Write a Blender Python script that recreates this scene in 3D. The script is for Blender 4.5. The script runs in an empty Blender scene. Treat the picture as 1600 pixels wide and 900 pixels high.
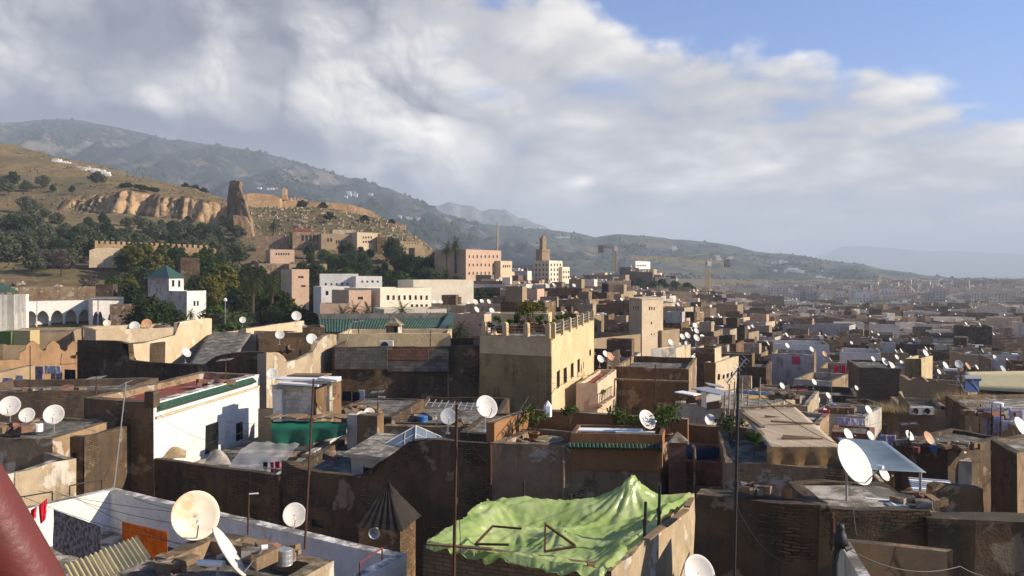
import bpy, bmesh, math, random
from mathutils import Vector, noise, Matrix
R = math.radians
rng = random.Random(7)
sc = bpy.context.scene
col = sc.collection
F, HY, CX = 1230.0, 430.0, 800.0      # focal length and horizon of the view, in units of a 1600 px wide frame
SUN = Vector((math.cos(R(28)) * 0.9928, math.cos(R(28)) * -0.12, math.sin(R(28))))

def P(px, py, D):                      # the point seen at (px, py), D metres away
    return Vector(((px - CX) / F * D, D, (HY - py) / F * D))
def Q(px, py, z):                      # the point seen at (px, py) at height z
    return P(px, py, -z * F / (py - HY))
def lerp(a, b, t): return a + (b - a) * t
def interp(tab, x):
    if x <= tab[0][0]: return tab[0][1]
    for (a, va), (b, vb) in zip(tab, tab[1:]):
        if x <= b: return va + (vb - va) * (x - a) / (b - a)
    return tab[-1][1]
def smooth(x, a, b):
    t = max(0, min(1, (x - a) / (b - a))); return t * t * (3 - 2 * t)

# ------------------------------------------------------------------ mesh builder
class MB:
    def __init__(s): s.v = []; s.f = []; s.m = []; s.mi = 0
    def face(s, pts):
        n = len(s.v); s.v += [Vector(p) for p in pts]; s.f.append(list(range(n, n + len(pts)))); s.m.append(s.mi)
    def grid(s, rows, wrap=False):
        n = len(s.v); w = len(rows[0])
        for r in rows: s.v += [Vector(p) for p in r]
        for i in range(len(rows) - 1):
            for j in range(w if wrap else w - 1):
                a, b = n + i * w + j, n + i * w + (j + 1) % w
                s.f.append([a, b, b + w, a + w]); s.m.append(s.mi)
    def box(s, c, ax, ay, az):          # centre and three half-axis vectors
        c, ax, ay, az = Vector(c), Vector(ax), Vector(ay), Vector(az); n = len(s.v)
        for k in (-1, 1):
            for i, j in ((-1, -1), (1, -1), (1, 1), (-1, 1)): s.v.append(c + ax * i + ay * j + az * k)
        for q in ((3, 2, 1, 0), (4, 5, 6, 7), (0, 1, 5, 4), (1, 2, 6, 5), (2, 3, 7, 6), (3, 0, 4, 7)):
            s.f.append([n + k for k in q]); s.m.append(s.mi)
    def abox(s, x0, x1, y0, y1, z0, z1):
        s.box(((x0 + x1) / 2, (y0 + y1) / 2, (z0 + z1) / 2), ((x1 - x0) / 2, 0, 0), (0, (y1 - y0) / 2, 0), (0, 0, (z1 - z0) / 2))
    def prism(s, poly, z0, z1):         # poly: xy points, any order
        a = sum(poly[i][0] * poly[(i + 1) % len(poly)][1] - poly[(i + 1) % len(poly)][0] * poly[i][1] for i in range(len(poly)))
        if a < 0: poly = poly[::-1]
        n = len(s.v); k = len(poly)
        s.v += [Vector((p[0], p[1], z0)) for p in poly] + [Vector((p[0], p[1], z1)) for p in poly]
        s.f += [list(range(n + k - 1, n - 1, -1)), list(range(n + k, n + 2 * k))]; s.m += [s.mi] * 2
        for i in range(k):
            j = (i + 1) % k; s.f.append([n + i, n + j, n + k + j, n + k + i]); s.m.append(s.mi)
    def tube(s, pts, r, n=6, r1=None, cap=True):
        pts = [Vector(p) for p in pts]; rows = []
        for i, p in enumerate(pts):
            d = (pts[min(i + 1, len(pts) - 1)] - pts[max(i - 1, 0)]).normalized()
            a = d.cross(Vector((0, 0, 1)))
            if a.length < .05: a = d.cross(Vector((0, 1, 0)))
            a.normalize(); b = d.cross(a)
            q = r if r1 is None else lerp(r, r1, i / max(1, len(pts) - 1))
            rows.append([p + (a * math.cos(2 * math.pi * k / n) + b * math.sin(2 * math.pi * k / n)) * q for k in range(n)])
        n0 = len(s.v); s.grid(rows, True)
        if cap:
            s.f.append(list(range(n0, n0 + n))); s.m.append(s.mi)
            e = len(s.v); s.f.append(list(range(e - 1, e - n - 1, -1))); s.m.append(s.mi)
    def lathe(s, prof, c, n=12):        # prof: (r, z)
        s.grid([[Vector(c) + Vector((r * math.cos(2 * math.pi * k / n), r * math.sin(2 * math.pi * k / n), z)) for k in range(n)] for r, z in prof], True)
    def warp(s, amp, fr):
        for v in s.v: v += noise.noise_vector(v * fr) * amp + noise.noise_vector(v * fr * 3.1) * amp * .35
        return s
    def build(s, name, mat, parent=None, base=None, smooth_=False):
        me = bpy.data.meshes.new(name)
        base = Vector(base) if base is not None else (Vector(parent['base']) if parent is not None and 'base' in parent else Vector((0, 0, 0)))
        me.from_pydata([tuple(v - base) for v in s.v], [], s.f)
        for m in (mat if isinstance(mat, (list, tuple)) else [mat]): me.materials.append(m)
        me.polygons.foreach_set('material_index', s.m)
        if smooth_: me.polygons.foreach_set('use_smooth', [True] * len(s.f))
        me.update()
        o = bpy.data.objects.new(name, me); col.objects.link(o)
        if parent is not None: o.parent = parent
        else: o.location = base
        return o
def tag(o, label, cat, group=None, kind=None):
    if label: o['label'] = label
    if cat: o['category'] = cat
    if group: o['group'] = group
    if kind: o['kind'] = kind
    return o
def thing(name, base, label, cat, group=None):
    o = bpy.data.objects.new(name, None); col.objects.link(o); o.empty_display_size = .1
    o.location = base; o['base'] = [float(c) for c in base]
    return tag(o, label, cat, group)
def dup(o, loc, rz=0, s=1, label=None, group=None, sz=None):
    r = o.copy(); col.objects.link(r); r.location = loc; r.rotation_euler = (0, 0, rz); r.scale = (s, s, sz or s)
    if label: r['label'] = label
    if group: r['group'] = group
    for ch in o.children:
        c = ch.copy(); col.objects.link(c); c.parent = r
        for g in ch.children:
            d = g.copy(); col.objects.link(d); d.parent = c
    return r
def struct(o, kind='structure'): o['kind'] = kind; return o

# ------------------------------------------------------------------ node helper
class X:
    nt = None
    def __init__(s, k): s.k = k
    @staticmethod
    def w(a): return a.k if isinstance(a, X) else a
    @staticmethod
    def math(op, *a, clamp=False):
        n = X.nt.nodes.new('ShaderNodeMath'); n.operation = op; n.use_clamp = clamp
        for i, v in enumerate(a):
            v = X.w(v)
            if isinstance(v, (int, float)): n.inputs[i].default_value = v
            else: X.nt.links.new(v, n.inputs[i])
        return X(n.outputs[0])
    def __add__(s, o): return X.math('ADD', s, o)
    __radd__ = __add__
    def __sub__(s, o): return X.math('SUBTRACT', s, o)
    def __rsub__(s, o): return X.math('SUBTRACT', o, s)
    def __mul__(s, o): return X.math('MULTIPLY', s, o)
    __rmul__ = __mul__
    def __truediv__(s, o): return X.math('DIVIDE', s, o)
    def step(s, a, b):
        n = X.nt.nodes.new('ShaderNodeMapRange'); n.interpolation_type = 'SMOOTHSTEP'
        X.nt.links.new(s.k, n.inputs[0]); n.inputs[1].default_value = a; n.inputs[2].default_value = b
        return X(n.outputs[0])
    def ramp(s, *stops):
        n = X.nt.nodes.new('ShaderNodeValToRGB'); X.nt.links.new(s.k, n.inputs[0]); e = n.color_ramp.elements
        while len(e) < len(stops): e.new(.5)
        for q, (p, c) in zip(e, stops): q.position = p; q.color = (*c, 1)
        return X(n.outputs[0])
def nnode(t, **kw):
    n = X.nt.nodes.new(t)
    for k, v in kw.items():
        if k in n.inputs:
            v = X.w(v)
            if isinstance(v, (int, float, tuple, list)): n.inputs[k].default_value = v
            else: X.nt.links.new(v, n.inputs[k])
        else: setattr(n, k, v)
    return n
def nz(vec, scale, detail=4, rough=.55, dist=0):
    return X(nnode('ShaderNodeTexNoise', Vector=vec, Scale=scale, Detail=detail, Roughness=rough, Distortion=dist).outputs[0])
def vor(vec, scale, feat='F1', out='Distance'):
    n = nnode('ShaderNodeTexVoronoi', feature=feat); X.nt.links.new(X.w(vec), n.inputs['Vector']); n.inputs['Scale'].default_value = scale
    return X(n.outputs[out])
def mapv(vec, sx=1, sy=1, sz=1, rot=0):
    n = nnode('ShaderNodeMapping'); X.nt.links.new(X.w(vec), n.inputs[0]); n.inputs['Scale'].default_value = (sx, sy, sz); n.inputs['Rotation'].default_value = (0, 0, rot)
    return X(n.outputs[0])
def comb(x, y, z):
    n = X.nt.nodes.new('ShaderNodeCombineXYZ')
    for i, v in enumerate((x, y, z)):
        v = X.w(v)
        if isinstance(v, (int, float)): n.inputs[i].default_value = v
        else: X.nt.links.new(v, n.inputs[i])
    return X(n.outputs[0])
def sep(vec):
    n = X.nt.nodes.new('ShaderNodeSeparateXYZ'); X.nt.links.new(X.w(vec), n.inputs[0]); return [X(o) for o in n.outputs]
def mix(f, a, b, mode='MIX'):
    n = X.nt.nodes.new('ShaderNodeMix'); n.data_type = 'RGBA'; n.blend_type = mode
    for i, v in ((0, f), (6, a), (7, b)):
        v = X.w(v)
        if isinstance(v, (int, float)): n.inputs[i].default_value = v
        elif isinstance(v, (tuple, list)): n.inputs[i].default_value = (*v[:3], 1)
        else: X.nt.links.new(v, n.inputs[i])
    return X(n.outputs[2])
def newmat(name):
    m = bpy.data.materials.new(name); m.use_nodes = True; X.nt = m.node_tree
    for n in list(m.node_tree.nodes): m.node_tree.nodes.remove(n)
    return m
def finish(colr, rough=.85, bump=None, bstr=.4, bdist=.05, spec=.3, **kw):
    b = nnode('ShaderNodeBsdfPrincipled'); b.inputs['Roughness'].default_value = rough if isinstance(rough, (int, float)) else .8
    if isinstance(rough, X): X.nt.links.new(rough.k, b.inputs['Roughness'])
    b.inputs['Specular IOR Level'].default_value = spec
    c = X.w(colr)
    if isinstance(c, tuple): b.inputs['Base Color'].default_value = (*c, 1)
    else: X.nt.links.new(c, b.inputs['Base Color'])
    for k, v in kw.items():
        b.inputs[k.replace('_', ' ')].default_value = v
    if bump is not None:
        n = nnode('ShaderNodeBump'); n.inputs['Strength'].default_value = bstr; n.inputs['Distance'].default_value = bdist
        X.nt.links.new(bump.k, n.inputs['Height']); X.nt.links.new(n.outputs[0], b.inputs['Normal'])
    o = nnode('ShaderNodeOutputMaterial'); X.nt.links.new(b.outputs[0], o.inputs[0]); return b
def pos(): return X(nnode('ShaderNodeNewGeometry').outputs['Position'])
def nrm(): return X(nnode('ShaderNodeNewGeometry').outputs['Normal'])
def orand(): return X(nnode('ShaderNodeObjectInfo').outputs['Random'])

def stucco(name, a, b, stain=(.05, .042, .034), amount=.5, sc_=1.0, patch=None, patch_amt=.5, rough=.92, bump=.5, moss=True, vary=0, brick=0):
    """weathered plaster: two tints in large blotches, mottling, rain streaks, peeled patches, growth on upward faces"""
    m = newmat(name); p = pos()
    if vary:                                                         # each house its own tint
        r = orand(); a_ = mix(r, a, b); b_ = mix(X.math('FRACT', r * 7.3) * vary, b, a)
    else: a_, b_ = a, b
    big = nz(p, .45 * sc_, 5, .6); mid = nz(p, 2.6 * sc_, 6, .65); fine = nz(p, 17 * sc_, 4, .6)
    c = mix(big.step(.36, .64), a_, b_)
    c = mix(mid.step(.30, .78) * .55, c, tuple(x * .62 for x in a), 'MIX')
    if patch is not None:
        c = mix((nz(p, .9 * sc_, 8, .62, .4)).step(.62 - .14 * patch_amt, .66 - .12 * patch_amt) * .9, c, patch)
    bump_x = mid * 0
    if brick:                                                        # courses showing where the plaster has come away
        x, y, z = sep(p); t = nnode('ShaderNodeTexBrick', Scale=1.0); X.nt.links.new(comb(x + y * .7 + nz(p, 4, 3) * .12, z + nz(p, 1.6, 4) * .16, 0).k, t.inputs['Vector'])
        t.inputs['Color1'].default_value = (*[q * 1.15 for q in a], 1); t.inputs['Color2'].default_value = (*[q * .8 for q in b], 1); t.inputs['Mortar'].default_value = (*[q * .32 for q in b], 1)
        t.inputs['Brick Width'].default_value = .23; t.inputs['Row Height'].default_value = .074; t.inputs['Mortar Size'].default_value = .014
        k_ = nz(p, .55 * sc_, 6, .65).step(.62 - brick * .16, .68 - brick * .10); c = mix(k_ * .85, c, X(t.outputs[0])); bump_x = k_ * X(t.outputs['Fac']) * -.5
        crack = vor(mapv(p, .55, .55, .4), 1.0, 'DISTANCE_TO_EDGE'); c = mix((1 - crack.step(.0, .012)) * nz(p, .4, 2).step(.5, .6) * .6, c, (.03, .024, .02))
    st = nz(mapv(p, 2.2, 2.2, .16), 1.0 * sc_, 6, .7) * .55 + nz(p, .8 * sc_, 5, .65) * .5
    c = mix(st.step(.64 - .30 * amount, .80 - .22 * amount) * min(1, .25 + amount), c, stain)
    if moss:
        up = sep(nrm())[2].step(.5, .9) * nz(p, 1.7, 6, .7).step(.38, .56)
        c = mix(up * .8, c, (.055, .05, .036))
    c = mix(fine * .35, c, tuple(x * .75 for x in b), 'MULTIPLY')
    finish(c, rough, mid * .6 + fine * .3 + big * .4 + bump_x, bump, .08, .2)
    return m
def plain(name, c, rough=.7, spec=.3, mottle=.25, scale=4, metallic=0, stain=None):
    m = newmat(name); p = pos()
    k = mix(nz(p, scale, 5, .6).step(.3, .75) * mottle, c, tuple(x * .45 for x in c))
    if stain: k = mix(nz(p, scale * .5, 7, .7).step(.48, .62) * .8, k, stain)
    finish(k, rough, nz(p, scale * 6, 3), .15, .01, spec, Metallic=metallic)
    return m
# ------------------------------------------------------------------ camera, sun, sky
cam = bpy.data.cameras.new('camera'); co = bpy.data.objects.new('camera', cam); col.objects.link(co)
co.rotation_euler = (R(90), 0, 0); cam.sensor_width = 36; cam.lens = 36 * F / 1600
cam.shift_y = -(450 - HY) / 1600; cam.clip_start = .05; cam.clip_end = 60000
sc.camera = co
sc.view_settings.view_transform = 'Standard'; sc.view_settings.look = 'None'; sc.view_settings.exposure = 0.75; sc.view_settings.gamma = 1
sc.cycles.use_denoising = True; sc.cycles.denoising_prefilter = 'ACCURATE'; sc.cycles.max_bounces = 6; sc.cycles.diffuse_bounces = 3; sc.cycles.transparent_max_bounces = 12
sc.cycles.volume_bounces = 0; sc.cycles.sample_clamp_indirect = 4
L = bpy.data.lights.new('sun', 'SUN'); L.energy = 5.0; L.angle = R(.5); L.color = (1, .87, .68)
lo = bpy.data.objects.new('sun', L); col.objects.link(lo); lo.rotation_euler = SUN.to_track_quat('Z', 'Y').to_euler()

# ------------------------------------------------------------------ clouds: a noise field worked out here and wrapped round the sky by direction
import numpy as np
def cloud_map(W=2304, H=864):
    s = np.linspace(-1, 1, W, dtype=np.float32)[None, :]; e = np.linspace(0, 1, H, dtype=np.float32)[:, None] ** 2
    az = np.arcsin(s) + 0 * e; el = np.arcsin(np.clip(e, 0, 1)) + 0 * s
    x, y = az.astype(np.float32), el.astype(np.float32)
    def perlin(x, y, seed):
        r_ = np.random.RandomState(seed); g = r_.rand(256) * 2 * np.pi; gx, gy = np.cos(g).astype(np.float32), np.sin(g).astype(np.float32); pm = r_.permutation(256)
        xi, yi = np.floor(x).astype(np.int32), np.floor(y).astype(np.int32); xf, yf = x - xi, y - yi
        def dot(i, j): h = pm[(pm[(xi + i) & 255] + yi + j) & 255]; return gx[h] * (xf - i) + gy[h] * (yf - j)
        u_, v_ = xf * xf * xf * (xf * (xf * 6 - 15) + 10), yf * yf * yf * (yf * (yf * 6 - 15) + 10)
        a, b = dot(0, 0), dot(0, 1); a = a + u_ * (dot(1, 0) - a); b = b + u_ * (dot(1, 1) - b); return a + v_ * (b - a)
    def fbm(x, y, n, seed, gain=.5, bil=False):
        t, a, f = 0, 1.0, 1.0
        for i in range(n):
            q = perlin(x * f + 17.3 * i, y * f + 9.1 * i, seed + i); t = t + a * ((2.1 * np.abs(q) - .48) if bil else q * 1.5); a *= gain; f *= 2.03
        return t
    sm = lambda v, a, b: (lambda t: t * t * (3 - 2 * t))(np.clip((v - a) / (b - a), 0, 1))
    wx, wy = fbm(x * 3, y * 3, 4, 11), fbm(x * 3 + 5, y * 3, 4, 31)
    X_, Y_ = x + .030 * wx, y + .030 * wy
    def at(px, py): a = np.arctan((px - 800) / 1230); return a, np.arctan((430 - py) / 1230 * np.cos(a))
    def blob(px, py, rx, ry, sh=1.0):
        a, b_ = at(px, py); return np.exp(-(((X_ - a) / (rx / 1230)) ** 2 + ((Y_ - b_) / (ry / 1230)) ** 2) ** sh)
    bil = fbm(X_ * 5.6, Y_ * 7, 6, 50, .46, True)                  # cauliflower lumps
    soft = fbm(x * 3.2, y * 5, 6, 70, .5)
    T = .80 * bil + .28 * soft                                       # how far the cloud stands out, like a relief
    for px, py, rx, ry, k in ((262, 152, 70, 36, 1.0), (352, 66, 34, 40, .7), (515, 160, 95, 70, .95), (690, 232, 130, 62, 1.15), (590, 268, 60, 26, .6), (620, 60, 150, 60, .45), (860, 70, 150, 75, .65), (1010, 60, 90, 50, .4), (15, 60, 60, 80, .45), (760, 130, 80, 60, .2),
                              (240, 60, 110, 55, -.55), (60, 140, 130, 50, -.5), (405, 230, 110, 34, -.8), (520, 300, 110, 26, -.6), (440, 85, 45, 60, -.4), (100, 190, 200, 22, -.4)): T = T + k * blob(px, py, rx, ry)
    def sh(a, dx_, dy_): return np.roll(np.roll(a, -dx_, 1), -dy_, 0)
    occ = sum(np.maximum(0, sh(T, 3 * i, 3 * i) - T - .035 * i) for i in range(1, 9)) / 8      # lumps between here and the sun
    g = (T - sh(T, 7, 6)) * .9 + (T - sh(T, 3, 2)) * 1.1
    left = 1 - sm(x + y * .25, -.12, .22)
    b = .40 + .46 * np.tanh(T * .95) + np.tanh(g * 1.3) * .24 * (.3 + .7 * left) - .45 * occ
    hg = np.sin(y) + .21; cx = np.cos(y) * np.sin(x) / hg; cy = np.cos(y) * np.cos(x) / hg     # the flat deck in perspective
    k = 0.30; dx2, dy2 = cx * np.cos(k) - cy * np.sin(k), cx * np.sin(k) + cy * np.cos(k)
    dk = fbm(dx2 * 1.5 + .10 * wx, dy2 * 1.9 + .10 * wy, 7, 90, .50); dk2 = fbm(dx2 * 4.6 + .12 * wx, dy2 * 5.0 + .12 * wy, 5, 110, .52)
    b = b * left + (1 - left) * (.63 + .18 * dk + .12 * dk2 + .10 * bil + .05 * soft + .06 * np.tanh(T))
    edge = .398 - .29 * np.tan(np.clip(x, -1.2, 1.2)) - np.tan(np.clip(y, 0, 1.2)) / np.maximum(.2, np.cos(x))
    cov = edge + .040 * soft + .045 * bil + .022 * dk + .010 * dk2
    d = sm(cov, -.010, .034)
    hole = sm(dk * .6 + dk2 * .55 + .5 * np.clip(cov, 0, .25) / .25, -.80, .02)
    d = d * (left + (1 - left) * (.45 + .55 * hole)); d = d * (1 - .55 * blob(930, 150, 60, 22)) * (1 - .4 * blob(770, 128, 26, 14))
    b = b + .13 * (1 - sm(cov, .0, .09)) + .30 * blob(893, 293, 22, 11) * left ** 0
    b = b + (.14 - b) * sm(y, .36, .62)                              # above the view: unseen dark grey cloud added to lower the ambient light
    b = np.clip(b, 0, 1)
    st = np.array([0, .25, .45, .62, .80, 1.0]); cols_ = np.array([(.125, .132, .172), (.18, .187, .228), (.28, .282, .312), (.40, .393, .40), (.64, .61, .575), (.98, .91, .83)])
    rgb = np.stack([np.interp(b, st, cols_[:, i]) for i in range(3)], -1)
    low = np.exp(-(np.maximum(y, 0) / .058) ** 1.3)                   # thick air over the horizon
    cum = sm(fbm(x * 26, y * 52, 5, 130, .5, True) * .5 + np.exp(-(((x - .13) / .10) ** 2)) * .5 + np.exp(-(((x - .50) / .15) ** 2)) * .55 - np.abs(y - .062) * 16, .30, .75) * .8
    rgb = rgb + (np.array((.40, .43, .49)) - rgb) * (low * .80)[..., None]; d = np.maximum(d, low * .85)
    rgb = rgb + (np.array((.56, .525, .50)) - rgb) * (cum * .75)[..., None]; d = np.maximum(d, cum * .9)
    return np.concatenate([rgb, d[..., None]], -1).astype(np.float32)
w = bpy.data.worlds.new('World'); sc.world = w; w.use_nodes = True; X.nt = w.node_tree; w.node_tree.nodes.clear()
sky = nnode('ShaderNodeTexSky', sky_type='NISHITA', sun_disc=False, sun_elevation=R(28), sun_rotation=R(96.9), altitude=400, air_density=1.0, dust_density=.8, ozone_density=2.0)
gen = X(nnode('ShaderNodeTexCoord').outputs['Generated'])
dx, dy, dz = sep(gen)
cm = cloud_map(); im = bpy.data.images.new('cloud_field', cm.shape[1], cm.shape[0], alpha=True, float_buffer=True)
im.colorspace_settings.name = 'Non-Color'; im.alpha_mode = 'CHANNEL_PACKED'; im.pixels.foreach_set(cm.ravel()); im.update(); im.pack()
hor = X.math('SQRT', dx * dx + dy * dy + 1e-9)
tx = nnode('ShaderNodeTexImage', interpolation='Cubic', extension='EXTEND'); tx.image = im
X.nt.links.new(comb(dx / hor * .5 + .5, X.math('SQRT', X.math('MAXIMUM', dz, 0)), 0).k, tx.inputs[0])
skyc = mix(1.0, X(sky.outputs[0]), (.060, .078, .112), 'MULTIPLY')
c = mix(X(tx.outputs['Alpha']), skyc, X(tx.outputs['Color']))
bg = nnode('ShaderNodeBackground'); X.nt.links.new(c.k, bg.inputs[0]); bg.inputs[1].default_value = 1.0
wo = nnode('ShaderNodeOutputWorld'); X.nt.links.new(bg.outputs[0], wo.inputs[0])
w.cycles.sampling_method = 'MANUAL'; w.cycles.sample_map_resolution = 512

# ------------------------------------------------------------------ ground
COLS = [  # px, then (distance, height) along that line of sight; the same features in every column
 (-1200, [(5,-19),(60,-16),(120,-12),(180,-5),(240,6),(300,22),(372,40),(378,46),(440,70),(530,100),(640,95),(900,80),(1250,50),(1600,0)]),
 (0,     [(5,-19),(60,-14),(120,-10.5),(180,-6.5),(240,6),(300,20),(372,33),(378,37.5),(440,56),(530,90),(640,88),(900,60),(1250,40),(1600,-5)]),
 (100,   [(5,-19),(60,-13.5),(120,-10.5),(180,-6),(240,5),(300,17),(370,31),(376,37),(440,53),(530,79.5),(640,75),(900,50),(1250,25),(1600,-5)]),
 (200,   [(5,-19),(60,-13.5),(120,-10.5),(180,-7),(240,3),(300,13),(368,29),(374,40),(440,52),(510,66),(620,55),(900,30),(1250,10),(1600,-5)]),
 (300,   [(5,-19),(60,-13),(120,-11),(180,-8),(240,0),(300,9),(366,25),(373,37),(420,44),(460,50.5),(600,38),(900,10),(1250,0),(1600,-5)]),
 (350,   [(5,-19),(60,-13),(120,-11),(180,-9),(240,-1),(300,8.5),(366,24),(372,34),(410,39),(440,41.5),(560,28),(900,0),(1250,-5),(1600,-5)]),
 (400,   [(5,-19),(60,-13),(120,-12),(180,-10),(240,-2),(300,9),(330,14),(340,17),(400,34),(430,38),(540,25),(900,0),(1250,-5),(1600,-5)]),
 (500,   [(5,-19),(60,-13),(120,-12),(180,-11),(240,-4),(300,9),(330,14),(340,18),(400,34),(430,37),(540,20),(900,0),(1250,-5),(1600,-5)]),
 (600,   [(5,-19),(60,-13),(120,-13),(180,-12),(240,-6),(300,8),(330,12.5),(345,17),(400,28),(430,30.5),(540,10),(900,-3),(1250,-5),(1600,-5)]),
 (660,   [(5,-19),(60,-13),(120,-13),(180,-12),(240,-7),(300,5),(330,10),(345,12),(400,17),(430,19),(540,4),(900,-6),(1250,-5),(1600,-4)]),
 (700,   [(5,-19),(60,-13),(120,-13),(180,-13),(240,-8),(300,1),(330,4),(345,5),(400,7),(430,7),(540,0),(900,-8),(1250,-6),(1600,-4)]),
 (780,   [(5,-19),(60,-14),(120,-13.5),(180,-13),(240,-10),(300,-6),(340,-4),(360,-4),(400,-4),(450,-4),(600,-5),(900,-9),(1250,-6),(1600,-4)]),
 (900,   [(5,-19),(60,-15),(120,-14.5),(180,-14.5),(240,-13),(300,-11),(340,-10),(360,-9.5),(400,-9.5),(450,-10),(600,-11),(900,-13),(1250,-7),(1600,-4)]),
 (985,   [(5,-19),(60,-17),(120,-17.5),(180,-17.5),(240,-16.5),(300,-15),(340,-13),(360,-12),(400,-9),(450,-3),(530,2.5),(620,2),(1250,-10),(1600,-5)]),
 (1065,  [(5,-19),(60,-17.5),(120,-18),(180,-18),(240,-17),(300,-16),(340,-15),(360,-15),(400,-16),(450,-17),(600,-20),(900,-24),(1250,-10),(1600,-5)]),
 (1200,  [(5,-19),(60,-20),(120,-22),(180,-23),(240,-24),(300,-25),(340,-26),(360,-26),(420,-26),(480,-27),(620,-29),(900,-36),(1200,-18),(1550,-9)]),
 (1400,  [(5,-19),(60,-21),(120,-23),(180,-24),(240,-25),(300,-26),(340,-27),(360,-27),(420,-28),(480,-29),(620,-31),(850,-48),(1150,-24),(1500,-9)]),
 (1600,  [(5,-19),(60,-21),(120,-23),(180,-24),(240,-25),(300,-26),(340,-27),(360,-27),(420,-28),(480,-29),(620,-33),(820,-50),(1120,-27),(1500,-9)]),
 (2800,  [(5,-19),(60,-21),(120,-23),(180,-24),(240,-25),(300,-26),(340,-27),(360,-27),(420,-28),(480,-29),(620,-33),(820,-50),(1120,-27),(1500,-9)])]
def ground_z(px, D):
    px = max(-1199, min(2799, px))
    for (a, ca), (b, cb) in zip(COLS, COLS[1:]):
        if px <= b:
            t = (px - a) / (b - a); c = [(lerp(p[0], q[0], t), lerp(p[1], q[1], t)) for p, q in zip(ca, cb)]
            return interp(c, D)
def gz(x, y): return ground_z(CX + F * x / max(y, 4), y)
pxs = [-1200 + 50 * i for i in range(22)] + [-100 + 9 * i for i in range(17)] + [53 + 3.5 * i for i in range(92)] + [376 + 8.5 * i for i in range(50)] + [800 + 20 * i for i in range(45)] + [1700 + 110 * i for i in range(11)]
Ds = [5 * (1.12 ** i) for i in range(33)] + [210 + 7.5 * i for i in range(20)] + [360 + 1.1 * i for i in range(22)] + [385 + 6 * i for i in range(35)] + [600 + 40 * i for i in range(26)]
m = MB(); rows = []
for D in Ds:
    row = []
    for px in pxs:
        x = (px - CX) / F * D; z = ground_z(px, D)
        rough = smooth(D, 150, 300)
        q = Vector((x, D, 0))
        z += rough * (noise.noise(q * .02) * 2.0 + noise.noise(q * .07) * 1.0 + noise.noise(q * .2) * .45)
        j = smooth(px, 60, 140) * (1 - smooth(px, 340, 380)) * (1 - smooth(abs(D - 371), 6, 16))   # the eroded cliff
        dd = D + j * (noise.noise(Vector((x * .10, 0, 3))) * 8 + abs(noise.noise(Vector((x * .30, z * .03, 9)))) * 8 + noise.noise(Vector((x * .7, z * .15, 4))) * 2.6 + noise.noise(Vector((x * 1.6, z * .5, 4))) * 1.0)
        row.append((x, dd, z))
    rows.append(row)
m.grid(rows)
mt = newmat('hillside'); p = pos(); nz_ = sep(nrm())[2]
g = mix(nz(p, .018, 6, .6).step(.38, .62), (.235, .155, .075), (.135, .108, .050))
g = mix(nz(p, .11, 7, .65).step(.42, .68) * .75, g, (.10, .082, .040))
g = mix(nz(p, .5, 5, .7).step(.5, .72) * .6, g, (.25, .185, .11))
g = mix(nz(p, 1.6, 4, .7).step(.48, .66) * .55, g, (.075, .062, .032)); g = mix((1 - vor(p, .23)).step(.62, .80) * nz(p, .05, 3).step(.45, .6) * .85, g, (.045, .055, .025))
cl = mix(nz(mapv(p, 1, 1, .25), .35, 6, .65).step(.35, .7), (.50, .33, .185), (.30, .195, .11))
cl = mix(nz(mapv(p, 1, 1, 3.0), .12, 4).step(.52, .6) * .5, cl, (.17, .11, .065))
g = mix(1 - nz_.step(.50, .72), g, cl)
finish(g, .95, nz(p, .25, 7, .7), 1.0, 1.2, .1)
M_HILL = mt
struct(m.build('hillside_ground', mt, smooth_=True))
m = MB(); m.grid([[(-9400 + 1490 * i, y, -52 if y > 1400 else -56) for i in range(21)] for y in (-3000, 0, 700, 1400, 1600, 3000, 6000, 9000, 14000, 18000)])
mt = newmat('plain'); p = pos()
g = mix(nz(p, .004, 6, .6).step(.4, .6), (.17, .145, .085), (.075, .09, .045)); finish(g, .95)
struct(m.build('plain_ground', mt, smooth_=True))

def ridge(name, sil, Dr, foot, Df, mat, amp, fr, nx=220, ny=46, back=.5, curve=.9, gul=1.0):
    m = MB(); rows = []; x0, x1 = sil[0][0], sil[-1][0]
    for j in range(ny + 8):
        t = j / (ny - 1); row = []
        for i in range(nx):
            px = lerp(x0, x1, i / (nx - 1)); zr = (HY - interp(sil, px)) / F * Dr; zf = (HY - interp(foot, px)) / F * Df
            D = lerp(Df, Dr, t)
            z = lerp(zf, zr, t ** curve) if t <= 1 else zr - (t - 1) * Dr * back
            x = (px - CX) / F * D; q = Vector((x * fr, D * fr * .45, 0))
            k = min(1, max(0, t) * 3) * (1 if t < .8 else max(.12, 1 - (t - .8) * 4.4))
            z += amp * k * (abs(noise.noise(q)) * -1.5 + noise.noise(q * 2.7) * .6 * gul + noise.noise(q * 6.1) * .30 + .35)
            row.append((x, D, z))
        rows.append(row)
    m.grid(rows)
    return struct(m.build(name, mat, smooth_=True))
def scrub(name, bare, rock, bush, scale, cover, fields=None):
    mt = newmat(name); p = pos()
    g = mix(nz(p, scale, 6, .6).step(.38, .62), bare, rock)
    if fields:
        f = nnode('ShaderNodeTexVoronoi'); X.nt.links.new(mapv(p, 1, .6, 0).k, f.inputs['Vector']); f.inputs['Scale'].default_value = scale * 2.2
        g = mix(sep(X(f.outputs['Color']))[0].step(.45, .60) * .85, g, fields)
    big = nz(p, scale * .8, 5, .6) * .5 + nz(p, scale * 5, 6, .7) * .55
    g = mix(big.step(.62 - cover * .3, .72 - cover * .3), g, bush)
    g = mix((1 - vor(p, scale * 34)).step(.45, .75) * nz(p, scale * 3, 4).step(.4, .6) * .9, g, bush)
    finish(g, .95, nz(p, scale * 10, 7, .7), .8, 8 if scale < .004 else 4, .1); return mt
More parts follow.
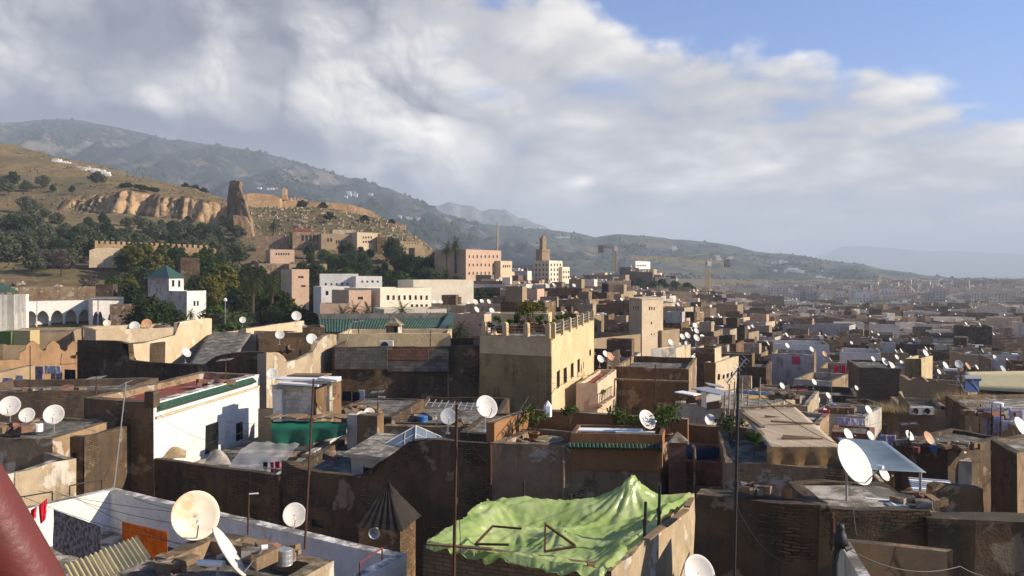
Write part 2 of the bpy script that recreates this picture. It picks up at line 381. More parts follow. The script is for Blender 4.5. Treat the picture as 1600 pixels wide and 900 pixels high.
M1 = scrub('mountain_scrub', (.095, .078, .064), (.18, .142, .11), (.015, .022, .024), .0045, .68)
M2 = scrub('middle_hills', (.16, .12, .075), (.115, .10, .06), (.028, .042, .028), .005, .56, (.115, .105, .058))
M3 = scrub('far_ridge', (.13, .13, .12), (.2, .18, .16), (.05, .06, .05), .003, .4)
ridge('mountain', [(-700,260),(-350,215),(-150,205),(0,193),(60,188),(100,186),(130,189),(200,203),(260,216),(330,226),(400,236),(450,249),(500,264),(560,281),(620,300),(660,315),(690,332),(730,350),(790,372),(880,396)],
      3000, [(-700,420),(300,410),(880,415)], 1300, M1, 46, .0058, 340, 70)
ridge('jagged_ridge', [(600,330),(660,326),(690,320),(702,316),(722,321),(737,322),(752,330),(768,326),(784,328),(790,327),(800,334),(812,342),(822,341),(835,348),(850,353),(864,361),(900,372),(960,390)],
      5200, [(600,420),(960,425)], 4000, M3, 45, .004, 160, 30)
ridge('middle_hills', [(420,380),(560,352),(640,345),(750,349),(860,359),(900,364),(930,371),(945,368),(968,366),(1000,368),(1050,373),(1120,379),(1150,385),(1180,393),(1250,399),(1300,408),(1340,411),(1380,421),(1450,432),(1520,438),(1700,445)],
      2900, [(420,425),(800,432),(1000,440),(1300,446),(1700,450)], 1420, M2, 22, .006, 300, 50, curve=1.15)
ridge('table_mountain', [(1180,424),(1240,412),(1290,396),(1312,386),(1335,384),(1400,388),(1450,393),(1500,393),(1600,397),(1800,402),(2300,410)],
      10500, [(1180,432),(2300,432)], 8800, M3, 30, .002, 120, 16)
hz = MB(); hz.abox(-9500, 20500, -60, 18500, -58, 645)
mt = newmat('haze'); pv = nnode('ShaderNodeVolumePrincipled'); pv.inputs['Color'].default_value = (.76, .87, 1, 1); pv.inputs['Density'].default_value = 2.0e-4; pv.inputs['Anisotropy'].default_value = 0.0
X.nt.links.new(pv.outputs[0], nnode('ShaderNodeOutputMaterial').inputs['Volume'])
h = hz.build('haze', mt); h['kind'] = 'stuff'
# ------------------------------------------------------------------ materials
DK = (.035, .030, .026)
S_BROWN = stucco('brown_plaster', (.245, .150, .078), (.135, .084, .046), amount=.45, patch=(.36, .26, .165), patch_amt=.35, brick=.6)
S_DARK = stucco('dark_plaster', (.165, .105, .060), (.078, .052, .032), amount=.58, patch=(.27, .20, .135), patch_amt=.28, brick=.75)
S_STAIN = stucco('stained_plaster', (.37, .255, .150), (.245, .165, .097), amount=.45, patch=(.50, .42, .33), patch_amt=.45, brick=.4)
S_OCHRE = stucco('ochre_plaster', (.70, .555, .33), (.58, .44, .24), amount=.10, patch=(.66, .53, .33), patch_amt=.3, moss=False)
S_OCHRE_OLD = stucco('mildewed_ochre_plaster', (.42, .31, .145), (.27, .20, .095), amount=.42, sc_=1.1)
S_ORANGE = stucco('terracotta_plaster', (.36, .185, .080), (.28, .145, .062), amount=.2)
S_CREAM = stucco('cream_plaster', (.66, .53, .36), (.56, .43, .27), amount=.22, patch=(.70, .62, .48), patch_amt=.3)
S_CREAM_OLD = stucco('worn_cream_plaster', (.50, .40, .27), (.38, .29, .19), amount=.42, patch=(.60, .54, .45), patch_amt=.45)
S_PALE = stucco('pale_cream_plaster', (.76, .68, .54), (.68, .59, .45), amount=.14)
S_WHITE = stucco('white_wash', (.80, .77, .72), (.72, .68, .62), amount=.12, patch=(.58, .50, .42), patch_amt=.12)
S_WHITE_OLD = stucco('old_white_wash', (.60, .56, .50), (.47, .43, .38), amount=.42, patch=(.34, .27, .20), patch_amt=.4)
S_TAN = stucco('tan_plaster', (.42, .31, .19), (.34, .25, .155), amount=.15)
S_TAN2 = stucco('smooth_tan_plaster', (.60, .48, .335), (.53, .42, .29), amount=.04, moss=False)
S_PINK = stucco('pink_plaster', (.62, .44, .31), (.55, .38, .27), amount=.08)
S_FORT = stucco('rammed_earth', (.50, .325, .175), (.33, .21, .11), amount=.34, sc_=.55, bump=1.0, patch=(.58, .42, .26), patch_amt=.4)
S_FORT2 = stucco('dark_rammed_earth', (.34, .225, .13), (.21, .14, .085), amount=.45, sc_=.5, bump=1.0)
V_MUD = stucco('village_plaster', (.34, .255, .17), (.17, .125, .085), amount=.38, sc_=.8, vary=.5, patch=(.45, .40, .33), patch_amt=.3)
V_LIGHT = stucco('village_pale_plaster', (.66, .57, .45), (.45, .36, .26), amount=.25, sc_=.8, vary=.5)
V_FAR = stucco('hill_town_plaster', (.56, .47, .37), (.30, .235, .175), amount=.1, sc_=.2, vary=.6)
R_GREY = stucco('grey_roof_screed', (.31, .285, .25), (.20, .18, .155), amount=.45, patch=(.40, .38, .34), patch_amt=.3)
R_PALE = stucco('pale_roof_screed', (.50, .45, .38), (.36, .32, .27), amount=.35)
R_RED = stucco('red_roof_paint', (.27, .075, .055), (.20, .06, .045), amount=.3, patch=(.38, .24, .18), patch_amt=.2, moss=False)
def bricks(name, a, b, mortar, s=1.0, bw=.25, rh=.075):
    m = newmat(name); p = pos(); x, y, z = sep(p)
    t = nnode('ShaderNodeTexBrick', Scale=1.0 / s); X.nt.links.new(comb(x + y * .4, z, 0).k, t.inputs['Vector'])
    t.inputs['Color1'].default_value = (*a, 1); t.inputs['Color2'].default_value = (*b, 1); t.inputs['Mortar'].default_value = (*mortar, 1)
    t.inputs['Brick Width'].default_value = bw; t.inputs['Row Height'].default_value = rh; t.inputs['Mortar Size'].default_value = .010
    c = mix(nz(p, 1.3, 6, .65).step(.42, .62) * .75, X(t.outputs[0]), mix(.5, b, DK))
    finish(c, .9, X(t.outputs['Fac']) * -1 + nz(p, 9, 4) * .5, .6, .03, .2); return m
B_RED = bricks('red_brick', (.30, .13, .075), (.20, .095, .06), (.16, .13, .10))
B_MUD = bricks('brown_brick', (.20, .13, .08), (.13, .09, .06), (.08, .065, .05), 1.2)
B_BLOCK = bricks('grey_block', (.19, .165, .14), (.12, .105, .09), (.055, .048, .04), 1, .42, .2)
B_RBLOCK = bricks('red_block', (.26, .115, .07), (.17, .085, .055), (.06, .05, .04), 1, .36, .2)
B_WHITE = bricks('whitewashed_block', (.58, .55, .49), (.50, .46, .41), (.36, .33, .29), 1, .4, .2)
BLACK = plain('dark_glass', (.022, .022, .024), .35, .5)
IRON = plain('black_iron', (.022, .020, .020), .6, .4)
RUSTY = plain('rusty_iron', (.085, .042, .026), .8, .2, .5, 8)
REDM = plain('red_painted_iron', (.17, .030, .022), .45, .5, .3)
STEEL = plain('galvanised_steel', (.38, .38, .38), .45, .5, .2, 5, .5)
DISHW = plain('dish_paint', (.58, .555, .50), .5, .4, .12, 3, 0, (.50, .44, .36))
DISHR = plain('rusty_dish_paint', (.72, .62, .46), .55, .4, .2, 2, 0, (.55, .30, .12))
DISHO = plain('rust_orange_dish', (.46, .21, .09), .7, .3, .35, 4, 0, (.50, .38, .28))
DISHG = plain('grey_mesh_dish', (.34, .35, .36), .6, .3, .2)
PLASTIC = plain('white_plastic', (.74, .74, .72), .45, .4, .08)
ACW = plain('air_conditioner_casing', (.62, .60, .54), .5, .4, .2)
GTILE = bricks('green_roof_tile', (.060, .120, .085), (.042, .085, .06), (.02, .05, .035), 1, .16, .30)
GTILE2 = plain('glazed_green_tile', (.022, .080, .048), .4, .4, .6, 9, 0, (.09, .085, .06))
def planks(name, a, b, rot=0, w=.2):
    m = newmat(name); p = pos(); r = mapv(p, 1, 1, 1, rot); x, y, z = sep(r)
    k = (x / w).math('FLOOR', x / w); j = X(nnode('ShaderNodeTexWhiteNoise', noise_dimensions='1D', W=k).outputs[0])
    g = nz(mapv(r, 14, 1.2, 8), 1.0, 5, .6)
    c = mix(j, a, b); c = mix(g.step(.45, .8) * .6, c, tuple(q * .45 for q in b)); e = (x / w).math('FRACT', x / w)
    c = mix(1 - e.step(.0, .09), c, DK)
    finish(c, .85, g + e.step(0, .08), .4, .02, .2); return m
WOOD = planks('weathered_planks', (.46, .37, .26), (.36, .275, .18), R(-14))
WOOD2 = plain('bare_timber', (.20, .135, .08), .8, .2, .5, 5)
def cloth(name, c, c2=None, scale=6, rough=.85, trans=.25):
    m = newmat(name); p = pos(); k = mix(nz(p, scale, 5, .6).step(.4, .6), c, c2 or tuple(q * .7 for q in c))
    d = nnode('ShaderNodeBsdfDiffuse'); X.nt.links.new(k.k, d.inputs[0]); t = nnode('ShaderNodeBsdfTranslucent'); X.nt.links.new(k.k, t.inputs[0])
    x = nnode('ShaderNodeMixShader'); x.inputs[0].default_value = trans; X.nt.links.new(d.outputs[0], x.inputs[1]); X.nt.links.new(t.outputs[0], x.inputs[2])
    X.nt.links.new(x.outputs[0], nnode('ShaderNodeOutputMaterial').inputs[0]); return m
def sheeting(name, c, trans=.35, gloss=.12, clear=0, rough=.28, c2=None):
    m = newmat(name); p = pos(); k = mix(nz(p, 1.2, 6, .6).step(.35, .7), c, c2 or tuple(q * .75 for q in c))
    bmp = nnode('ShaderNodeBump'); bmp.inputs['Strength'].default_value = .5; bmp.inputs['Distance'].default_value = .04; X.nt.links.new(nz(mapv(p, 1, 3, 1, .6), 3.2, 5, .6, 1).k, bmp.inputs['Height'])
    d = nnode('ShaderNodeBsdfDiffuse'); t = nnode('ShaderNodeBsdfTranslucent'); g = nnode('ShaderNodeBsdfGlossy'); g.inputs['Roughness'].default_value = rough
    for n in (d, t): X.nt.links.new(k.k, n.inputs[0])
    for n in (d, t, g): X.nt.links.new(bmp.outputs[0], n.inputs['Normal'])
    x = nnode('ShaderNodeMixShader'); x.inputs[0].default_value = trans; X.nt.links.new(d.outputs[0], x.inputs[1]); X.nt.links.new(t.outputs[0], x.inputs[2])
    y = nnode('ShaderNodeMixShader'); y.inputs[0].default_value = gloss; X.nt.links.new(x.outputs[0], y.inputs[1]); X.nt.links.new(g.outputs[0], y.inputs[2]); o = y
    if clear:
        tr = nnode('ShaderNodeBsdfTransparent'); o = nnode('ShaderNodeMixShader'); o.inputs[0].default_value = clear; X.nt.links.new(y.outputs[0], o.inputs[1]); X.nt.links.new(tr.outputs[0], o.inputs[2])
    X.nt.links.new(o.outputs[0], nnode('ShaderNodeOutputMaterial').inputs[0]); return m
TARP_G = sheeting('green_plastic_sheeting', (.44, .62, .165), .45, .07, .20, .30, (.62, .74, .32))
TARP_D = sheeting('dark_green_tarpaulin', (.012, .15, .085), .15, .05, 0, .45)
TARP_B = sheeting('blue_grey_tarpaulin', (.16, .21, .255), .1, .05, 0, .5)
TARP_B2 = sheeting('blue_tarpaulin', (.045, .085, .20), .2, .05, 0, .45)
CLEAR = sheeting('clear_plastic_sheeting', (.62, .60, .55), .3, .2, .45, .2)
GLASS = plain('skylight_glass', (.13, .17, .21), .18, .6, .2)
def foliage(name, a, b, c):
    m = newmat(name); p = pos(); r = orand(); k = mix(nz(p, 1.0, 4).step(.38, .62), a, b); k = mix(nz(p, 7, 2).step(.45, .7) * .7, k, c)
    k = mix(r * .45, k, tuple(q * .6 for q in a))
    d = nnode('ShaderNodeBsdfDiffuse'); t = nnode('ShaderNodeBsdfTranslucent')
    for n in (d, t): X.nt.links.new(k.k, n.inputs[0])
    x = nnode('ShaderNodeMixShader'); x.inputs[0].default_value = .28; X.nt.links.new(d.outputs[0], x.inputs[1]); X.nt.links.new(t.outputs[0], x.inputs[2])
    X.nt.links.new(x.outputs[0], nnode('ShaderNodeOutputMaterial').inputs[0]); return m
L_OLIVE = foliage('olive_leaves', (.105, .118, .066), (.075, .088, .048), (.165, .17, .11))
L_GREEN = foliage('green_leaves', (.070, .110, .026), (.045, .075, .020), (.12, .16, .045))
L_DARK = foliage('dark_leaves', (.038, .060, .022), (.026, .042, .016), (.075, .098, .038))
L_YEL = foliage('yellowing_leaves', (.165, .150, .034), (.09, .10, .026), (.25, .20, .05))
L_PALM = foliage('palm_fronds', (.055, .075, .026), (.038, .055, .02), (.11, .11, .05))
L_BARE = foliage('bare_twigs', (.15, .115, .095), (.11, .085, .068), (.19, .155, .13))
L_DRY = foliage('dry_grass', (.30, .23, .115), (.22, .165, .085), (.38, .31, .18))
BARK = plain('bark', (.085, .062, .045), .95, .1, .4, 3)

# ------------------------------------------------------------------ walls with real thickness and real openings
def hit(p0, p1, px):
    k = (px - CX) / F; dx_, dy_ = p1[0] - p0[0], p1[1] - p0[1]
    return (k * p0[1] - p0[0]) / (dx_ - k * dy_)
def edge_z(p0, p1, px, py):
    t = hit(p0, p1, px); return t, (HY - py) / F * lerp(p0[1], p1[1], t)
def wall_face(mb, p0, p1, z0, ztop, opens=(), seg=.7, vz=1.6):
    """outer face from p0 to p1 (xy) with openings (s0, s1, z0, z1) cut out of it; ztop(t) gives the top"""
    p0, p1 = Vector(p0[:2]), Vector(p1[:2]); Lh = (p1 - p0).length
    n = max(1, min(40, int(Lh / seg))); S = sorted(set([Lh * i / n for i in range(n + 1)] + [q for o in opens for q in o[:2]]))
    zmin = min(ztop(i / 20) for i in range(21)); zs = [z0]
    k = max(1, min(8, int((zmin - z0) / vz))); zs = sorted(set([z0 + (zmin - .12 - z0) * i / k for i in range(k + 1)] + [q for o in opens for q in o[2:4]]))
    def pt(s, z): q = p0.lerp(p1, s / Lh); return (q.x, q.y, z)
    for a, b in zip(S, S[1:]):
        if b - a < 1e-5: continue
        ms = (a + b) / 2
        for c, d in zip(zs, zs[1:]):
            mz_ = (c + d) / 2
            if any(o[0] < ms < o[1] and o[2] < mz_ < o[3] for o in opens): continue
            mb.face([pt(a, c), pt(b, c), pt(b, d), pt(a, d)])
        mb.face([pt(a, zs[-1]), pt(b, zs[-1]), pt(b, ztop(b / Lh)), pt(a, ztop(a / Lh))])
def inset(ring, t):
    n = len(ring); out = []; c = sum((Vector(p) for p in ring), Vector((0, 0))) / n
    for i in range(n):
        a, b, d = Vector(ring[i - 1]), Vector(ring[i]), Vector(ring[(i + 1) % n])
        e, f = (b - a).normalized(), (d - b).normalized(); ne, nf = Vector((-e.y, e.x)), Vector((-f.y, f.x))
        if ne.dot(c - (a + b) / 2) < 0: ne = -ne
        if nf.dot(c - (b + d) / 2) < 0: nf = -nf
        k = (ne + nf); k = k / max(.35, k.dot(ne)); out.append(b + k * t)
    return out
def window_fit(root, p0, p1, o, kind, th=.16):
    """what fills an opening: pane set back inside it, frame, bars or shutters"""
    p0, p1 = Vector((*p0[:2], 0)), Vector((*p1[:2], 0)); d = (p1 - p0).normalized(); n = Vector((d.y, -d.x, 0))
    if n.dot(-p0) < 0: n = -n
    s0, s1, z0, z1 = o; ms, mz_ = (s0 + s1) / 2, (z0 + z1) / 2; w_, h_ = (s1 - s0) / 2, (z1 - z0) / 2
    c = p0 + d * ms + Vector((0, 0, mz_)); up = Vector((0, 0, 1))
    f = MB(); e = .05 if w_ > .2 else .03
    for k in (-1, 1):                                                # lining of the opening
        f.box(c + d * k * (w_ + .01) - n * th * .5, d * .02, n * (th * .5 - .003), up * (h_ + .02)); f.box(c + up * k * (h_ + .01) - n * th * .5, d * w_, n * (th * .5 - .003), up * .02)
    fo = f.build('window' if kind != 'door' else 'door', {'bars': S_WHITE_OLD, 'frame': WOOD2, 'door': WOOD2}.get(kind, S_DARK), root)
    g = MB(); g.box(c - n * th, d * w_, n * .01, up * h_); g.build('pane', BLACK, fo, root['base'])
    if kind == 'bars':
        g = MB(); k = max(3, int(w_ * 2 / .12))
        for i in range(k + 1): x = c - d * w_ + d * (2 * w_ * i / k) - n * .03; g.box(x, d * .012, n * .012, up * h_)
        for q in (-.9, -.3, .3, .9): g.box(c + up * h_ * q - n * .03, d * w_, n * .016, up * .014)
        g.build('bars', IRON, fo, root['base'])
    elif kind == 'frame':
        g = MB()
        for k in (-1, 0, 1): g.box(c + d * k * (w_ - .02) - n * (th - .04), d * .025, n * .02, up * h_)
        for k in (-1, 1): g.box(c + up * k * (h_ - .025) - n * (th - .045), d * w_, n * .02, up * .025)
        g.build('sash', WOOD2, fo, root['base'])
    return fo
def xy(v): return (v[0], v[1])
def house(label, ring, ztop, zbot=None, mats=S_BROWN, roof=R_GREY, par=.4, th=.28, wins=(), prof=None, amp=.055, name='flat_roofed_house', cat='house', group='houses of the old town', seg=.7, edges=None, roofz=None):
    """ring: xy corners in order; wins: (edge, px, py, width px, height px, kind); prof: {edge: [(px, py)...]} a shaped top seen in the view"""
    ring = [Vector(xy(p)) for p in ring]; n = len(ring); cx = sum(ring, Vector((0, 0))) / n
    if zbot is None: zbot = gz(cx.x, cx.y) - 1
    root = thing(name, (cx.x, cx.y, zbot), label, cat, group)
    mm = mats if isinstance(mats, (list, tuple)) else [mats]
    inner = inset(ring, th); zr = roofz if roofz is not None else ztop - par
    mb = MB(); fits = []
    for i in range(n):
        if edges is not None and i not in edges: continue
        a, b = ring[i], ring[(i + 1) % n]; ia, ib = inner[i], inner[(i + 1) % n]; Lh = (b - a).length
        if prof and i in prof:
            tab = sorted(edge_z(a, b, *q) for q in prof[i]); zt = lambda t, tab=tab: interp(tab, t)
        elif prof and (i - 1) % n in prof and (i + 1) % n in prof:   # the end of a wall joins its two shaped tops
            za = interp(sorted(edge_z(ring[i - 1], a, *q) for q in prof[(i - 1) % n]), 1); zb = interp(sorted(edge_z(b, ring[(i + 2) % n], *q) for q in prof[(i + 1) % n]), 0); zt = lambda t, za=za, zb=zb: lerp(za, zb, t)
        else: zt = lambda t: ztop
        op = []
        for wv in wins:
            if wv[0] != i: continue
            _, px, py, wp, hp, kind = wv
            sa, sb = sorted((hit(a, b, px - wp / 2), hit(a, b, px + wp / 2))); D = lerp(a.y, b.y, (sa + sb) / 2); z = (HY - py) / F * D; h_ = hp / F * D / 2
            o = (sa * Lh, sb * Lh, z - h_, z + h_)
            if o[0] < 0 or o[1] > Lh or o[2] < zbot or o[3] > zt((sa + sb) / 2): continue
            op.append(o); fits.append((a, b, o, kind))
        mb.mi = i % len(mm)
        wall_face(mb, a, b, zbot, zt, op, seg)
        k = max(1, min(40, int(Lh / seg))); ts = sorted(set([j / k for j in range(k + 1)] + ([q[0] for q in tab if 0 < q[0] < 1] if prof and i in prof else [])))
        top = []; inn = []
        for t in ts:
            q, r = a.lerp(b, t), ia.lerp(ib, t); z = zt(t); top.append(((q.x, q.y, z), (r.x, r.y, z))); inn.append(((r.x, r.y, z), (r.x, r.y, min(zr, z) - .02)))
        mb.grid(top); mb.grid(inn)
    if amp: mb.warp(amp, .9)
    mb.build('walls', mm, root)
    rb = MB(); oi = inset(ring, th * .4); rb.grid([[(*oi[0].lerp(oi[1], s / 6).lerp(oi[-1].lerp(oi[2 if n > 3 else 1], s / 6), t / 6), zr) for s in range(7)] for t in range(7)]) if n == 4 else rb.face([(*p, zr) for p in oi])
    rb.warp(.03, .7); rb.build('roof', roof, root)
    for a, b, o, kind in fits: window_fit(root, a, b, o, kind)
    return root
def h3(label, z, Lp, Cp, Rp, **k):      # near corner with a face on either side: edges 0 (L-C) and 1 (C-R)
    a, b, c = (Q(*p, z) for p in (Lp, Cp, Rp)); return house(label, [xy(a), xy(b), xy(c), xy(a + c - b)], z, **k)
def h2(label, z, Lp, Rp, depth, **k):   # a front face (edge 0) and the depth behind it
    a, b = Q(*Lp, z), Q(*Rp, z); d = (b - a).normalized(); n = Vector((-d.y, d.x, 0)) * depth
    if n.y < 0: n = -n
    return house(label, [xy(a), xy(b), xy(b + n), xy(a + n)], z, **k)
def hD(label, z, Lx, LD, Rx, RD, depth, **k):  # front face given by view column and distance at either end
    a, b = P(Lx, 0, LD), P(Rx, 0, RD); a.z = b.z = z; d = (b - a).normalized(); n = Vector((-d.y, d.x, 0)) * depth
    if n.y < 0: n = -n
    return house(label, [xy(a), xy(b), xy(b + n), xy(a + n)], z, **k)

# ------------------------------------------------------------------ satellite dishes
def dish_proto(mat, loc, label, r=.45, rim=True):
    t = thing('satellite_dish', (0, 0, 0), label, 'satellite dish', 'satellite dishes on the roofs')
    ti = R(32); nv = Vector((0, -math.cos(ti), math.sin(ti))); a = Vector((1, 0, 0)); b_ = a.cross(nv) * -1
    c = Vector((0, -.08, .9)); m = MB(); rows = []
    for i in range(7):
        q = r * i / 6 if i else .004
        rows.append([c + a * q * math.cos(2 * math.pi * k / 28) * .94 + b_ * q * math.sin(2 * math.pi * k / 28) * 1.03 + nv * (.19 * (q / r) ** 2 * r - .035) for k in range(28)])
    rows.append([p + (p - c).normalized() * .012 - nv * .004 for p in rows[-1]]); rows.append([p - nv * .02 - (p - c).normalized() * .012 for p in rows[-1]])
    m.grid(rows, True); m.build('reflector', mat, t, smooth_=True)
    m = MB(); fp = c + nv * r * 1.12 - b_ * r * .62 * (1 if b_.z > 0 else -1)
    low = c - b_ * (r * .98 if b_.z > 0 else -r * .98)
    m.tube([low, low.lerp(fp, .6), fp], .014, 5); ar = m.build('feed_arm', STEEL, t)
    m = MB(); ax = (c - fp).normalized(); m.tube([fp - ax * .05, fp + ax * .05], .038, 8, .045); m.build('feed_head', PLASTIC, ar, (0, 0, 0))
    m = MB(); m.tube([(0, .06, -.06), (0, .06, .86)], .026, 6); m.tube([(0, .06, .84), c - nv * .03], .035, 6); m.box((0, .06, -.03), (.12, 0, 0), (0, .12, 0), (0, 0, .02)); m.build('mount_pole', STEEL, t)
    return t
def dish_small(mat, label):
    m = MB(); ti = R(32); nv = Vector((0, -math.cos(ti), math.sin(ti))); a = Vector((1, 0, 0)); b_ = a.cross(nv) * -1; c = Vector((0, -.08, .8))
    m.grid([[c + a * q * math.cos(2 * math.pi * k / 14) + b_ * q * math.sin(2 * math.pi * k / 14) + nv * .18 * q * q for k in range(14)] for q in (.003, .25, .45)], True)
    m.tube([c - b_ * .43 * (1 if b_.z > 0 else -1), c + nv * .5 - b_ * .2], .016, 4); m.tube([(0, .05, -.1), (0, .05, .8)], .03, 5)
    o = m.build('satellite_dish', mat, None, (0, 0, 0), True); return tag(o, label, 'satellite dish', 'satellite dishes on the roofs')
HID = Vector((0, -60, -40))
DISH_USED = {}
def dish(px, py, D, size, label, az=40, kind='w', group=None):
    """centre of the reflector seen at (px, py); size: diameter in metres"""
    mat = {'w': DISHW, 'r': DISHR, 'o': DISHO, 'g': DISHG}[kind]
    s = size / .9; c = P(px, py, D); a = R(az); off = Vector((math.sin(a) * .08, -math.cos(a) * .08, .9)) * s
    if kind not in DISH_USED: o = DISH_USED[kind] = dish_proto(mat, HID, label); o.location = c - off; o.rotation_euler = (0, 0, a); o.scale = (s, s, s)
    else: o = dup(DISH_USED[kind], c - off, a, s, label)
    return o

# ------------------------------------------------------------------ plants
def leafcloud(m, c, rad, n, ls, r_, squash=1, shell=.35, droop=0):
    for _ in range(n):
        d = Vector((r_.gauss(0, 1), r_.gauss(0, 1), r_.gauss(0, 1))).normalized(); q = rad * (r_.random() ** shell)
        p = c + Vector((d.x * q, d.y * q, d.z * q * squash))
        u_ = Vector((r_.gauss(0, 1), r_.gauss(0, 1), r_.gauss(0, .7))).normalized(); v_ = u_.cross(d + Vector((.01, .02, .3))).normalized()
        k = ls * (.6 + .8 * r_.random()); m.face([p - u_ * k, p + v_ * k * .5, p + u_ * k - Vector((0, 0, droop * k)), p - v_ * k * .5])
def tree_proto(name, cat, seed, h, spread, leaf, nclump, per, ls, trunk=.28, tr=.16, squash=.75, label='', group=None, core=.55):
    r_ = random.Random(seed); t = thing(name, (0, 0, 0), label, cat, group)
    m = MB(); th = h * trunk; top = Vector((r_.uniform(-.15, .15) * h * .3, r_.uniform(-.1, .1) * h * .3, th)); m.tube([(0, 0, -.6), (top.x * .4, top.y * .4, th * .5), top], tr * 1.2, 7, tr)
    cl = MB()
    for i in range(nclump):
        a = 2 * math.pi * (i * .618 + r_.random() * .2); f = (i + .5) / nclump; zz = th + (h - th) * (.12 + .80 * f)
        prof = math.sin(math.pi * min(.97, .18 + f * .80)) ** .7; q = spread * prof * r_.uniform(.35, .82)
        c = Vector((math.cos(a) * q, math.sin(a) * q, zz)); rad = spread * core * r_.uniform(.55, 1.0) * (.6 + .4 * prof)
        leafcloud(cl, c, rad, per, ls, r_, squash); m.tube([top, top.lerp(c, .55) + Vector((0, 0, .1 * h * r_.random())), c], tr * .55, 5, tr * .15, False)
    m.build('trunk', BARK, t); cl.build('crown', leaf, t); return t
def palm_proto(seed, h, fr, label, n=46):
    r_ = random.Random(seed); t = thing('palm_tree', (0, 0, 0), label, 'palm tree', 'palm trees'); m = MB()
    m.tube([(0, 0, -.5), (.1, .05, h * .5), (0, 0, h)], .34, 9, .26); m.build('trunk', BARK, t); cl = MB()
    for i in range(n):
        a = 2 * math.pi * i * .618; el = R(80) - R(120) * ((i + .5) / n) ** .8; Lf = fr * r_.uniform(.85, 1.1); p = Vector((0, 0, h)); d = Vector((math.cos(a) * math.cos(el), math.sin(a) * math.cos(el), math.sin(el))); sd = Vector((-math.sin(a), math.cos(a), 0)); prev = None
        for k in range(11):
            f = k / 10; q = p.copy(); 
            for sg in (-1, 1):
                if k: tip = q + sd * sg * fr * .17 * math.sin(math.pi * min(1, f * .85 + .12)) + d * .28 * fr * .4 - Vector((0, 0, .10 * fr * .4)); cl.face([q, q + d * fr * .055, tip])
            if prev is not None: cl.face([prev + sd * .02, prev - sd * .02, q - sd * .02, q + sd * .02])
            prev = q; p = p + d * Lf / 10; d = (d - Vector((0, 0, .17 * (1 - max(0, d.z) * .3)))).normalized()
    cl.build('crown', L_PALM, t); return t
def plant(name, x, label, leaf, h, w_, n, ls, seed, pot=None, cat='plant', group='plants on the roof terraces'):
    """x: foot of the plant; stems with leaves, in a pot when asked"""
    r_ = random.Random(seed); t = thing(name, x, label, cat, group); b0 = Vector(x); z0 = 0
    if pot:
        m = MB(); m.lathe([(.02, 0), (pot * .7, 0), (pot, pot * 1.5), (pot * 1.1, pot * 1.5), (pot * 1.05, pot * 1.7), (pot * .85, pot * 1.7), (pot * .8, pot * 1.5), (.01, pot * 1.45)], b0, 14); m.build('pot', S_ORANGE, t, smooth_=True); z0 = pot * 1.5
    m = MB(); cl = MB()
    for i in range(max(3, int(n / 40))):
        tip = b0 + Vector((r_.gauss(0, w_ * .45), r_.gauss(0, w_ * .45), z0 + (h - z0) * r_.uniform(.5, 1))); m.tube([b0 + Vector((0, 0, z0 - .02)), b0.lerp(tip, .5) + Vector((0, 0, .1)), tip], .012 * max(1, h), 4, .004, False)
        leafcloud(cl, tip, w_ * .42, 40, ls, r_, .9, .5)
    m.build('stem', BARK, t); cl.build('foliage', leaf, t); return t
def grass_tuft(px, py, D, w_, h, n, seed, label):
    r_ = random.Random(seed); b0 = P(px, py, D); m = MB()
    for _ in range(n):
        p = b0 + Vector((r_.gauss(0, w_), r_.gauss(0, .35), 0)); d = Vector((r_.gauss(0, .35), r_.gauss(0, .35), 1)) * h * r_.uniform(.4, 1); s_ = Vector((.012, .006, 0)); m.face([p - s_, p + s_, p + d])
    return tag(m.build('dry_grass', L_DRY, None, b0), label, 'dry grass', None, 'stuff')

# ------------------------------------------------------------------ roof things
def mast(px, py0, py1, D, label, r=.025, mat=RUSTY, ant=None, name='antenna_mast'):
    a, b = P(px[0], py0, D), P(px[1], py1, D); t = thing(name, b, label, 'mast', 'masts on the roofs'); m = MB()
    mid = a.lerp(b, .55); m.tube([b, mid], r * 1.15, 7); m.tube([mid, a], r, 7); m.tube([mid - Vector((0, 0, .06)), mid + Vector((0, 0, .06))], r * 1.7, 7)
    m.build('pole', mat, t)
    if ant:
        g = MB(); x0, x1 = ant; p, q = P(*x0, D), P(*x1, D); g.tube([p, q], .014, 5); nn = 9; up = Vector((.02, .28, .03))
        for i in range(nn): c = p.lerp(q, i / (nn - 1)); g.tube([c - up, c + up], .007, 4)
        g.build('antenna', STEEL, t)
    return t
def wire(label, pts, r=.006, sag=.15, mat=IRON, name='cable'):
    pts = [Vector(p) for p in pts]; m = MB(); out = []
    for a, b in zip(pts, pts[1:]): out += [a.lerp(b, i / 10) - Vector((0, 0, sag * 4 * (i / 10) * (1 - i / 10))) for i in range(11)]
    m.tube(out, r, 4); return tag(m.build(name, mat, None, pts[0]), label, 'cable', 'cables across the roofs')
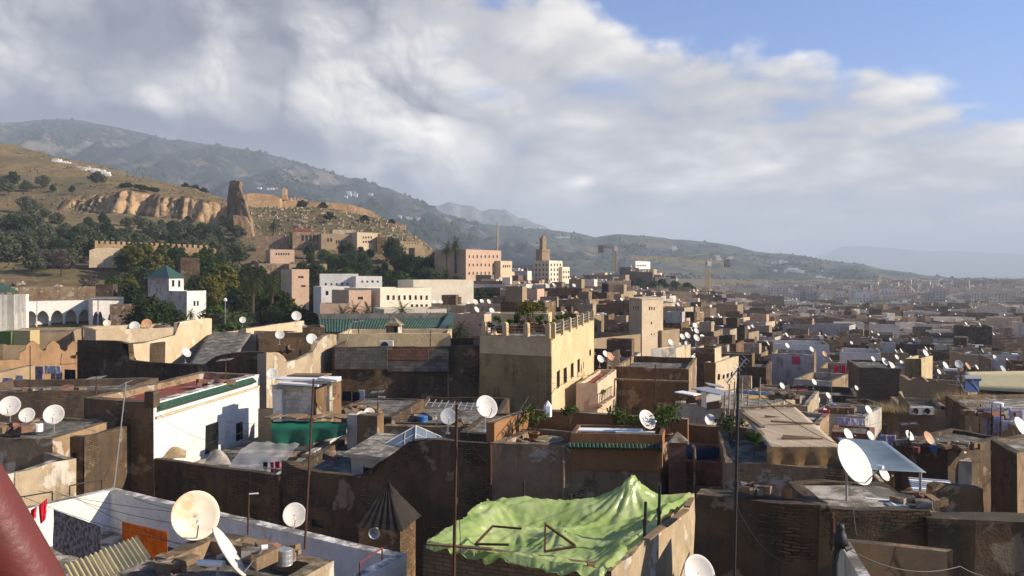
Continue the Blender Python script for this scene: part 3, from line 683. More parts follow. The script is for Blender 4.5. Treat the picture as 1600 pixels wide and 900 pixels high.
def ac_unit(c, az, label, s=1):
    t = thing('air_conditioner', c, label, 'air conditioner', 'air conditioner units'); a = R(az); d = Vector((math.cos(a), math.sin(a), 0)); n = Vector((math.sin(a), -math.cos(a), 0)); u_ = Vector((0, 0, 1)); c = Vector(c)
    m = MB(); m.box(c + u_ * .3 * s, d * .42 * s, n * .16 * s, u_ * .29 * s); m.build('casing', ACW, t)
    g = MB(); k = c + u_ * .3 * s + n * .163 * s - d * .1 * s
    g.grid([[k + d * r * math.cos(2 * math.pi * i / 20) + u_ * r * math.sin(2 * math.pi * i / 20) + n * z for i in range(20)] for r, z in ((.235 * s, 0), (.225 * s, .02), (.2 * s, .004), (.01, .004))], True)
    g.build('fan_grille', BLACK, t); f = MB()
    for q in (-.3, .3): f.box(c + d * q * s, d * .03, n * .17 * s, u_ * .02)
    f.build('foot', IRON, t); return t
def board(px0, py0, px1, py1, D0, D1, w_, label, mat=WOOD2, th=.02, name='plank', cat='plank', group='loose boards'):
    a, b = P(px0, py0, D0), P(px1, py1, D1); d = (b - a); s_ = Vector((-d.y, d.x, 0)).normalized(); u_ = s_.cross(d).normalized(); m = MB(); m.box((a + b) / 2, d / 2, s_ * w_ / 2, u_ * th); return tag(m.build(name, mat, None, (a + b) / 2), label, cat, group)
def sheet(fn, nu, nv, name, mat, label, cat, th=0, group=None, base=None):
    """a draped sheet: fn(u, v) -> point"""
    m = MB(); m.grid([[fn(i / nu, j / nv) for i in range(nu + 1)] for j in range(nv + 1)]); b0 = fn(.5, .5)
    o = m.build(name, mat, None, b0, True)
    if th: s_ = o.modifiers.new('thickness', 'SOLIDIFY'); s_.thickness = th
    return tag(o, label, cat, group)
def quad(a, b, c, d): return lambda u_, v_: a.lerp(b, u_).lerp(d.lerp(c, u_), v_)
def laundry(a, b, h, label, mat, seed, fold=.05, cat='laundry', name='hanging_cloth', group='washing on the lines', w1=1.0):
    a, b = Vector(a), Vector(b); d = (b - a).normalized(); n = Vector((-d.y, d.x, 0)); 
    def fn(u_, v_):
        k = noise.noise(Vector((u_ * 5 + seed, v_ * .8, seed))) + .5 * noise.noise(Vector((u_ * 13, v_ * 1.5, seed * 3)))
        q = a.lerp(b, .5 + (u_ - .5) * lerp(1, w1, v_)); return q + n * k * fold * (.3 + v_) - Vector((0, 0, h * v_ * (1 + .06 * noise.noise(Vector((u_ * 3, seed, 0))))))
    return sheet(fn, 18, 12, name, mat, label, cat, .006, group)
def bx(c, s_, rz, mat, name, label, cat, group=None, amp=.02, parent=None):
    m = MB(); a = R(rz); d = Vector((math.cos(a), math.sin(a), 0)); n = Vector((-math.sin(a), math.cos(a), 0)); c = Vector(c); m.box(c, d * s_[0] / 2, n * s_[1] / 2, Vector((0, 0, s_[2] / 2)))
    m.warp(amp, 1.3) if amp else None
    o = m.build(name, mat, parent, None if parent is not None else c - Vector((0, 0, s_[2] / 2)))
    return tag(o, label, cat, group) if label else o

def drum(c, r, h, mat, label, name='water_drum', cat='water drum'):
    m = MB(); m.lathe([(.01, 0), (r, 0), (r * 1.03, h * .03), (r, h * .06), (r, h * .32), (r * 1.03, h * .34), (r, h * .36), (r, h * .66), (r * 1.03, h * .68), (r, h * .7), (r, h * .97), (r * .95, h), (.01, h * .99)], c, 16); return tag(m.build(name, mat, None, c, False), label, cat, 'drums and buckets on the roofs')
def rubble(c, w_, n, mats, label, seed):
    r_ = random.Random(seed); m = MB(); c = Vector(c)
    for i in range(n):
        s_ = w_ * .16 * r_.uniform(.5, 1.3); q = c + Vector((r_.gauss(0, w_ * .3), r_.gauss(0, w_ * .2), s_ * .5 + .1 * r_.random())); a_ = r_.uniform(0, 3); m.mi = r_.randrange(len(mats)); m.box(q, Vector((math.cos(a_), math.sin(a_), r_.uniform(-.3, .3))) * s_, Vector((-math.sin(a_), math.cos(a_), 0)) * s_ * r_.uniform(.4, .8), Vector((0, 0, s_ * r_.uniform(.3, .6))))
    return tag(m.build('rubble', mats, None, c), label, 'rubble', None, 'stuff')
def pipe(px, y0, y1, D, label, mat, r=.045):
    m = MB(); a, b = P(px, y0, D), P(px, y1, D); m.tube([a, a.lerp(b, .5) + Vector((.02, 0, 0)), b], r, 7); m.tube([a + Vector((0, .25, .02)), a + Vector((0, 0, .02))], r, 7)
    for k in (.2, .5, .8): q = a.lerp(b, k); m.tube([q - Vector((0, 0, .04)), q + Vector((0, 0, .04))], r * 1.35, 7)
    return tag(m.build('drain_pipe', mat, None, a), label, 'drain pipe', 'drain pipes on house walls')
# ================================================================== the near roofs
V = Vector
SHADE_TILE = stucco('shade_black_tiles', (.045, .036, .030), (.028, .023, .02), amount=.2, moss=False)  # shade on the tower's pyramid roof, put into a near-black tile colour
# --- mossy roof at the bottom with the rusty dish
A, B, C = Q(192, 893, -5), Q(328, 833, -5), Q(523, 873, -5)
house('mossy concrete roof carrying the big rusty dish and a tilted white dish', [xy(A), xy(B), xy(C), xy(C + (A - B) * 1.1)], -5, -12, [S_STAIN, S_STAIN, S_CREAM_OLD, S_STAIN], R_GREY, par=.28, th=.3, amp=.075)
# --- white washed terrace with laundry
A, B = Q(178, 762, -7), Q(635, 865, -7)
L0, C0 = A + V((-6.1, -7.9, 0)), B + V((-1.76, -3.6, 0))
house('white washed roof terrace with washing lines below the big rusty dish', [xy(L0), xy(A), xy(B), xy(C0)], -7, -14, S_WHITE, R_PALE, par=1.3, th=.3, edges=(0, 1, 2), amp=.03)
# --- the house with the green tile edge
A, B, C = Q(132, 622, -5.3), Q(240, 630, -5.3), Q(405, 585, -5.3)
ring = [xy(A), xy(B), xy(C), xy(A + C - B)]
h = house('white house with green tiled cornice, red roof and barred windows', ring, -5.3, -14, [S_BROWN, S_WHITE, S_STAIN, S_STAIN], R_RED, par=.3, th=.5,
          wins=[(1, 331, 684, 21, 45, 'bars'), (1, 374, 674, 11, 28, 'bars')], amp=.03)
d = (C - B).normalized(); n = V((d.y, -d.x, 0)); m = MB(); Ln = (C - B).length
for i in range(58):
    s_ = .3 + i * (Ln * .90 / 58); p = B + d * s_ + n * .02; m.tube([p + V((0, 0, -.10)) - n * .05, p + n * .17 + V((0, 0, -.30))], .082, 7)
m.build('tile_cornice', GTILE2, h)
m = MB(); m.box(B + d * Ln / 2 + n * .04 + V((0, 0, -.62)), d * Ln * .49, n * .05, V((0, 0, .04))); m.build('cornice', S_CREAM, h)
m = MB(); m.box(B - d * .0 + V((-.12, .15, .15)), d * .25, n * .2, V((0, 0, .32))); m.warp(.05, 2); m.build('corner_stub', S_DARK, h)
# terrace in front of it
rt = [(-14.97, 32.7), (-8.76, 29.7), (-8.15, 39.3), (-13.25, 41.5)]
house('low walled roof terrace under the white house, part covered by plastic sheet', rt, -7.6, -14, [S_DARK, S_WHITE_OLD, S_STAIN, S_STAIN], R_PALE, par=.8, th=.28, amp=.04, edges=(0, 1, 2))
# --- long dark wall of the neighbour, stepped top
h = hD('dark brown windowed house wall with a stepped and curved top edge', -6.0, 440, 29.5, 765, 27.0, .4, zbot=-15, mats=S_DARK, par=.02, amp=.075, edges=(0, 1, 2, 3),
       prof={0: [(440, 721), (447, 723), (460, 733), (500, 738), (550, 743), (580, 747), (583, 733), (592, 722), (607, 715), (627, 703), (647, 688), (667, 687), (733, 692), (765, 695)],
             2: [(440, 721), (447, 723), (460, 733), (500, 738), (550, 743), (580, 747), (583, 733), (592, 722), (607, 715), (627, 703), (647, 688), (667, 687), (733, 692), (765, 695)]},
       wins=[(0, 497, 818, 20, 13, 'hole')], roofz=-9)
house('low flat roof between the dark wall and the brick backed yard', [(-8.6, 30.2), (-1.0, 27.7), (.2, 36.5), (-7.6, 39)], -7.5, -15, S_DARK, R_GREY, par=.25)
A, B, C = Q(548, 712, -6.9), Q(603, 718, -6.9), Q(647, 688, -6.9)
h = house('small flat roofed hut with barred window behind the dark wall', [xy(A), xy(B), xy(C), xy(A + C - B)], -6.9, -9, [S_WHITE_OLD, S_DARK], R_GREY, par=.02, wins=[(0, 575, 738, 16, 18, 'bars')], th=.2)
m = MB(); m.prism([xy(p) for p in (A + V((-.25, -.25, 0)), B + V((.1, -.3, 0)), C + V((.2, .2, 0)), A + C - B + V((-.2, .2, 0)))], -6.9, -6.76); m.warp(.03, 1.2); m.build('roof_slab', R_PALE, h)
# skylight
a, b, c_, e = Q(600, 694, -6.75), Q(648, 703, -6.75), Q(697, 686, -6.75), Q(652, 676, -6.75); ap = (a + b + c_ + e) / 4 + V((0, 0, .62))
t = thing('skylight', (a + c_) / 2, 'glass pyramid skylight on the roof behind the dark wall', 'skylight'); m = MB()
for p, q in ((a, b), (b, c_), (c_, e), (e, a)): m.face([p, q, ap])
m.build('glazing', GLASS, t); m = MB()
for p, q in ((a, b), (b, c_), (c_, e), (e, a)):
    m.tube([p, q], .05, 4); m.tube([p, ap], .035, 4)
    for f in (.33, .66): m.tube([p.lerp(q, f), p.lerp(ap, f) if f > .5 else q.lerp(ap, 1 - f)], .02, 4)
m.build('frame', S_WHITE_OLD, t)
m = MB(); m.prism([xy(a), xy(b), xy(c_), xy(e)], -7.7, -6.76); m.build('kerb', S_WHITE_OLD, t)
# --- little tower with tiled pyramid roof and loudspeaker
cx, cy, hw = -3.62, 23.0, .62; rz_ = R(-14); ring = [(cx + hw * (math.cos(rz_) * i - math.sin(rz_) * j), cy + hw * (math.sin(rz_) * i + math.cos(rz_) * j)) for i, j in ((-1, -1), (1, -1), (1, 1), (-1, 1))]
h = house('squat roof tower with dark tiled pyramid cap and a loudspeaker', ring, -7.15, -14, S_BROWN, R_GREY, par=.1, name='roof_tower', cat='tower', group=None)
m = MB(); ap = V((cx, cy, -6.05)); o = [V((*p, -7.2)) for p in inset(ring, -.14)]
for i in range(4):
    a, b = o[i], o[(i + 1) % 4]; rows = []
    for j in range(9):
        f = j / 8; row = [a.lerp(b, k / 12).lerp(ap, f * .97) + V((0, 0, .035 * (k % 2) - .02 * (j % 2))) for k in range(13)]; rows.append(row)
    m.grid(rows)
m.build('pyramid_roof', SHADE_TILE, h)
t = thing('loudspeaker', P(585, 833, 22.1), 'grey horn loudspeaker fixed to the squat tiled tower', 'loudspeaker'); m = MB(); p = P(585, 833, 21.95)
m.grid([[p + V((math.cos(k * math.pi / 8) * r, y, math.sin(k * math.pi / 8) * r)) for k in range(16)] for r, y in ((.04, .22), (.06, .12), (.11, .02), (.16, -.04), (.165, -.05), (.15, -.04), (.05, .06))], True); m.build('horn', STEEL, t, smooth_=True)
m = MB(); m.tube([p + V((0, .1, 0)), p + V((0, .34, 0))], .06, 8); m.build('driver', STEEL, t)
# --- house with the green plastic cover
A, B, C, D_ = Q(660, 853, -6), Q(955, 892, -6), Q(1087, 772, -6), Q(775, 788, -6)
house('small roofless yard covered with bright green plastic sheeting', [xy(A), xy(B), xy(C), xy(D_)], -6, -14, [B_MUD, S_CREAM_OLD, S_STAIN, S_STAIN], R_GREY, par=2.2, th=.32, amp=.07, seg=.35)
ta, tb, tc, td = Q(664, 850, -5.93), Q(938, 899, -5.93), Q(1084, 776, -5.93), Q(762, 790, -5.93)
PK = [((.70, .97), .62, .07), ((.52, .50), .30, .085), ((.27, .62), .24, .075), ((.97, .70), .22, .10), ((.06, .9), .16, .2), ((.9, .35), .14, .07)]
def tarp(u_, v_):
    p = ta.lerp(tb, u_).lerp(td.lerp(tc, u_), v_); e = min(u_, 1 - u_, v_, 1 - v_); z = -.42 * smooth(e, 0, .28) * (1 + .3 * math.sin(u_ * 7))
    for (a, b), hh, w_ in PK:
        r = math.hypot(u_ - a, (v_ - b) * .8); an = math.atan2(v_ - b, u_ - a); z += hh * math.exp(-(r / w_) ** 1.1) * (1 + .30 * math.sin(an * 9 + a * 20) * smooth(r, .01, .12))
        z += hh * .08 * math.sin(an * 17 + 2) * math.exp(-(r / (w_ * 3)) ** 2)
    q = V((u_ * 5, v_ * 4, 1)); z += .05 * noise.noise(q * 1.3) + .05 * (.5 - abs(noise.noise(V((u_ * 18 + v_ * 6, v_ * 5 - u_ * 4, 2))))) ** 3 * 8 * .5 + .035 * (.5 - abs(noise.noise(V((u_ * 7 - v_ * 9, v_ * 14 + u_ * 6, 8))))) + .02 * noise.noise(q * 6) + .008 * noise.noise(q * 17)
    rag = .10 * noise.noise(V((u_ * 14, v_ * 14, 5))) * (1 - smooth(e, 0, .05))
    if u_ > .985: z -= .10 + .1 * noise.noise(V((v_ * 20, 0, 0)))
    if v_ < .015: z -= .16 + .16 * noise.noise(V((u_ * 12, 3, 0)))
    return p + V((rag, rag, z + .04))
sheet(tarp, 110, 90, 'plastic_cover', TARP_G, 'bright green translucent plastic sheeting tented over the small yard', 'plastic cover')
for q in ((742, 850, 795, 851, 16.9, 16.7, .055), (745, 848, 770, 822, 16.9, 18, .045), (768, 822, 815, 826, 18, 17.9, .04), (850, 862, 900, 854, 16.5, 16.6, .05), (853, 820, 898, 852, 17.6, 16.6, .045), (852, 818, 851, 860, 17.6, 16.5, .045),
          (1010, 843, 1036, 822, 16.9, 17.9, .16), (1038, 822, 1072, 796, 18.0, 19.6, .16), (1073, 792, 1080, 778, 19.8, 21, .16), (672, 848, 700, 826, 17.4, 18.6, .12), (668, 850, 770, 858, 17.2, 16.7, .10)):
    board(*q, {.16: 'broad pale board holding the green sheeting on the wall top'}.get(q[-1], 'thin wooden batten lying on the green plastic sheeting'), mat=WOOD2 if q[-1] > .08 else RUSTY)
for x, y0, y1, D in ((1008, 784, 832, 17.6), (1030, 757, 822, 18.2), (891, 772, 800, 20.6), (818, 752, 798, 20.8)):
    mast((x + 1, x - 1), y0, y1 + 10, D, {1008: 'short dark post through the green sheeting, shorter of the two by the pale boards', 1030: 'tall dark post through the green sheeting beside pale boards', 891: 'stubby dark post behind the green sheeting', 818: 'thin dark post at the back corner of green sheeting'}[x], .035, IRON, name='post')
bx(P(924, 888, 15.9), (.14, .1, .22), 10, B_RED, 'brick', 'single brown brick standing on the green plastic edge', 'brick')
# --- dark walls at the lower corner
hD('long dark mildewed wall behind the cat shaped post top', -5, 1088, 18.0, 1277, 16.95, .6, zbot=-15, mats=S_DARK, par=.02, amp=.09)
hD('flat roof stub with scrap wood and the big white dish', -5.02, 1277, 16.9, 1457, 16.75, 2.4, zbot=-15, mats=S_DARK, par=.04, amp=.09, roof=R_PALE)
hD('low dark wall running out beside the stone block tower', -5.15, 1452, 16.6, 1660, 16.4, .55, zbot=-15, mats=S_DARK, par=.02, amp=.09)
hD('shaded low roof tucked below the long dark wall', -6.9, 1040, 15.2, 1330, 13.9, 3, zbot=-15, mats=S_DARK, par=.1, amp=.075)
A, B = Q(1308, 838, -4.5), Q(1488, 858, -4.5)
house('pale capped low yard wall in front of the dark wall', [xy(A + V((-.55, -2.4, 0))), xy(A), xy(B), xy(B + V((.4, -2.6, 0)))], -4.5, -12, [S_WHITE_OLD, S_STAIN, S_STAIN, S_STAIN], R_GREY, par=1.6, th=.17, amp=.03, edges=(0, 1))
# stained stucco wall and the plank shed roof
hD('pale stained house wall under the plank shed roof', -5.55, 1134, 23.2, 1345, 22.4, 5, zbot=-15, mats=S_STAIN, par=.2, amp=.075)
a, b, c_, e = P(1200, 697, 23), P(1312, 697, 23), P(1243, 636, 30), P(1156, 640, 30)
sheet(quad(a, b, c_, e), 14, 8, 'shed_roof', WOOD, 'tan plank shed roof sloping beside the blue grey tarpaulin', 'shed roof', .06)
sheet(lambda u_, v_: P(lerp(1198, 1314, u_), 699, 22.95) - V((0, .0 + .05 * math.sin(u_ * 20) * v_, v_ * .62)), 20, 4, 'canvas_fascia', cloth('tan_canvas', (.34, .22, .11)), 'tan canvas strip hanging below the plank roof edge', 'canvas')
for q in ((1205, 658, 1280, 663, 26.5, 26.5, .12), (1222, 684, 1285, 686, 24, 24, .1), (1224, 681, 1270, 684, 24.2, 24.2, .1), (1160, 645, 1192, 668, 29, 26, .14), (1185, 672, 1196, 684, 25.6, 24.5, .14), (1196, 650, 1222, 653, 28, 28, .1), (1158, 637, 1250, 633, 30, 30.2, .16)):
    p = list(q); board(*q, 'loose dark plank lying on the plank shed roof', mat=WOOD2, th=.03)
a, b, c_, e = P(1306, 684, 25.5), P(1382, 690, 25.2), P(1447, 739, 21.5), P(1338, 733, 21.2)
sheet(lambda u_, v_: quad(a, b, c_, e)(u_, v_) - V((0, 0, .16 * math.sin(math.pi * v_) * math.sin(math.pi * u_))), 12, 12, 'tarpaulin', TARP_B, 'blue grey tarpaulin awning stretched beside the plank roof', 'tarpaulin', .02)
mast((1438, 1438), 737, 800, 21.4, 'grey steel awning post holding the blue grey tarpaulin', .04, STEEL, name='awning_post')
board(1355, 730, 1405, 780, 20.5, 19, .1, 'pale diagonal strut under the blue grey tarpaulin', S_CREAM)
for i, q in enumerate(((1308, 786, 1375, 782, 17.6, 17.8, .16), (1352, 779, 1440, 788, 17.9, 17.4, .08), (1385, 789, 1425, 791, 17.3, 17.3, .25), (1405, 795, 1440, 790, 17.1, 17.3, .07), (1391, 785, 1400, 791, 17.5, 17.2, .05), (1370, 781, 1445, 786, 18.2, 17.6, .1), (1330, 767, 1405, 775, 19.2, 19.2, .3))):
    board(*q, ('long maroon painted plank beside the big white dish', 'thin white slat on the scrap wood pile', 'broad blue grey board on the scrap wood pile', 'narrow pale lath at the end of scrap pile', 'short white lath stub in the scrap wood pile', 'brown lath behind the scrap wood pile', 'broad brown beam under the blue grey tarpaulin')[i],
          mat=(REDM, PLASTIC, TARP_B, S_CREAM, PLASTIC, WOOD2, WOOD2)[i])
# --- terrace house in the middle with pots
rt = [(-.7, 27.05), (5.0, 26.5), (5.75, 28.2), (.75, 30.0)]
house('brown stuccoed terrace house with potted plants and a table on top', rt, -5.78, -15, S_STAIN, S_ORANGE, par=.5, th=.3, wins=[(0, 790, 790, 9, 14, 'hole')], amp=.04)
house('rust coloured back wall of the potted plant terrace', [(-.62, 27.5), (.72, 30.15), (6.3, 28.2), (6.4, 28.5), (.6, 30.5), (-.9, 27.55)], -5.15, -12, S_ORANGE, R_GREY, par=.02, th=.02, amp=.03)
h = house('low tan roof enclosure holding air conditioners, tiled along its foot', [(2.0, 26.72), (5.05, 26.44), (5.45, 27.9), (2.35, 28.35)], -5.36, -6.6, S_ORANGE, R_GREY, par=.42, th=.14, amp=.02)
m = MB()
for i in range(24): p = V((1.95 + i * .131, 26.70 - i * .0118, -5.76)); m.tube([p + V((0, .02, .05)), p + V((0, -.17, -.06))], .062, 7)
m.build('tile_coping', GTILE2, h)
ac_unit(P(980, 688, 27.1) + V((0, 0, -.25)), -6, 'long pale air conditioner in the low tan enclosure', .95)
ac_unit(P(1010, 684, 27.0) + V((0, 0, -.2)), -6, 'boxy air conditioner at the foot of the white dish', .7)
bx(P(953, 672, 27.6), (2.3, .5, .05), -6, PLASTIC, 'awning_board', 'pale board laid over the low tan enclosure', 'board', None, .01)
h = house('brick pillar with small pyramid cap at the terrace corner', [(5.2, 25.9), (5.72, 25.85), (5.77, 26.35), (5.25, 26.4)], -5.5, -13, B_RED, R_GREY, par=.02, th=.05, name='brick_pillar', cat='pillar', group=None, wins=[(0, 1048, 707, 4, 8, 'hole')], amp=.015)
m = MB(); o = [V((*p, -5.5)) for p in ((5.1, 25.8), (5.82, 25.75), (5.87, 26.45), (5.15, 26.5))]; ap = V((5.48, 26.1, -5.18))
for i in range(4): m.face([o[i], o[(i + 1) % 4], ap])
m.face(o); m.build('pyramid_cap', S_STAIN, h)
t = thing('garden_table', P(857, 693, 28.2), 'round white garden table on the potted plant terrace', 'table'); c_ = P(857, 686, 28.2)
m = MB(); m.lathe([(.01, .02), (.55, .02), (.56, 0), (.54, -.02), (.01, -.02)], c_, 20); m.build('table_top', S_CREAM, t)
for k in range(3): m = MB(); a_ = k * 2.1; m.tube([c_, c_ + V((math.cos(a_) * .3, math.sin(a_) * .3, -.6))], .025, 5); m.build('leg', IRON, t)
for i, (px, py, D, hh, ww, n_, pot) in enumerate(((834, 690, 28.3, 1.1, .5, 260, .2), (890, 664, 29.2, .9, .45, 200, None), (961, 672, 28.6, .85, .5, 240, None), (992, 672, 28.2, .45, .6, 160, None), (1043, 690, 27.6, 1.2, .7, 560, .18), (832, 660, 29.5, .6, .45, 160, None))):
    plant('terrace_plant', P(px, py, D), ('leafy pot plant in terracotta beside the round table', 'wispy climber on the rust coloured terrace wall', 'small bush behind the low tan enclosure', 'low creeping plant left of the white dish', 'tall leafy bush beside the brick pillar', 'climbing plant in the terrace wall corner')[i], L_GREEN, hh, ww, n_, .06, 40 + i, pot)
t = thing('lantern', P(856, 651, 29), 'white metal lantern hung above the terrace wall', 'lantern'); c_ = P(856, 640, 29); m = MB(); m.lathe([(.01, .33), (.15, .14), (.15, -.26), (.01, -.26)], c_, 6); m.build('lantern_body', PLASTIC, t)
m = MB(); m.tube([c_ + V((0, 0, .3)), c_ + V((.25, .2, .75)), c_ + V((.6, 1.0, .8))], .012, 4); m.build('bracket', IRON, t)
t = thing('stair_railing', P(800, 690, 28), 'black iron stair railing beside the potted plant terrace', 'railing'); m = MB()
for k in (0, .35): m.tube([P(792, 690, 27.6) + V((0, 0, k)), P(826, 634, 30.2) + V((0, 0, k))], .018, 4)
for i in range(9): p = P(792, 690, 27.6).lerp(P(826, 634, 30.2), i / 8); m.tube([p + V((0, 0, -.1)), p + V((0, 0, .36))], .012, 4)
m.build('rails', IRON, t)
# brick wall and blue sheet right of the pillar
hD('low brick wall under the blue sheet beside the pillar', -6.2, 1059, 26.3, 1133, 25.9, 3, zbot=-6.95, mats=B_RED, par=.1, amp=.03)
hD('stuccoed lower storey under the low brick wall', -6.97, 1058, 26.25, 1136, 25.85, 3, zbot=-15, mats=S_STAIN, par=.02, amp=.03)
sheet(lambda u_, v_: P(lerp(1059, 1142, u_), lerp(692, 698, u_), 26.6) + V((0, .5 * math.sin(v_ * 1.5), -v_ * .72 - .08 * math.sin(u_ * math.pi))), 16, 6, 'tarpaulin', TARP_B2, 'dark blue sheet hung over the low brick wall', 'tarpaulin')
hD('rust brown parapet wall behind the dark blue sheet', -5.6, 1055, 29.6, 1165, 28.6, .4, zbot=-13, mats=S_ORANGE, par=.02)
plant('agave', P(1178, 716, 23.6), 'spiky agave growing on top of the pale stained wall', L_GREEN, .7, .35, 140, .1, 91, None)
plant('terrace_plant', P(1140, 695, 27), 'dark leafy plant beside the dark blue sheet', L_DARK, .9, .6, 320, .06, 92, None)
# --- left: roofs with three dishes, cream curved wall
A, B = Q(118, 716, -6.6), Q(8, 740, -6.6)
house('cream peeling parapet wall with graffiti inside, lit by the sun', [xy(B + V((-4, -5, 0))), xy(B), xy(A), xy(A + V((-3.0, 2.2, 0))), xy(A + V((-9, -3, 0)))], -6.6, -14, [S_CREAM_OLD], R_PALE, par=1.2, th=.25, amp=.075, edges=(0, 1, 2), prof={1: [(8, 742), (40, 735), (92, 718), (118, 716)]})
hD('flat grey roof carrying three white dishes in a row', -6.1, -60, 29.6, 82, 29.3, 4.2, zbot=-14, mats=S_STAIN, par=.1, amp=.075)
hD('darker lower roof beside the three dish roof', -6.25, 84, 30.4, 131, 30.2, 4, zbot=-14, mats=[S_DARK], par=.15, amp=.075, wins=[(0, 112, 722, 24, 30, 'hole')])
hD('long low dark brick wall behind the three dishes', -6.1, -60, 41, 200, 42, 5, zbot=-14, mats=B_MUD, par=.4, amp=.07)
# --- hut with junk roof, mid left
hD('whitewashed block hut with junk sheets on its roof', -5.35, 426, 38.3, 490, 37.5, 2.4, zbot=-12, mats=[B_WHITE, S_BROWN], par=.05, amp=.04)
hD('narrow white buttress on the whitewashed block hut', -5.5, 427, 38.05, 440, 37.9, .3, zbot=-12, mats=S_WHITE, par=.02, amp=.02)
hD('shaded tan wall between the white house and the hut', -6.7, 404, 39.4, 428, 39.1, .5, zbot=-12, mats=S_CREAM_OLD, par=.02)
mast((515, 515), 598, 642, 37.5, 'pale round column carrying the junk roof of the hut', .13, S_CREAM_OLD, name='roof_column')
for i, (x0, y0, x1, y1, D0, D1, w_) in enumerate(((440, 590, 525, 592, 38.5, 38, 1.3), (455, 586, 512, 586, 39, 38.6, .9), (438, 598, 500, 602, 37.6, 37.2, .5), (500, 590, 530, 594, 37.4, 37.2, .5))):
    board(x0, y0, x1, y1, D0, D1, w_, ('white crumpled roofing sheet on the block hut', 'brown roofing board on the block hut', 'narrow white roof sheet at the hut edge', 'white sheet sticking out past the hut corner')[i], mat=(PLASTIC, WOOD2, PLASTIC, PLASTIC)[i], th=.04, name='roof_sheet', cat='roof sheet', group='sheets on the hut roof')
for i in range(9): x = 420 + i * 13.5; board(x, 651 + rng.uniform(-2, 2), x + 12, 652 + rng.uniform(-2, 2), 36.3, 36.2, rng.uniform(.7, 1.1), 'short weathered board in the row above the green awning', mat=rng.choice([WOOD2, S_TAN, WOOD]), th=.03)
a, b, c_, e = P(424, 658, 36.4), P(540, 659, 36.0), P(541, 664, 34.8), P(424, 668, 34.8)
def awn(u_, v_):
    p = quad(a, b, c_, e)(u_, min(1, v_ * 2)); k = max(0, v_ - .5) * 2; return p - V((0, .1 * math.sin(u_ * 17) * k, k * (.95 - .55 * u_) + .12 * math.sin(math.pi * u_) * v_ + .05 * noise.noise(V((u_ * 6, v_ * 4, 0)))))
sheet(awn, 30, 14, 'tarpaulin', TARP_D, 'dark green tarpaulin awning below the block hut', 'tarpaulin')
a, b, c_, e = P(352, 736, 31.6), P(440, 733, 30.6), P(468, 694, 34), P(398, 690, 35)
sheet(lambda u_, v_: quad(a, b, c_, e)(u_, v_) + V((0, 0, .22 * math.sin(3.1 * v_) * (1 - .8 * u_) + .10 * noise.noise(V((u_ * 5, v_ * 5, 1))))), 24, 18, 'plastic_cover', CLEAR, 'crumpled clear plastic sheet beside the barred windows', 'plastic cover')
a, b, c_, e = P(252, 716, 33.0), P(290, 716, 32.6), P(292, 704, 34.5), P(256, 702, 34.8)
sheet(lambda u_, v_: quad(a, b, c_, e)(u_, v_) + V((0, 0, .3 * math.sin(3 * u_) * math.sin(3 * v_))), 10, 10, 'cloth_cover', cloth('beige_cloth', (.50, .38, .22)), 'beige cloth heap at the foot of the white wall', 'cloth')
a, b, c_, e = P(318, 725, 32.2), P(362, 726, 31.8), P(352, 710, 33.6), P(330, 706, 33.8)
sheet(lambda u_, v_: quad(a, b, c_, e)(u_, v_) + V((0, 0, .35 * math.sin(3 * u_) * math.sin(3 * v_))), 10, 10, 'cloth_cover', cloth('pale_canvas', (.55, .48, .38)), 'pale canvas heap beside the clear plastic sheet', 'cloth')
bx(P(564, 655, 35.5) + V((0, 0, -.6)), (1.0, .8, 1.7), -12, S_WHITE_OLD, 'roof_stub', 'small white block stub under the pair of dishes', 'masonry stub')
bx(P(579, 668, 35.0) + V((0, 0, -.4)), (.95, .8, 2.0), -12, S_BROWN, 'roof_stub', 'rust brown block stub beside the white stub', 'masonry stub')
hD('pale flat roof in the brick walled yard', -7.3, 505, 41, 612, 40.4, 6, zbot=-14, mats=S_DARK, par=.05, roof=R_GREY)
hD('sunken dark roof below the yellow house', -7.7, 612, 41, 770, 40.5, 9, zbot=-15, mats=S_DARK, par=.3, roof=R_GREY)
hD('narrow stepped roof at the foot of the iron stairs', -6.6, 718, 33, 792, 32.6, 5, zbot=-14, mats=S_DARK, par=.08)
hD('thin pale parapet in front of the sunken roof', -7.15, 600, 37.5, 730, 37, .4, zbot=-14, mats=S_STAIN, par=.02)
# --- dark brick wall and the ochre parapet behind it
hD('tall soot dark wall of grey and red blocks in the middle', -4.75, 519, 52.0, 748, 52.6, 7, zbot=-15, mats=S_DARK, par=.5, amp=.09)
for (x0, x1, y0, y1, mt_, lab) in ((523, 606, 543, 577, B_BLOCK, 'grey_block_course'), (606, 670, 546, 563, B_RBLOCK, 'red_block_course'), (606, 700, 563.5, 580, B_BLOCK, 'grey_block_course'), (670, 700, 546, 563, B_BLOCK, 'grey_block_course')):
    a, b = P(x0, y1, lerp(52, 52.6, (x0 - 519) / 229) - .04), P(x1, y0, lerp(52, 52.6, (x1 - 519) / 229) - .04); q = MB(); q.abox(a.x, b.x, a.y - .06, a.y + .06, a.z, b.z); q.warp(.03, 1.1); o = q.build(lab, mt_, [k for k in col.objects if k.get('label') == 'tall soot dark wall of grey and red blocks in the middle'][0])
hD('ochre parapet strip behind the soot dark block wall', -4.25, 529, 57, 704, 57.5, 5, zbot=-15, mats=S_OCHRE, par=.7)
ac_unit(P(604, 545, 56.5) + V((0, 0, -.1)), 0, 'white air conditioner on the ochre parapet strip', 1.15)
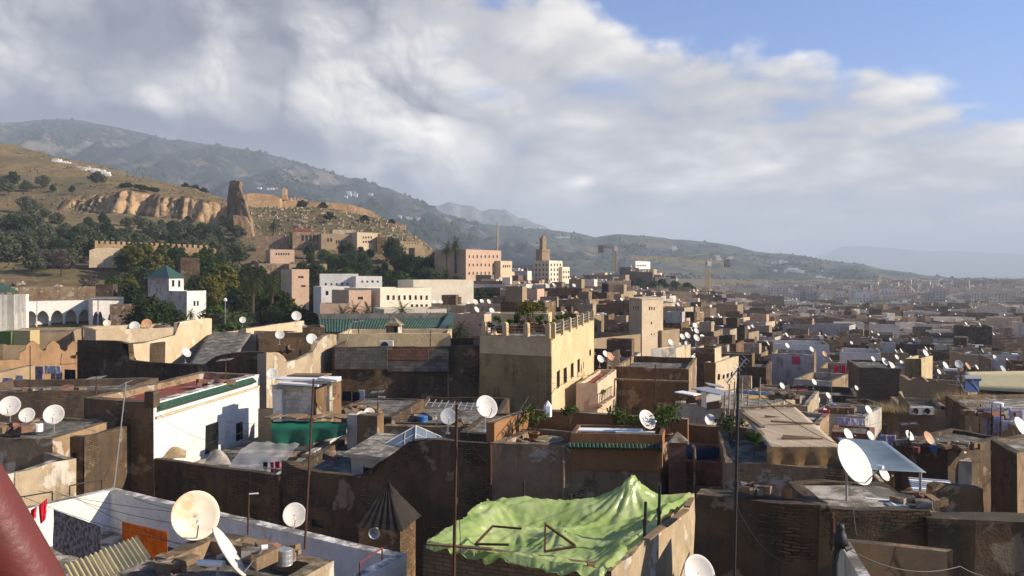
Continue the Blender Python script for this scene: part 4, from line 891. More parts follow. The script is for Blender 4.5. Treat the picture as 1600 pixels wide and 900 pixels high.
# chimney kiosk
t = house('square stone chimney turret with pointed cap on the ochre strip', [(-9.35, 58.6), (-8.45, 58.4), (-8.3, 59.3), (-9.2, 59.5)], -3.75, -5.5, [S_STAIN, S_WHITE_OLD], R_GREY, par=.02, th=.1, name='chimney_turret', cat='chimney', group=None, wins=[(0, 618, 516, 5, 12, 'hole')], amp=.02)
m = MB(); o = [V((*p, -3.75)) for p in ((-9.55, 58.4), (-8.3, 58.15), (-8.1, 59.5), (-9.35, 59.75))]
for i in range(4): m.face([o[i], o[(i + 1) % 4], V((-8.83, 58.95, -3.1))])
m.face(o); m.build('pointed_cap', S_STAIN, t); m = MB(); m.abox(-10.4, -7.4, 58.9, 59.4, -5.3, -4.75); m.build('plinth', S_WHITE_OLD, t)
# ================================================================== yellow house and its garden terrace
A, B, C = Q(750, 523, -3.94), Q(862, 527, -3.94), Q(928, 500, -3.94)
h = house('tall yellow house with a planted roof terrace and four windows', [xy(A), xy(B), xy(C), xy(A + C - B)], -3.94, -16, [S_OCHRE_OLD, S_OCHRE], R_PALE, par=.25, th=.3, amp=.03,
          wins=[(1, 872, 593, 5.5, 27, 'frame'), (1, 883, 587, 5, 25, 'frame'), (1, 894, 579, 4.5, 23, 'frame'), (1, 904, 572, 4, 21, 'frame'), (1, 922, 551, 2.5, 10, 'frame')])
d0, d1 = (B - A).normalized(), (C - B).normalized(); nf = V((d0.y, -d0.x, 0)); m = MB(); m.box((A + B) / 2 + V((0, 0, -.62)) + nf * .02, d0 * ((B - A).length / 2 - .02), nf * .04, V((0, 0, .60))); m.warp(.02, .9); m.build('parapet_band', S_OCHRE, h)
def rail(p, q, n, hh, label, skip=()):
    t = thing('terrace_railing', p, label, 'railing', 'terrace railings of the yellow house')
    for i in range(n + 1):
        c = p.lerp(q, i / n); m = MB(); d = (q - p).normalized(); s_ = V((-d.y, d.x, 0)); m.box(c + V((0, 0, hh / 2 - .05)), d * .16, s_ * .16, V((0, 0, hh / 2 + .05))); m.box(c + V((0, 0, hh + .03)), d * .11, s_ * .11, V((0, 0, .05))); m.warp(.015, 2); m.build('post', S_OCHRE, t)
    m = MB()
    for k in (.35, .6, .85): m.tube([p + V((0, 0, hh * k)), q + V((0, 0, hh * k))], .022, 5)
    m.build('rails', STEEL, t); return t
rail(B + V((.1, .2, 0)), C + V((-.2, -.3, 0)), 6, .85, 'posts and steel rails along the sunlit side of the yellow house')
rail(A + V((.3, .1, 0)), B + V((-.2, .1, 0)), 3, .8, 'posts and steel rails along the shaded front of the yellow house')
house('ochre roof room at the back of the yellow house terrace', [(-1.5, 57), (2.6, 56.2), (3.0, 59), (-1.1, 59.5)], -2.75, -4.3, S_OCHRE, R_PALE, par=.1)
house('tall ochre pier on the planted terrace', [(3.15, 56.5), (3.6, 56.4), (3.7, 57), (3.2, 57.1)], -2.65, -4.3, S_OCHRE, R_PALE, par=.02, th=.05)
r5 = random.Random(5)
for i, (px, py, D, hh, ww, n_, pot, lf) in enumerate(((827, 518, 53, 2.0, .85, 520, .38, L_YEL), (818, 520, 52.4, 1.4, .6, 300, .34, L_GREEN), (843, 519, 52.2, 1.0, .5, 240, .33, L_GREEN), (800, 520, 52, .8, .5, 200, .3, L_GREEN), (781, 521, 52.2, 1.2, .45, 120, .28, L_GREEN), (768, 521, 52.5, .7, .5, 160, None, L_DARK), (853, 522, 51.5, .8, .4, 160, .25, L_DARK), (880, 513, 56, .9, .5, 160, .25, L_GREEN), (896, 508, 60, .8, .5, 160, .25, L_DARK), (757, 519, 53, .6, .4, 100, .2, L_GREEN), (806, 519, 53.4, .9, .4, 140, .26, L_DARK), (836, 516, 54, 2.2, .7, 300, .3, L_GREEN))):
    plant('potted_plant', P(px, py, D), ('tall bushy plant with yellowish leaves, largest on the yellow house terrace', 'tall green bush in a big pot beside the yellowish one', 'round green pot plant at the middle of the yellow terrace', 'short potted bush left of the big terrace pots', 'upright cactus like plant behind the yellow house railing', 'low dark plant at the shaded railing', 'dark pot plant at the yellow house corner', 'green pot plant behind the sunlit railing', 'dark pot plant farther along the sunlit railing', 'small green plant at the leftmost terrace post', 'dark pot plant against the ochre roof room', 'tall thin green shrub before the ochre pier')[i], lf, hh, ww, n_, .09, 60 + i, pot)
# right neighbours of the yellow house
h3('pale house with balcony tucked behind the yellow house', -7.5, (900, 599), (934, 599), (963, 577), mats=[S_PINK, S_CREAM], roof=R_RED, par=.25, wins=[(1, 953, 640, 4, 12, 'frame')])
t = thing('balcony', P(935, 640, 56), 'small balcony with iron rail on the pale house beside the yellow one', 'balcony'); m = MB(); a, b = P(934, 632, 54.5), P(956, 618, 60); m.tube([a, b], .03, 4); m.tube([a + V((0, 0, .7)), b + V((0, 0, .7))], .03, 4)
for i in range(10): p = a.lerp(b, i / 9); m.tube([p, p + V((0, 0, .7))], .018, 4)
m.build('railing', IRON, t); m = MB(); m.box((a + b) / 2 + V((-.1, 0, -.1)), (b - a) / 2, V((.4, -.1, 0)), V((0, 0, .08))); m.build('slab', S_PINK, t)
plant('potted_plant', P(940, 625, 56), 'small bush on the balcony beside the yellow house', L_GREEN, .9, .5, 160, .08, 77, None)
h2('dark brown house with three small windows and a deep cornice', -7.35, (960, 573), (1076, 577), 9, mats=[S_BROWN, S_STAIN], par=.5, wins=[(0, 964, 644, 10, 17, 'hole'), (0, 993, 645, 12, 18, 'hole'), (0, 1046, 646, 12, 20, 'hole')])
a, b = P(959, 592, 62.0), P(1077, 597, 60.3); bx((a + b) / 2, ((b - a).length, .5, .12), -16, S_STAIN, 'cornice_ledge', 'ledge line across the dark brown house', 'ledge', None, .02)
h2('grey white flat house with junk on its roof', -8.0, (1054, 628), (1166, 642), 8, mats=[S_WHITE_OLD, S_CREAM_OLD], roof=R_PALE, par=.2)
h3('white roof house with a small square window', -7.0, (1018, 546), (1056, 544), (1079, 538), mats=[S_WHITE_OLD, S_CREAM], roof=R_RED, par=.3, wins=[(0, 1042, 567, 6, 9, 'hole')])
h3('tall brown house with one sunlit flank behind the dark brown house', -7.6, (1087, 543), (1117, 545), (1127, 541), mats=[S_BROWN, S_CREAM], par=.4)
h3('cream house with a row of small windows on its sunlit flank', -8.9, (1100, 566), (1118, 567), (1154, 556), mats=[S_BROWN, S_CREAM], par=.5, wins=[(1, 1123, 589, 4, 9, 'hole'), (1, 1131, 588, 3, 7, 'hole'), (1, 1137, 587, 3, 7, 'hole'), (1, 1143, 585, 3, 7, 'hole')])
# square minaret and its wall
A, B, C = P(983, 467, 110), P(1003, 467, 104), P(1036, 467, 109.5)
A.z = B.z = C.z = -3.2
h = house('square plain tan minaret rising over the crowded roofs', [xy(A), xy(B), xy(C), xy(A + C - B)], -3.2, -18, S_TAN2, R_PALE, par=.3, th=.3, amp=.02, name='minaret', cat='minaret', group=None, seg=1.2,
          wins=[(1, 1015, 482, 1.8, 5, 'hole'), (1, 1018.5, 482, 1.8, 5, 'hole'), (1, 1022, 482, 1.8, 5, 'hole'), (1, 1018, 505, 1.8, 4, 'hole'), (1, 1018, 523, 1.5, 4, 'hole'), (1, 1022, 523, 1.5, 4, 'hole'), (0, 990, 481, 1.2, 5, 'hole'), (0, 993.5, 481, 1.2, 5, 'hole'), (0, 997, 481, 1.2, 5, 'hole')])
for zz, e_ in ((-3.12, .14), (-8.15, .05)):
    m = MB(); o = inset([xy(A), xy(B), xy(C), xy(A + C - B)], -e_); m.prism([tuple(p) for p in o], zz - .12, zz + .02); m.build('string_course', S_TAN2, h)
hD('long sunlit terracotta wall at the foot of the tan minaret', -7.7, 921, 95, 1001, 103, 7, zbot=-18, mats=S_TAN, par=.8, amp=.03)
hD('low terracotta wall on the far side of the minaret', -7.6, 1034, 108, 1062, 112, 6, zbot=-18, mats=S_TAN, par=.8)
# ------------------------------------------------------------------ left middle
h = hD('old dark wall with stepped and arched top edge', -5.5, 121, 50, 416, 45.5, .5, zbot=-14, mats=S_DARK, par=.02, amp=.07, roofz=-9,
   prof={k: [(121, 531), (180, 532), (201, 537), (203, 563), (260, 568), (323, 570), (333, 563), (345, 556), (360, 552), (400, 549), (416, 550)] for k in (0, 2)})
hD('cream sunlit wall stepping up with rounded shoulders', -4.0, 204, 51, 331, 61, .5, zbot=-13, mats=S_CREAM, par=.02, amp=.05, roofz=-9,
   prof={k: [(204, 538), (222, 537), (240, 532), (262, 527), (276, 523), (278, 504), (300, 500), (325, 497), (331, 498)] for k in (0, 2)})
hD('dark lower wall left of the cream stepped wall', -4.6, 178, 52, 203, 51.5, 3, zbot=-13, mats=S_DARK, par=.3)
a, b, c_, e = P(296, 567, 50.5), P(362, 567, 50.5), P(392, 520, 62), P(327, 518, 62)
sheet(quad(a, b, c_, e), 10, 10, 'sloped_roof', R_GREY, 'sloping grey plaster roof beside the cream stepped wall', 'roof', .2)
hD('dim room block under the sloping grey roof', -6.1, 300, 51.0, 398, 50, 9, zbot=-13, mats=S_STAIN, par=.02)
hD('pale boundary strip beyond the sloping grey roof', -4.75, 330, 64, 430, 63, 4, zbot=-13, mats=S_CREAM_OLD, par=.4)
hD('sunlit tan wall with swooping curved top', -5.0, 416, 45.2, 526, 54.5, .55, zbot=-13, mats=S_CREAM_OLD, par=.02, amp=.05, roofz=-9,
   prof={k: [(416, 551), (426, 551), (434, 556), (442, 567), (465, 562), (488, 551), (494, 541), (497, 533), (505, 526), (514, 521), (526, 523)] for k in (0, 2)})
hD('soot dark roof block behind the swooping tan wall', -4.5, 404, 55.5, 505, 57, 6, zbot=-13, mats=S_DARK, par=.5, amp=.06)
hD('tall dark stub with cream edge behind the swooping wall', -3.85, 473, 58, 507, 58.4, 3, zbot=-13, mats=[S_DARK, S_CREAM_OLD], par=.3)
hD('low pale sunlit wall edging the garden', -4.5, 385, 66, 475, 78, .5, zbot=-13, mats=S_CREAM, par=.02)
S_MERL = stucco('faded_terracotta', (.52, .32, .17), (.40, .24, .125), amount=.25)
# crenellated terracotta terrace
h = hD('terracotta wall with three big pointed merlons', -6.0, -60, 54, 124, 58, .5, zbot=-14, mats=S_MERL, par=.02, amp=.04)
for px in (51, 83, 116):
    c_ = P(px, 555, lerp(54, 58, (px + 60) / 184)); dm = V((.83, .56, 0)); nm_ = V((.56, -.83, 0)); pr = [(-.85, -.6), (.85, -.6), (.78, .2), (.45, .42), (.40, .72), (.1, 1.0), (-.1, 1.0), (-.40, .72), (-.45, .42), (-.78, .2)]
    fr_, bk = [[c_ + dm * a + V((0, 0, z)) + nm_ * k for a, z in pr] for k in (.06, -.5)]; m = MB(); m.face(fr_); m.face(bk[::-1]); [m.face([fr_[q], bk[q], bk[(q + 1) % 10], fr_[(q + 1) % 10]]) for q in range(10)]; m.build('merlon', S_MERL, h)
hD('sunlit orange wall at the edge of the merlon terrace', -6.3, -40, 49, 43, 55, .5, zbot=-14, mats=S_TAN, par=.02)
hD('yard with hanging washing under the merlon wall', -7.6, -60, 47.5, 125, 48.5, 5, zbot=-14, mats=S_DARK, par=.2)
hD('broken brick stub beside the hanging washing', -6.9, 118, 48.3, 180, 48, 4, zbot=-14, mats=[S_BROWN], par=.3, amp=.08)
hD('flat pale roof with yellow painted block', -5.75, 5, 78, 110, 80, 8, zbot=-13, mats=[S_TAN], par=.3)
bx(P(36, 527, 76), (2.6, 1.2, 1.4), -10, plain('yellow_paint', (.46, .36, .17)), 'roof_stub', 'yellow painted block on the pale roof', 'masonry stub')
bx(P(15, 527, 76), (1.4, 1.2, 1.2), -10, plain('green_paint', (.10, .17, .05)), 'roof_stub', 'green painted block beside the yellow one', 'masonry stub')
hD('pale roofs in the hollow before the arcade', -6.2, 60, 84, 200, 88, 8, zbot=-13, mats=[S_CREAM_OLD], par=.3)
hD('rounded pale roof edge behind the cream stepped wall', -4.9, 150, 70, 272, 74, 6, zbot=-13, mats=[S_CREAM], par=.35)
hD('flat stained roof carrying the row of four dishes', -5.2, 130, 76, 270, 80, 6, zbot=-13, mats=[S_STAIN], par=.3)
# ------------------------------------------------------------------ green roofed mosque
t = thing('prayer_hall', (-18, 86, -14), 'long low prayer hall with green tiled roof and white walls', 'mosque')
e0, e1, r0, r1 = P(500, 0, 79), P(683, 0, 79), P(497, 0, 85), P(702, 0, 87)
for p in (e0, e1): p.z = -5.75
for p in (r0, r1): p.z = -4.75
m = MB(); rows = []
for j in range(9):
    rows.append([e0.lerp(r0, j / 8).lerp(e1.lerp(r1, j / 8), i / 90) + V((0, 0, .07 * (i % 2))) for i in range(91)])
m.grid(rows); m.build('tiled_roof', GTILE, t)
m = MB(); m.prism([xy(e0 + V((.2, .3, 0))), xy(e1 + V((-.2, .3, 0))), xy(r1 + V((-.3, .1, 0))), xy(r0)], -14, -5.85); m.build('walls', S_WHITE_OLD, t)
m = MB(); a, b = r0 + V((0, .3, 0)), r1 + V((.1, .3, 0)); m.prism([xy(a), xy(b), xy(b + V((0, .6, 0))), xy(a + V((0, .6, 0)))], -6, -4.2); m.build('ridge_parapet', R_GREY, t)
m = MB(); m.prism([xy(e1), xy(r1 + V((0, .2, 0))), xy(r1 + V((.6, .2, 0))), xy(e1 + V((.6, -.2, 0)))], -5.9, -5.55); d = (r1 - e1); m.face([e1 + V((-.1, -.1, .1)), e1 + V((.7, -.2, .1)), r1 + V((.8, .3, .55)), r1 + V((-.1, .3, .55))]); m.face([e1 + V((.7, -.2, .1)), r1 + V((.8, .3, .55)), r1 + V((.8, .3, -.8)), e1 + V((.7, -.2, -.5))]); m.build('gable_tiles', GTILE2, t)
# ------------------------------------------------------------------ arcade court at the left
def arched(label, p0, p1, z0, z1, arches, mat, cat='arcade', name='arcade', depth=3.0, back=S_WHITE, pointed=True):
    """a wall from p0 to p1 (xy) with arched openings: (centre s, width, spring z, top z)"""
    p0, p1 = V((*p0, 0)), V((*p1, 0)); d = (p1 - p0).normalized(); n = V((-d.y, d.x, 0)); Ln = (p1 - p0).length; t = thing(name, (p0 + p1) / 2 + V((0, 0, z0)), label, cat)
    m = MB(); s0 = 0
    def col_(a, b, f):                                              # strip between a and b above f(s)
        k = 10
        for i in range(k):
            u0, u1 = lerp(a, b, i / k), lerp(a, b, (i + 1) / k); q = [(u0, f(u0)), (u1, f(u1)), (u1, z1), (u0, z1)]
            m.face([p0 + d * s_ + V((0, 0, z)) for s_, z in q]); m.face([p0 + d * u0 + V((0, 0, f(u0))), p0 + d * u1 + V((0, 0, f(u1))), p0 + d * u1 + n * .5 + V((0, 0, f(u1))), p0 + d * u0 + n * .5 + V((0, 0, f(u0)))])
    for cs, w_, sz, tz in arches:
        a, b = cs - w_ / 2, cs + w_ / 2; col_(s0, a, lambda s_: z0); f = lambda s_, cs=cs, w_=w_, sz=sz, tz=tz: sz + (tz - sz) * (max(0, 1 - (abs(s_ - cs) / (w_ / 2)) ** (1.6 if pointed else 2)) ** .6); col_(a, b, f)
        for q in (a, b): m.face([p0 + d * q + V((0, 0, z0)), p0 + d * q + n * .5 + V((0, 0, z0)), p0 + d * q + n * .5 + V((0, 0, sz)), p0 + d * q + V((0, 0, sz))])
        s0 = b
    col_(s0, Ln, lambda s_: z0)
    m.face([p0 + V((0, 0, z1)), p1 + V((0, 0, z1)), p1 + n * depth + V((0, 0, z1)), p0 + n * depth + V((0, 0, z1))]); m.build('arched_wall', mat, t)
    m = MB(); a, b = p0 + n * depth, p1 + n * depth; m.grid([[V((a.x, a.y, z0)), V((b.x, b.y, z0))], [V((a.x, a.y, z1 - .01)), V((b.x, b.y, z1 - .01))]])
    for q in (p0, p1): m.face([q + V((0, 0, z0)), q + n * depth + V((0, 0, z0)), q + n * depth + V((0, 0, z1 - .02)), q + V((0, 0, z1 - .02))])
    m.build('back_wall', back, t); m = MB(); m.face([p0 + V((0, 0, z0 + .02)), p1 + V((0, 0, z0 + .02)), b + V((0, 0, z0 + .02)), a + V((0, 0, z0 + .02))]); m.build('floor_slab', R_PALE, t)
    return t
pa, pb = P(40, 0, 138), P(147, 0, 146); Ln = (pb - pa).length; zf = -9.9
def sx(px): return hit(pa, pb, px) * Ln
arched('white arcade of pointed arches around the garden court', xy(pa), xy(pb), zf, -4.6, [(sx(x), 2.0, -7.6, -6.3) for x in (48, 66, 88, 109, 129.5)], S_WHITE)
pa, pb = P(145, 0, 138), P(193, 0, 141); Ln = (pb - pa).length
t = arched('white garden pavilion with round arches at the end of the arcade', xy(pa), xy(pb), zf, -4.2, [(sx(x), w_, -8.0, -6.4) for x, w_ in ((150, .9), (156, .9), (177, 2.0))], S_WHITE, 'pavilion', 'garden_pavilion', 4, pointed=False)
m = MB(); m.prism([xy(P(142, 0, 137.6)), xy(P(194, 0, 140.6)), xy(P(194, 0, 147)), xy(P(142, 0, 146))], -4.2, -3.95); m.build('flat_roof', R_GREY, t)
t = arched('white court pavilion with green pyramid roof at the edge', xy(P(-40, 0, 129)), xy(P(45, 0, 138)), zf, -3.3, [(8.0, 2.2, -7.4, -6.3), (5.2, 1.6, -7.6, -6.6), (2, 1.6, -7.6, -6.6)], S_WHITE, 'pavilion', 'court_pavilion', 8, pointed=False)
o = [P(-40, 0, 133.5), P(30, 0, 136), P(30, 0, 145), P(-42, 0, 143)]
for p in o: p.z = -3.0
m = MB()
for i in range(4): m.face([o[i], o[(i + 1) % 4], V((-95.5 + 1, 139.5, .9))])
m.build('pyramid_roof', GTILE, t)
hD('sloped tan wall behind the white arcade', -2.3, 28, 152, 165, 158, 6, zbot=-10, mats=S_STAIN, par=.1, roof=S_STAIN)
bx(P(167, 455, 150), (3.0, 3, 2.6), 10, S_DARK, 'chimney_block', 'dark gabled block between arcade and pavilion roofs', 'chimney')
bx(P(197, 492, 137), (4.4, 3, 3.8), 10, S_STAIN, 'garden_gate', 'worn stone gateway stub beside the pavilion', 'gateway', None, .15)
# green pyramid tower and its lower house
A, B, C = P(231, 434, 142), P(264, 434, 139), P(287, 434, 143); zt = -.45
for p in (A, B, C): p.z = zt
h = house('white court tower with a green tiled pyramid roof', [xy(A), xy(B), xy(C), xy(A + C - B)], zt, -11, [S_WHITE_OLD, S_WHITE], R_PALE, par=.02, th=.2, name='court_tower', cat='tower', group=None, wins=[(1, 270.5, 443, 4, 10, 'hole'), (1, 280, 443, 3.5, 10, 'hole')], amp=.02)
o = [V((*p, zt)) for p in inset([xy(A), xy(B), xy(C), xy(A + C - B)], -.35)]; ap = sum(o, V()) / 4 + V((0, 0, 2.35)); m = MB()
for i in range(4): m.face([o[i], o[(i + 1) % 4], ap])
m.face(o); m.build('pyramid_roof', GTILE2, h)
A, B, C = P(262, 455, 136), P(292, 455, 133), P(322, 455, 139)
for p in (A, B, C): p.z = -2.7
house('low white court house beside the green pyramid tower', [xy(A), xy(B), xy(C), xy(A + C - B)], -2.7, -12, [S_WHITE_OLD, S_WHITE], R_RED, par=.1, th=.2, amp=.02, wins=[(1, 304, 474, 3, 8, 'hole'), (1, 309, 474, 3, 8, 'hole')])
# cream buildings in the middle distance
def block(label, z, Lx, LD, Rx, RD, depth, zb, mats, roof=R_PALE, rows=(), par=.5, wk='hole', **k):
    ws = [(0, x, y, w_, h_, wk) for (xs, y, w_, h_) in rows for x in xs]
    return hD(label, z, Lx, LD, Rx, RD, depth, zbot=zb, mats=mats, roof=roof, par=par, wins=ws, amp=.02, seg=2.0, **k)
fr = lambda a, b, n: [lerp(a, b, (i + .5) / n) for i in range(n)]
block('long cream building with a row of shaded windows', -2.1, 594, 127, 674, 136, 9, -13, [S_PALE], rows=[(fr(602, 671, 8), 465, 3.6, 7), (fr(640, 670, 4), 478, 4, 5)])
block('tan tower wing of the long cream building', -2.4, 545, 125, 580, 127, 8, -13, [S_PINK], rows=[([563], 466, 8, 4)])
block('white house with three dark arched windows', -2.0, 502, 138, 546, 140, 8, -13, [S_WHITE], rows=[([511], 458, 4, 6), ([527], 459, 6, 13), ([543], 460, 5, 14)])
block('tan garden wall below the white arched house', -4.4, 500, 122, 547, 123, 4, -13, [S_PINK], rows=[])
block('white flat house with reddish roof behind the arched house', .3, 500, 160, 560, 162, 8, -12, [S_WHITE], roof=R_RED, rows=[(fr(505, 556, 6), 444, 3, 3)])
block('white house with small windows beside the reddish roof', -.2, 556, 158, 597, 160, 8, -12, [S_WHITE], rows=[(fr(562, 594, 4), 440, 3, 3)])
block('narrow tan house rising among the palms', 1.2, 456, 158, 483, 160, 7, -12, [S_PINK, S_CREAM], rows=[([470], 433, 9, 3), ([474], 447, 7, 3)])
block('cream terrace house row behind the cream building', -1.0, 646, 168, 740, 176, 8, -12, [S_PALE], rows=[(fr(652, 735, 10), 434, 5, 3)])
block('white school block below the cream row', -4.6, 600, 105, 698, 108, 8, -13, [S_PALE], rows=[(fr(665, 695, 6), 492, 2.5, 7)])
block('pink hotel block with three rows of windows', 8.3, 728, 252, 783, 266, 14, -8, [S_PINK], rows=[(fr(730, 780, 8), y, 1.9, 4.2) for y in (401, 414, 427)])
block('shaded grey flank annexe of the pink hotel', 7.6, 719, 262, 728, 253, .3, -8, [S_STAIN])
block('low pale house joined to the pink hotel', 4.8, 782, 262, 800, 268, 12, -8, [S_CREAM], rows=[(fr(785, 798, 4), 416, 1.6, 4)])
A, B, C = P(833, 407, 284), P(858, 407, 276), P(879, 407, 288)
for p in (A, B, C): p.z = 5.2
house('big cream apartment block with four storeys of windows', [xy(A), xy(B), xy(C), xy(A + C - B)], 5.2, -16, [S_PALE, S_PALE], R_PALE, par=.5, th=.4, amp=.02, seg=3, wins=[(e_, x, y, 1.8, 4, 'hole') for y in (414, 421.5, 429, 436.5) for e_, xs in ((0, fr(835, 857, 4)), (1, fr(859, 878, 4))) for x in xs])
block('yellowish annexe of the big cream apartment block', 3.0, 878.6, 284, 890, 291, 10, -16, [S_PALE], rows=[(fr(879, 890, 3), y, 1.7, 4) for y in (425, 433)])
block('white modern villa on the rise beyond the crane', 9.0, 993, 500, 1016, 520, 14, 0, [S_WHITE], rows=[(fr(994, 1010, 6), 415, 1.7, 2.6)])
# the tall two tier minaret
def tier(z0, z1, w_, c_, rz): o = [V((c_.x + w_ * (math.cos(rz) * i - math.sin(rz) * j), c_.y + w_ * (math.sin(rz) * i + math.cos(rz) * j), 0)) for i, j in ((-1, -1), (1, -1), (1, 1), (-1, 1))]; return [xy(p) for p in o], z0, z1
c_ = P(848.5, 400, 310); h = house('tall brown minaret with a small lantern storey on top', tier(0, 0, 1.95, c_, R(35))[0], 10.2, -14, [S_TAN], R_PALE, par=.4, th=.3, name='tall_minaret', cat='minaret', group=None, amp=.02, seg=2, wins=[(0, 846, 394, 1.2, 4, 'hole'), (1, 853, 394, 1.2, 4, 'hole')])
m = MB(); m.prism(tier(0, 0, .95, c_, R(35))[0], 9.8, 14.6); m.prism(tier(0, 0, 1.15, c_, R(35))[0], 14.0, 14.3); m.lathe([(.8, 14.6), (.7, 15.1), (.3, 15.6), (.05, 15.8), (.04, 17.0)], (c_.x, c_.y, 0), 10); m.build('lantern_storey', S_TAN, h)
m = MB(); m.prism(tier(0, 0, 2.1, c_, R(35))[0], 9.4, 9.7); m.prism(tier(0, 0, 2.05, c_, R(35))[0], 3.4, 3.6); m.build('string_course', S_TAN, h)
mast((777.5, 777), 347, 430, 330, 'tall pale lattice radio mast behind the pink hotel', .3, S_CREAM)
# cranes
CRANE = plain('crane_yellow', (.42, .30, .13), .6, .3, .3, 1)
def crane(px, D, ytop, ybase, jx, jy, cx_, label):
    b, tp = P(px, ybase, D), P(px, ytop, D); t = thing('tower_crane', b, label, 'tower crane', 'tower cranes over the old town'); m = MB(); w_ = .7 * D / 300; up = V((0, 0, 1)); mt_ = CRANE
    hj = P(px, jy[0], D)
    def lattice(a, b_, n, s1, s2, r):
        cs = [(s1 * i + s2 * j) for i, j in ((-1, -1), (1, -1), (1, 1), (-1, 1))]
        for c in cs: m.tube([a + c, b_ + c], r, 4)
        for k in range(n):
            for i in range(4): m.tube([a.lerp(b_, k / n) + cs[i], a.lerp(b_, (k + 1) / n) + cs[(i + 1) % 4]], r * .7, 3)
    lattice(b, hj, 18, V((w_, 0, 0)), V((0, w_, 0)), .085 * D / 300); m.build('tower', mt_, t); m = MB()
    je, ce = P(jx, jy[1], D * .95), P(cx_, jy[2], D * 1.02); lattice(hj, je, 26, V((0, w_ * .6, 0)), V((0, 0, w_ * .6)), .055 * D / 300); m.build('jib', mt_, t); m = MB()
    lattice(hj, ce, 8, V((0, w_ * .7, 0)), V((0, 0, w_ * .5)), .07 * D / 300); m.build('counter_jib', mt_, t); m = MB(); m.box(ce - up * w_ * 1.2, V((w_ * 1.4, 0, 0)), V((0, w_, 0)), up * w_ * 2.2); m.build('counterweight', R_GREY, t)
    m = MB(); m.tube([hj, tp], .14 * D / 300, 4); m.tube([tp, hj.lerp(je, .6)], .06 * D / 300, 3); m.tube([tp, ce], .06 * D / 300, 3); m.build('apex', mt_, t); m = MB(); m.box(hj - up * w_ + V((w_ * .3, -w_ * 1.5, 0)), V((w_, 0, 0)), V((0, w_, 0)), up * w_ * 1.3); m.build('cab', PLASTIC, t)
crane(1106, 330, 396, 478, 985, (409, 402, 408), 1136, 'yellow tower crane with long jib over the packed roofs')
crane(960.5, 430, 382, 424, 1010, (385.5, 386, 385.5), 939, 'smaller yellow tower crane farther off beside the villa')
# ================================================================== naming of look-alikes: by place and order
ORD = 'zeroth first second third fourth fifth sixth seventh eighth ninth tenth eleventh twelfth thirteenth fourteenth fifteenth sixteenth seventeenth eighteenth nineteenth'.split()
def ordinal(n):
    if n < 20: return ORD[n]
    t = ['', '', 'twenty', 'thirty', 'forty', 'fifty', 'sixty', 'seventy', 'eighty', 'ninety'][n // 10]
    return (t[:-1] + 'ieth') if n % 10 == 0 else t + '-' + ORD[n % 10]
PENDING = {}
def pend(o, kind, place, px): PENDING.setdefault((kind, place), []).append((px, o))
def name_pending():
    for (kind, place), li in PENDING.items():
        li.sort(key=lambda q: q[0])
        for i, (_, o) in enumerate(li):
            kind = kind if len(kind.split()) < 8 else kind.replace(' with ', ', '); o['label'] = f'{kind} {place}' if len(li) == 1 else f'{kind} {place}, {"leftmost" if i == 0 else "rightmost" if i == len(li) - 1 else ordinal(i + 1) + " from left"}'
r7b = random.Random(17); plant_later = []
# ================================================================== ruins and walls on the hill
def slab(label, pts, D, depth, mat, name, cat, group=None, amp=.25, fr_=.25, yaw=22):
    """a masonry mass with the outline pts as seen, D metres away and depth metres thick"""
    xm = sum(p[0] for p in pts) / len(pts); root = [P(x, y, D + (x - xm) / F * D * math.tan(R(yaw))) for x, y in pts]; m = MB(); n = len(root); back = [p + V((0, depth, 0)) for p in root]
    bm = bmesh.new(); vs = [bm.verts.new(p) for p in root + back]; bm.faces.new(vs[:n]); bm.faces.new(vs[n:][::-1])
    for i in range(n): j = (i + 1) % n; bm.faces.new([vs[i], vs[j], vs[n + j], vs[n + i]])
    bmesh.ops.triangulate(bm, faces=bm.faces[:]); bmesh.ops.subdivide_edges(bm, edges=bm.edges[:], cuts=4 if len(pts) < 30 else 2, use_grid_fill=True)
    for q in bm.verts: q.co += noise.noise_vector(q.co * fr_) * amp + noise.noise_vector(q.co * fr_ * 3.3) * amp * .6
    me = bpy.data.meshes.new(name); c = sum(root, V()) / n; c.y += depth / 2; bmesh.ops.translate(bm, verts=bm.verts, vec=-c); bm.to_mesh(me); bm.free(); me.materials.append(mat)
    o = bpy.data.objects.new(name, me); o.location = c; col.objects.link(o); return tag(o, label, cat, group)
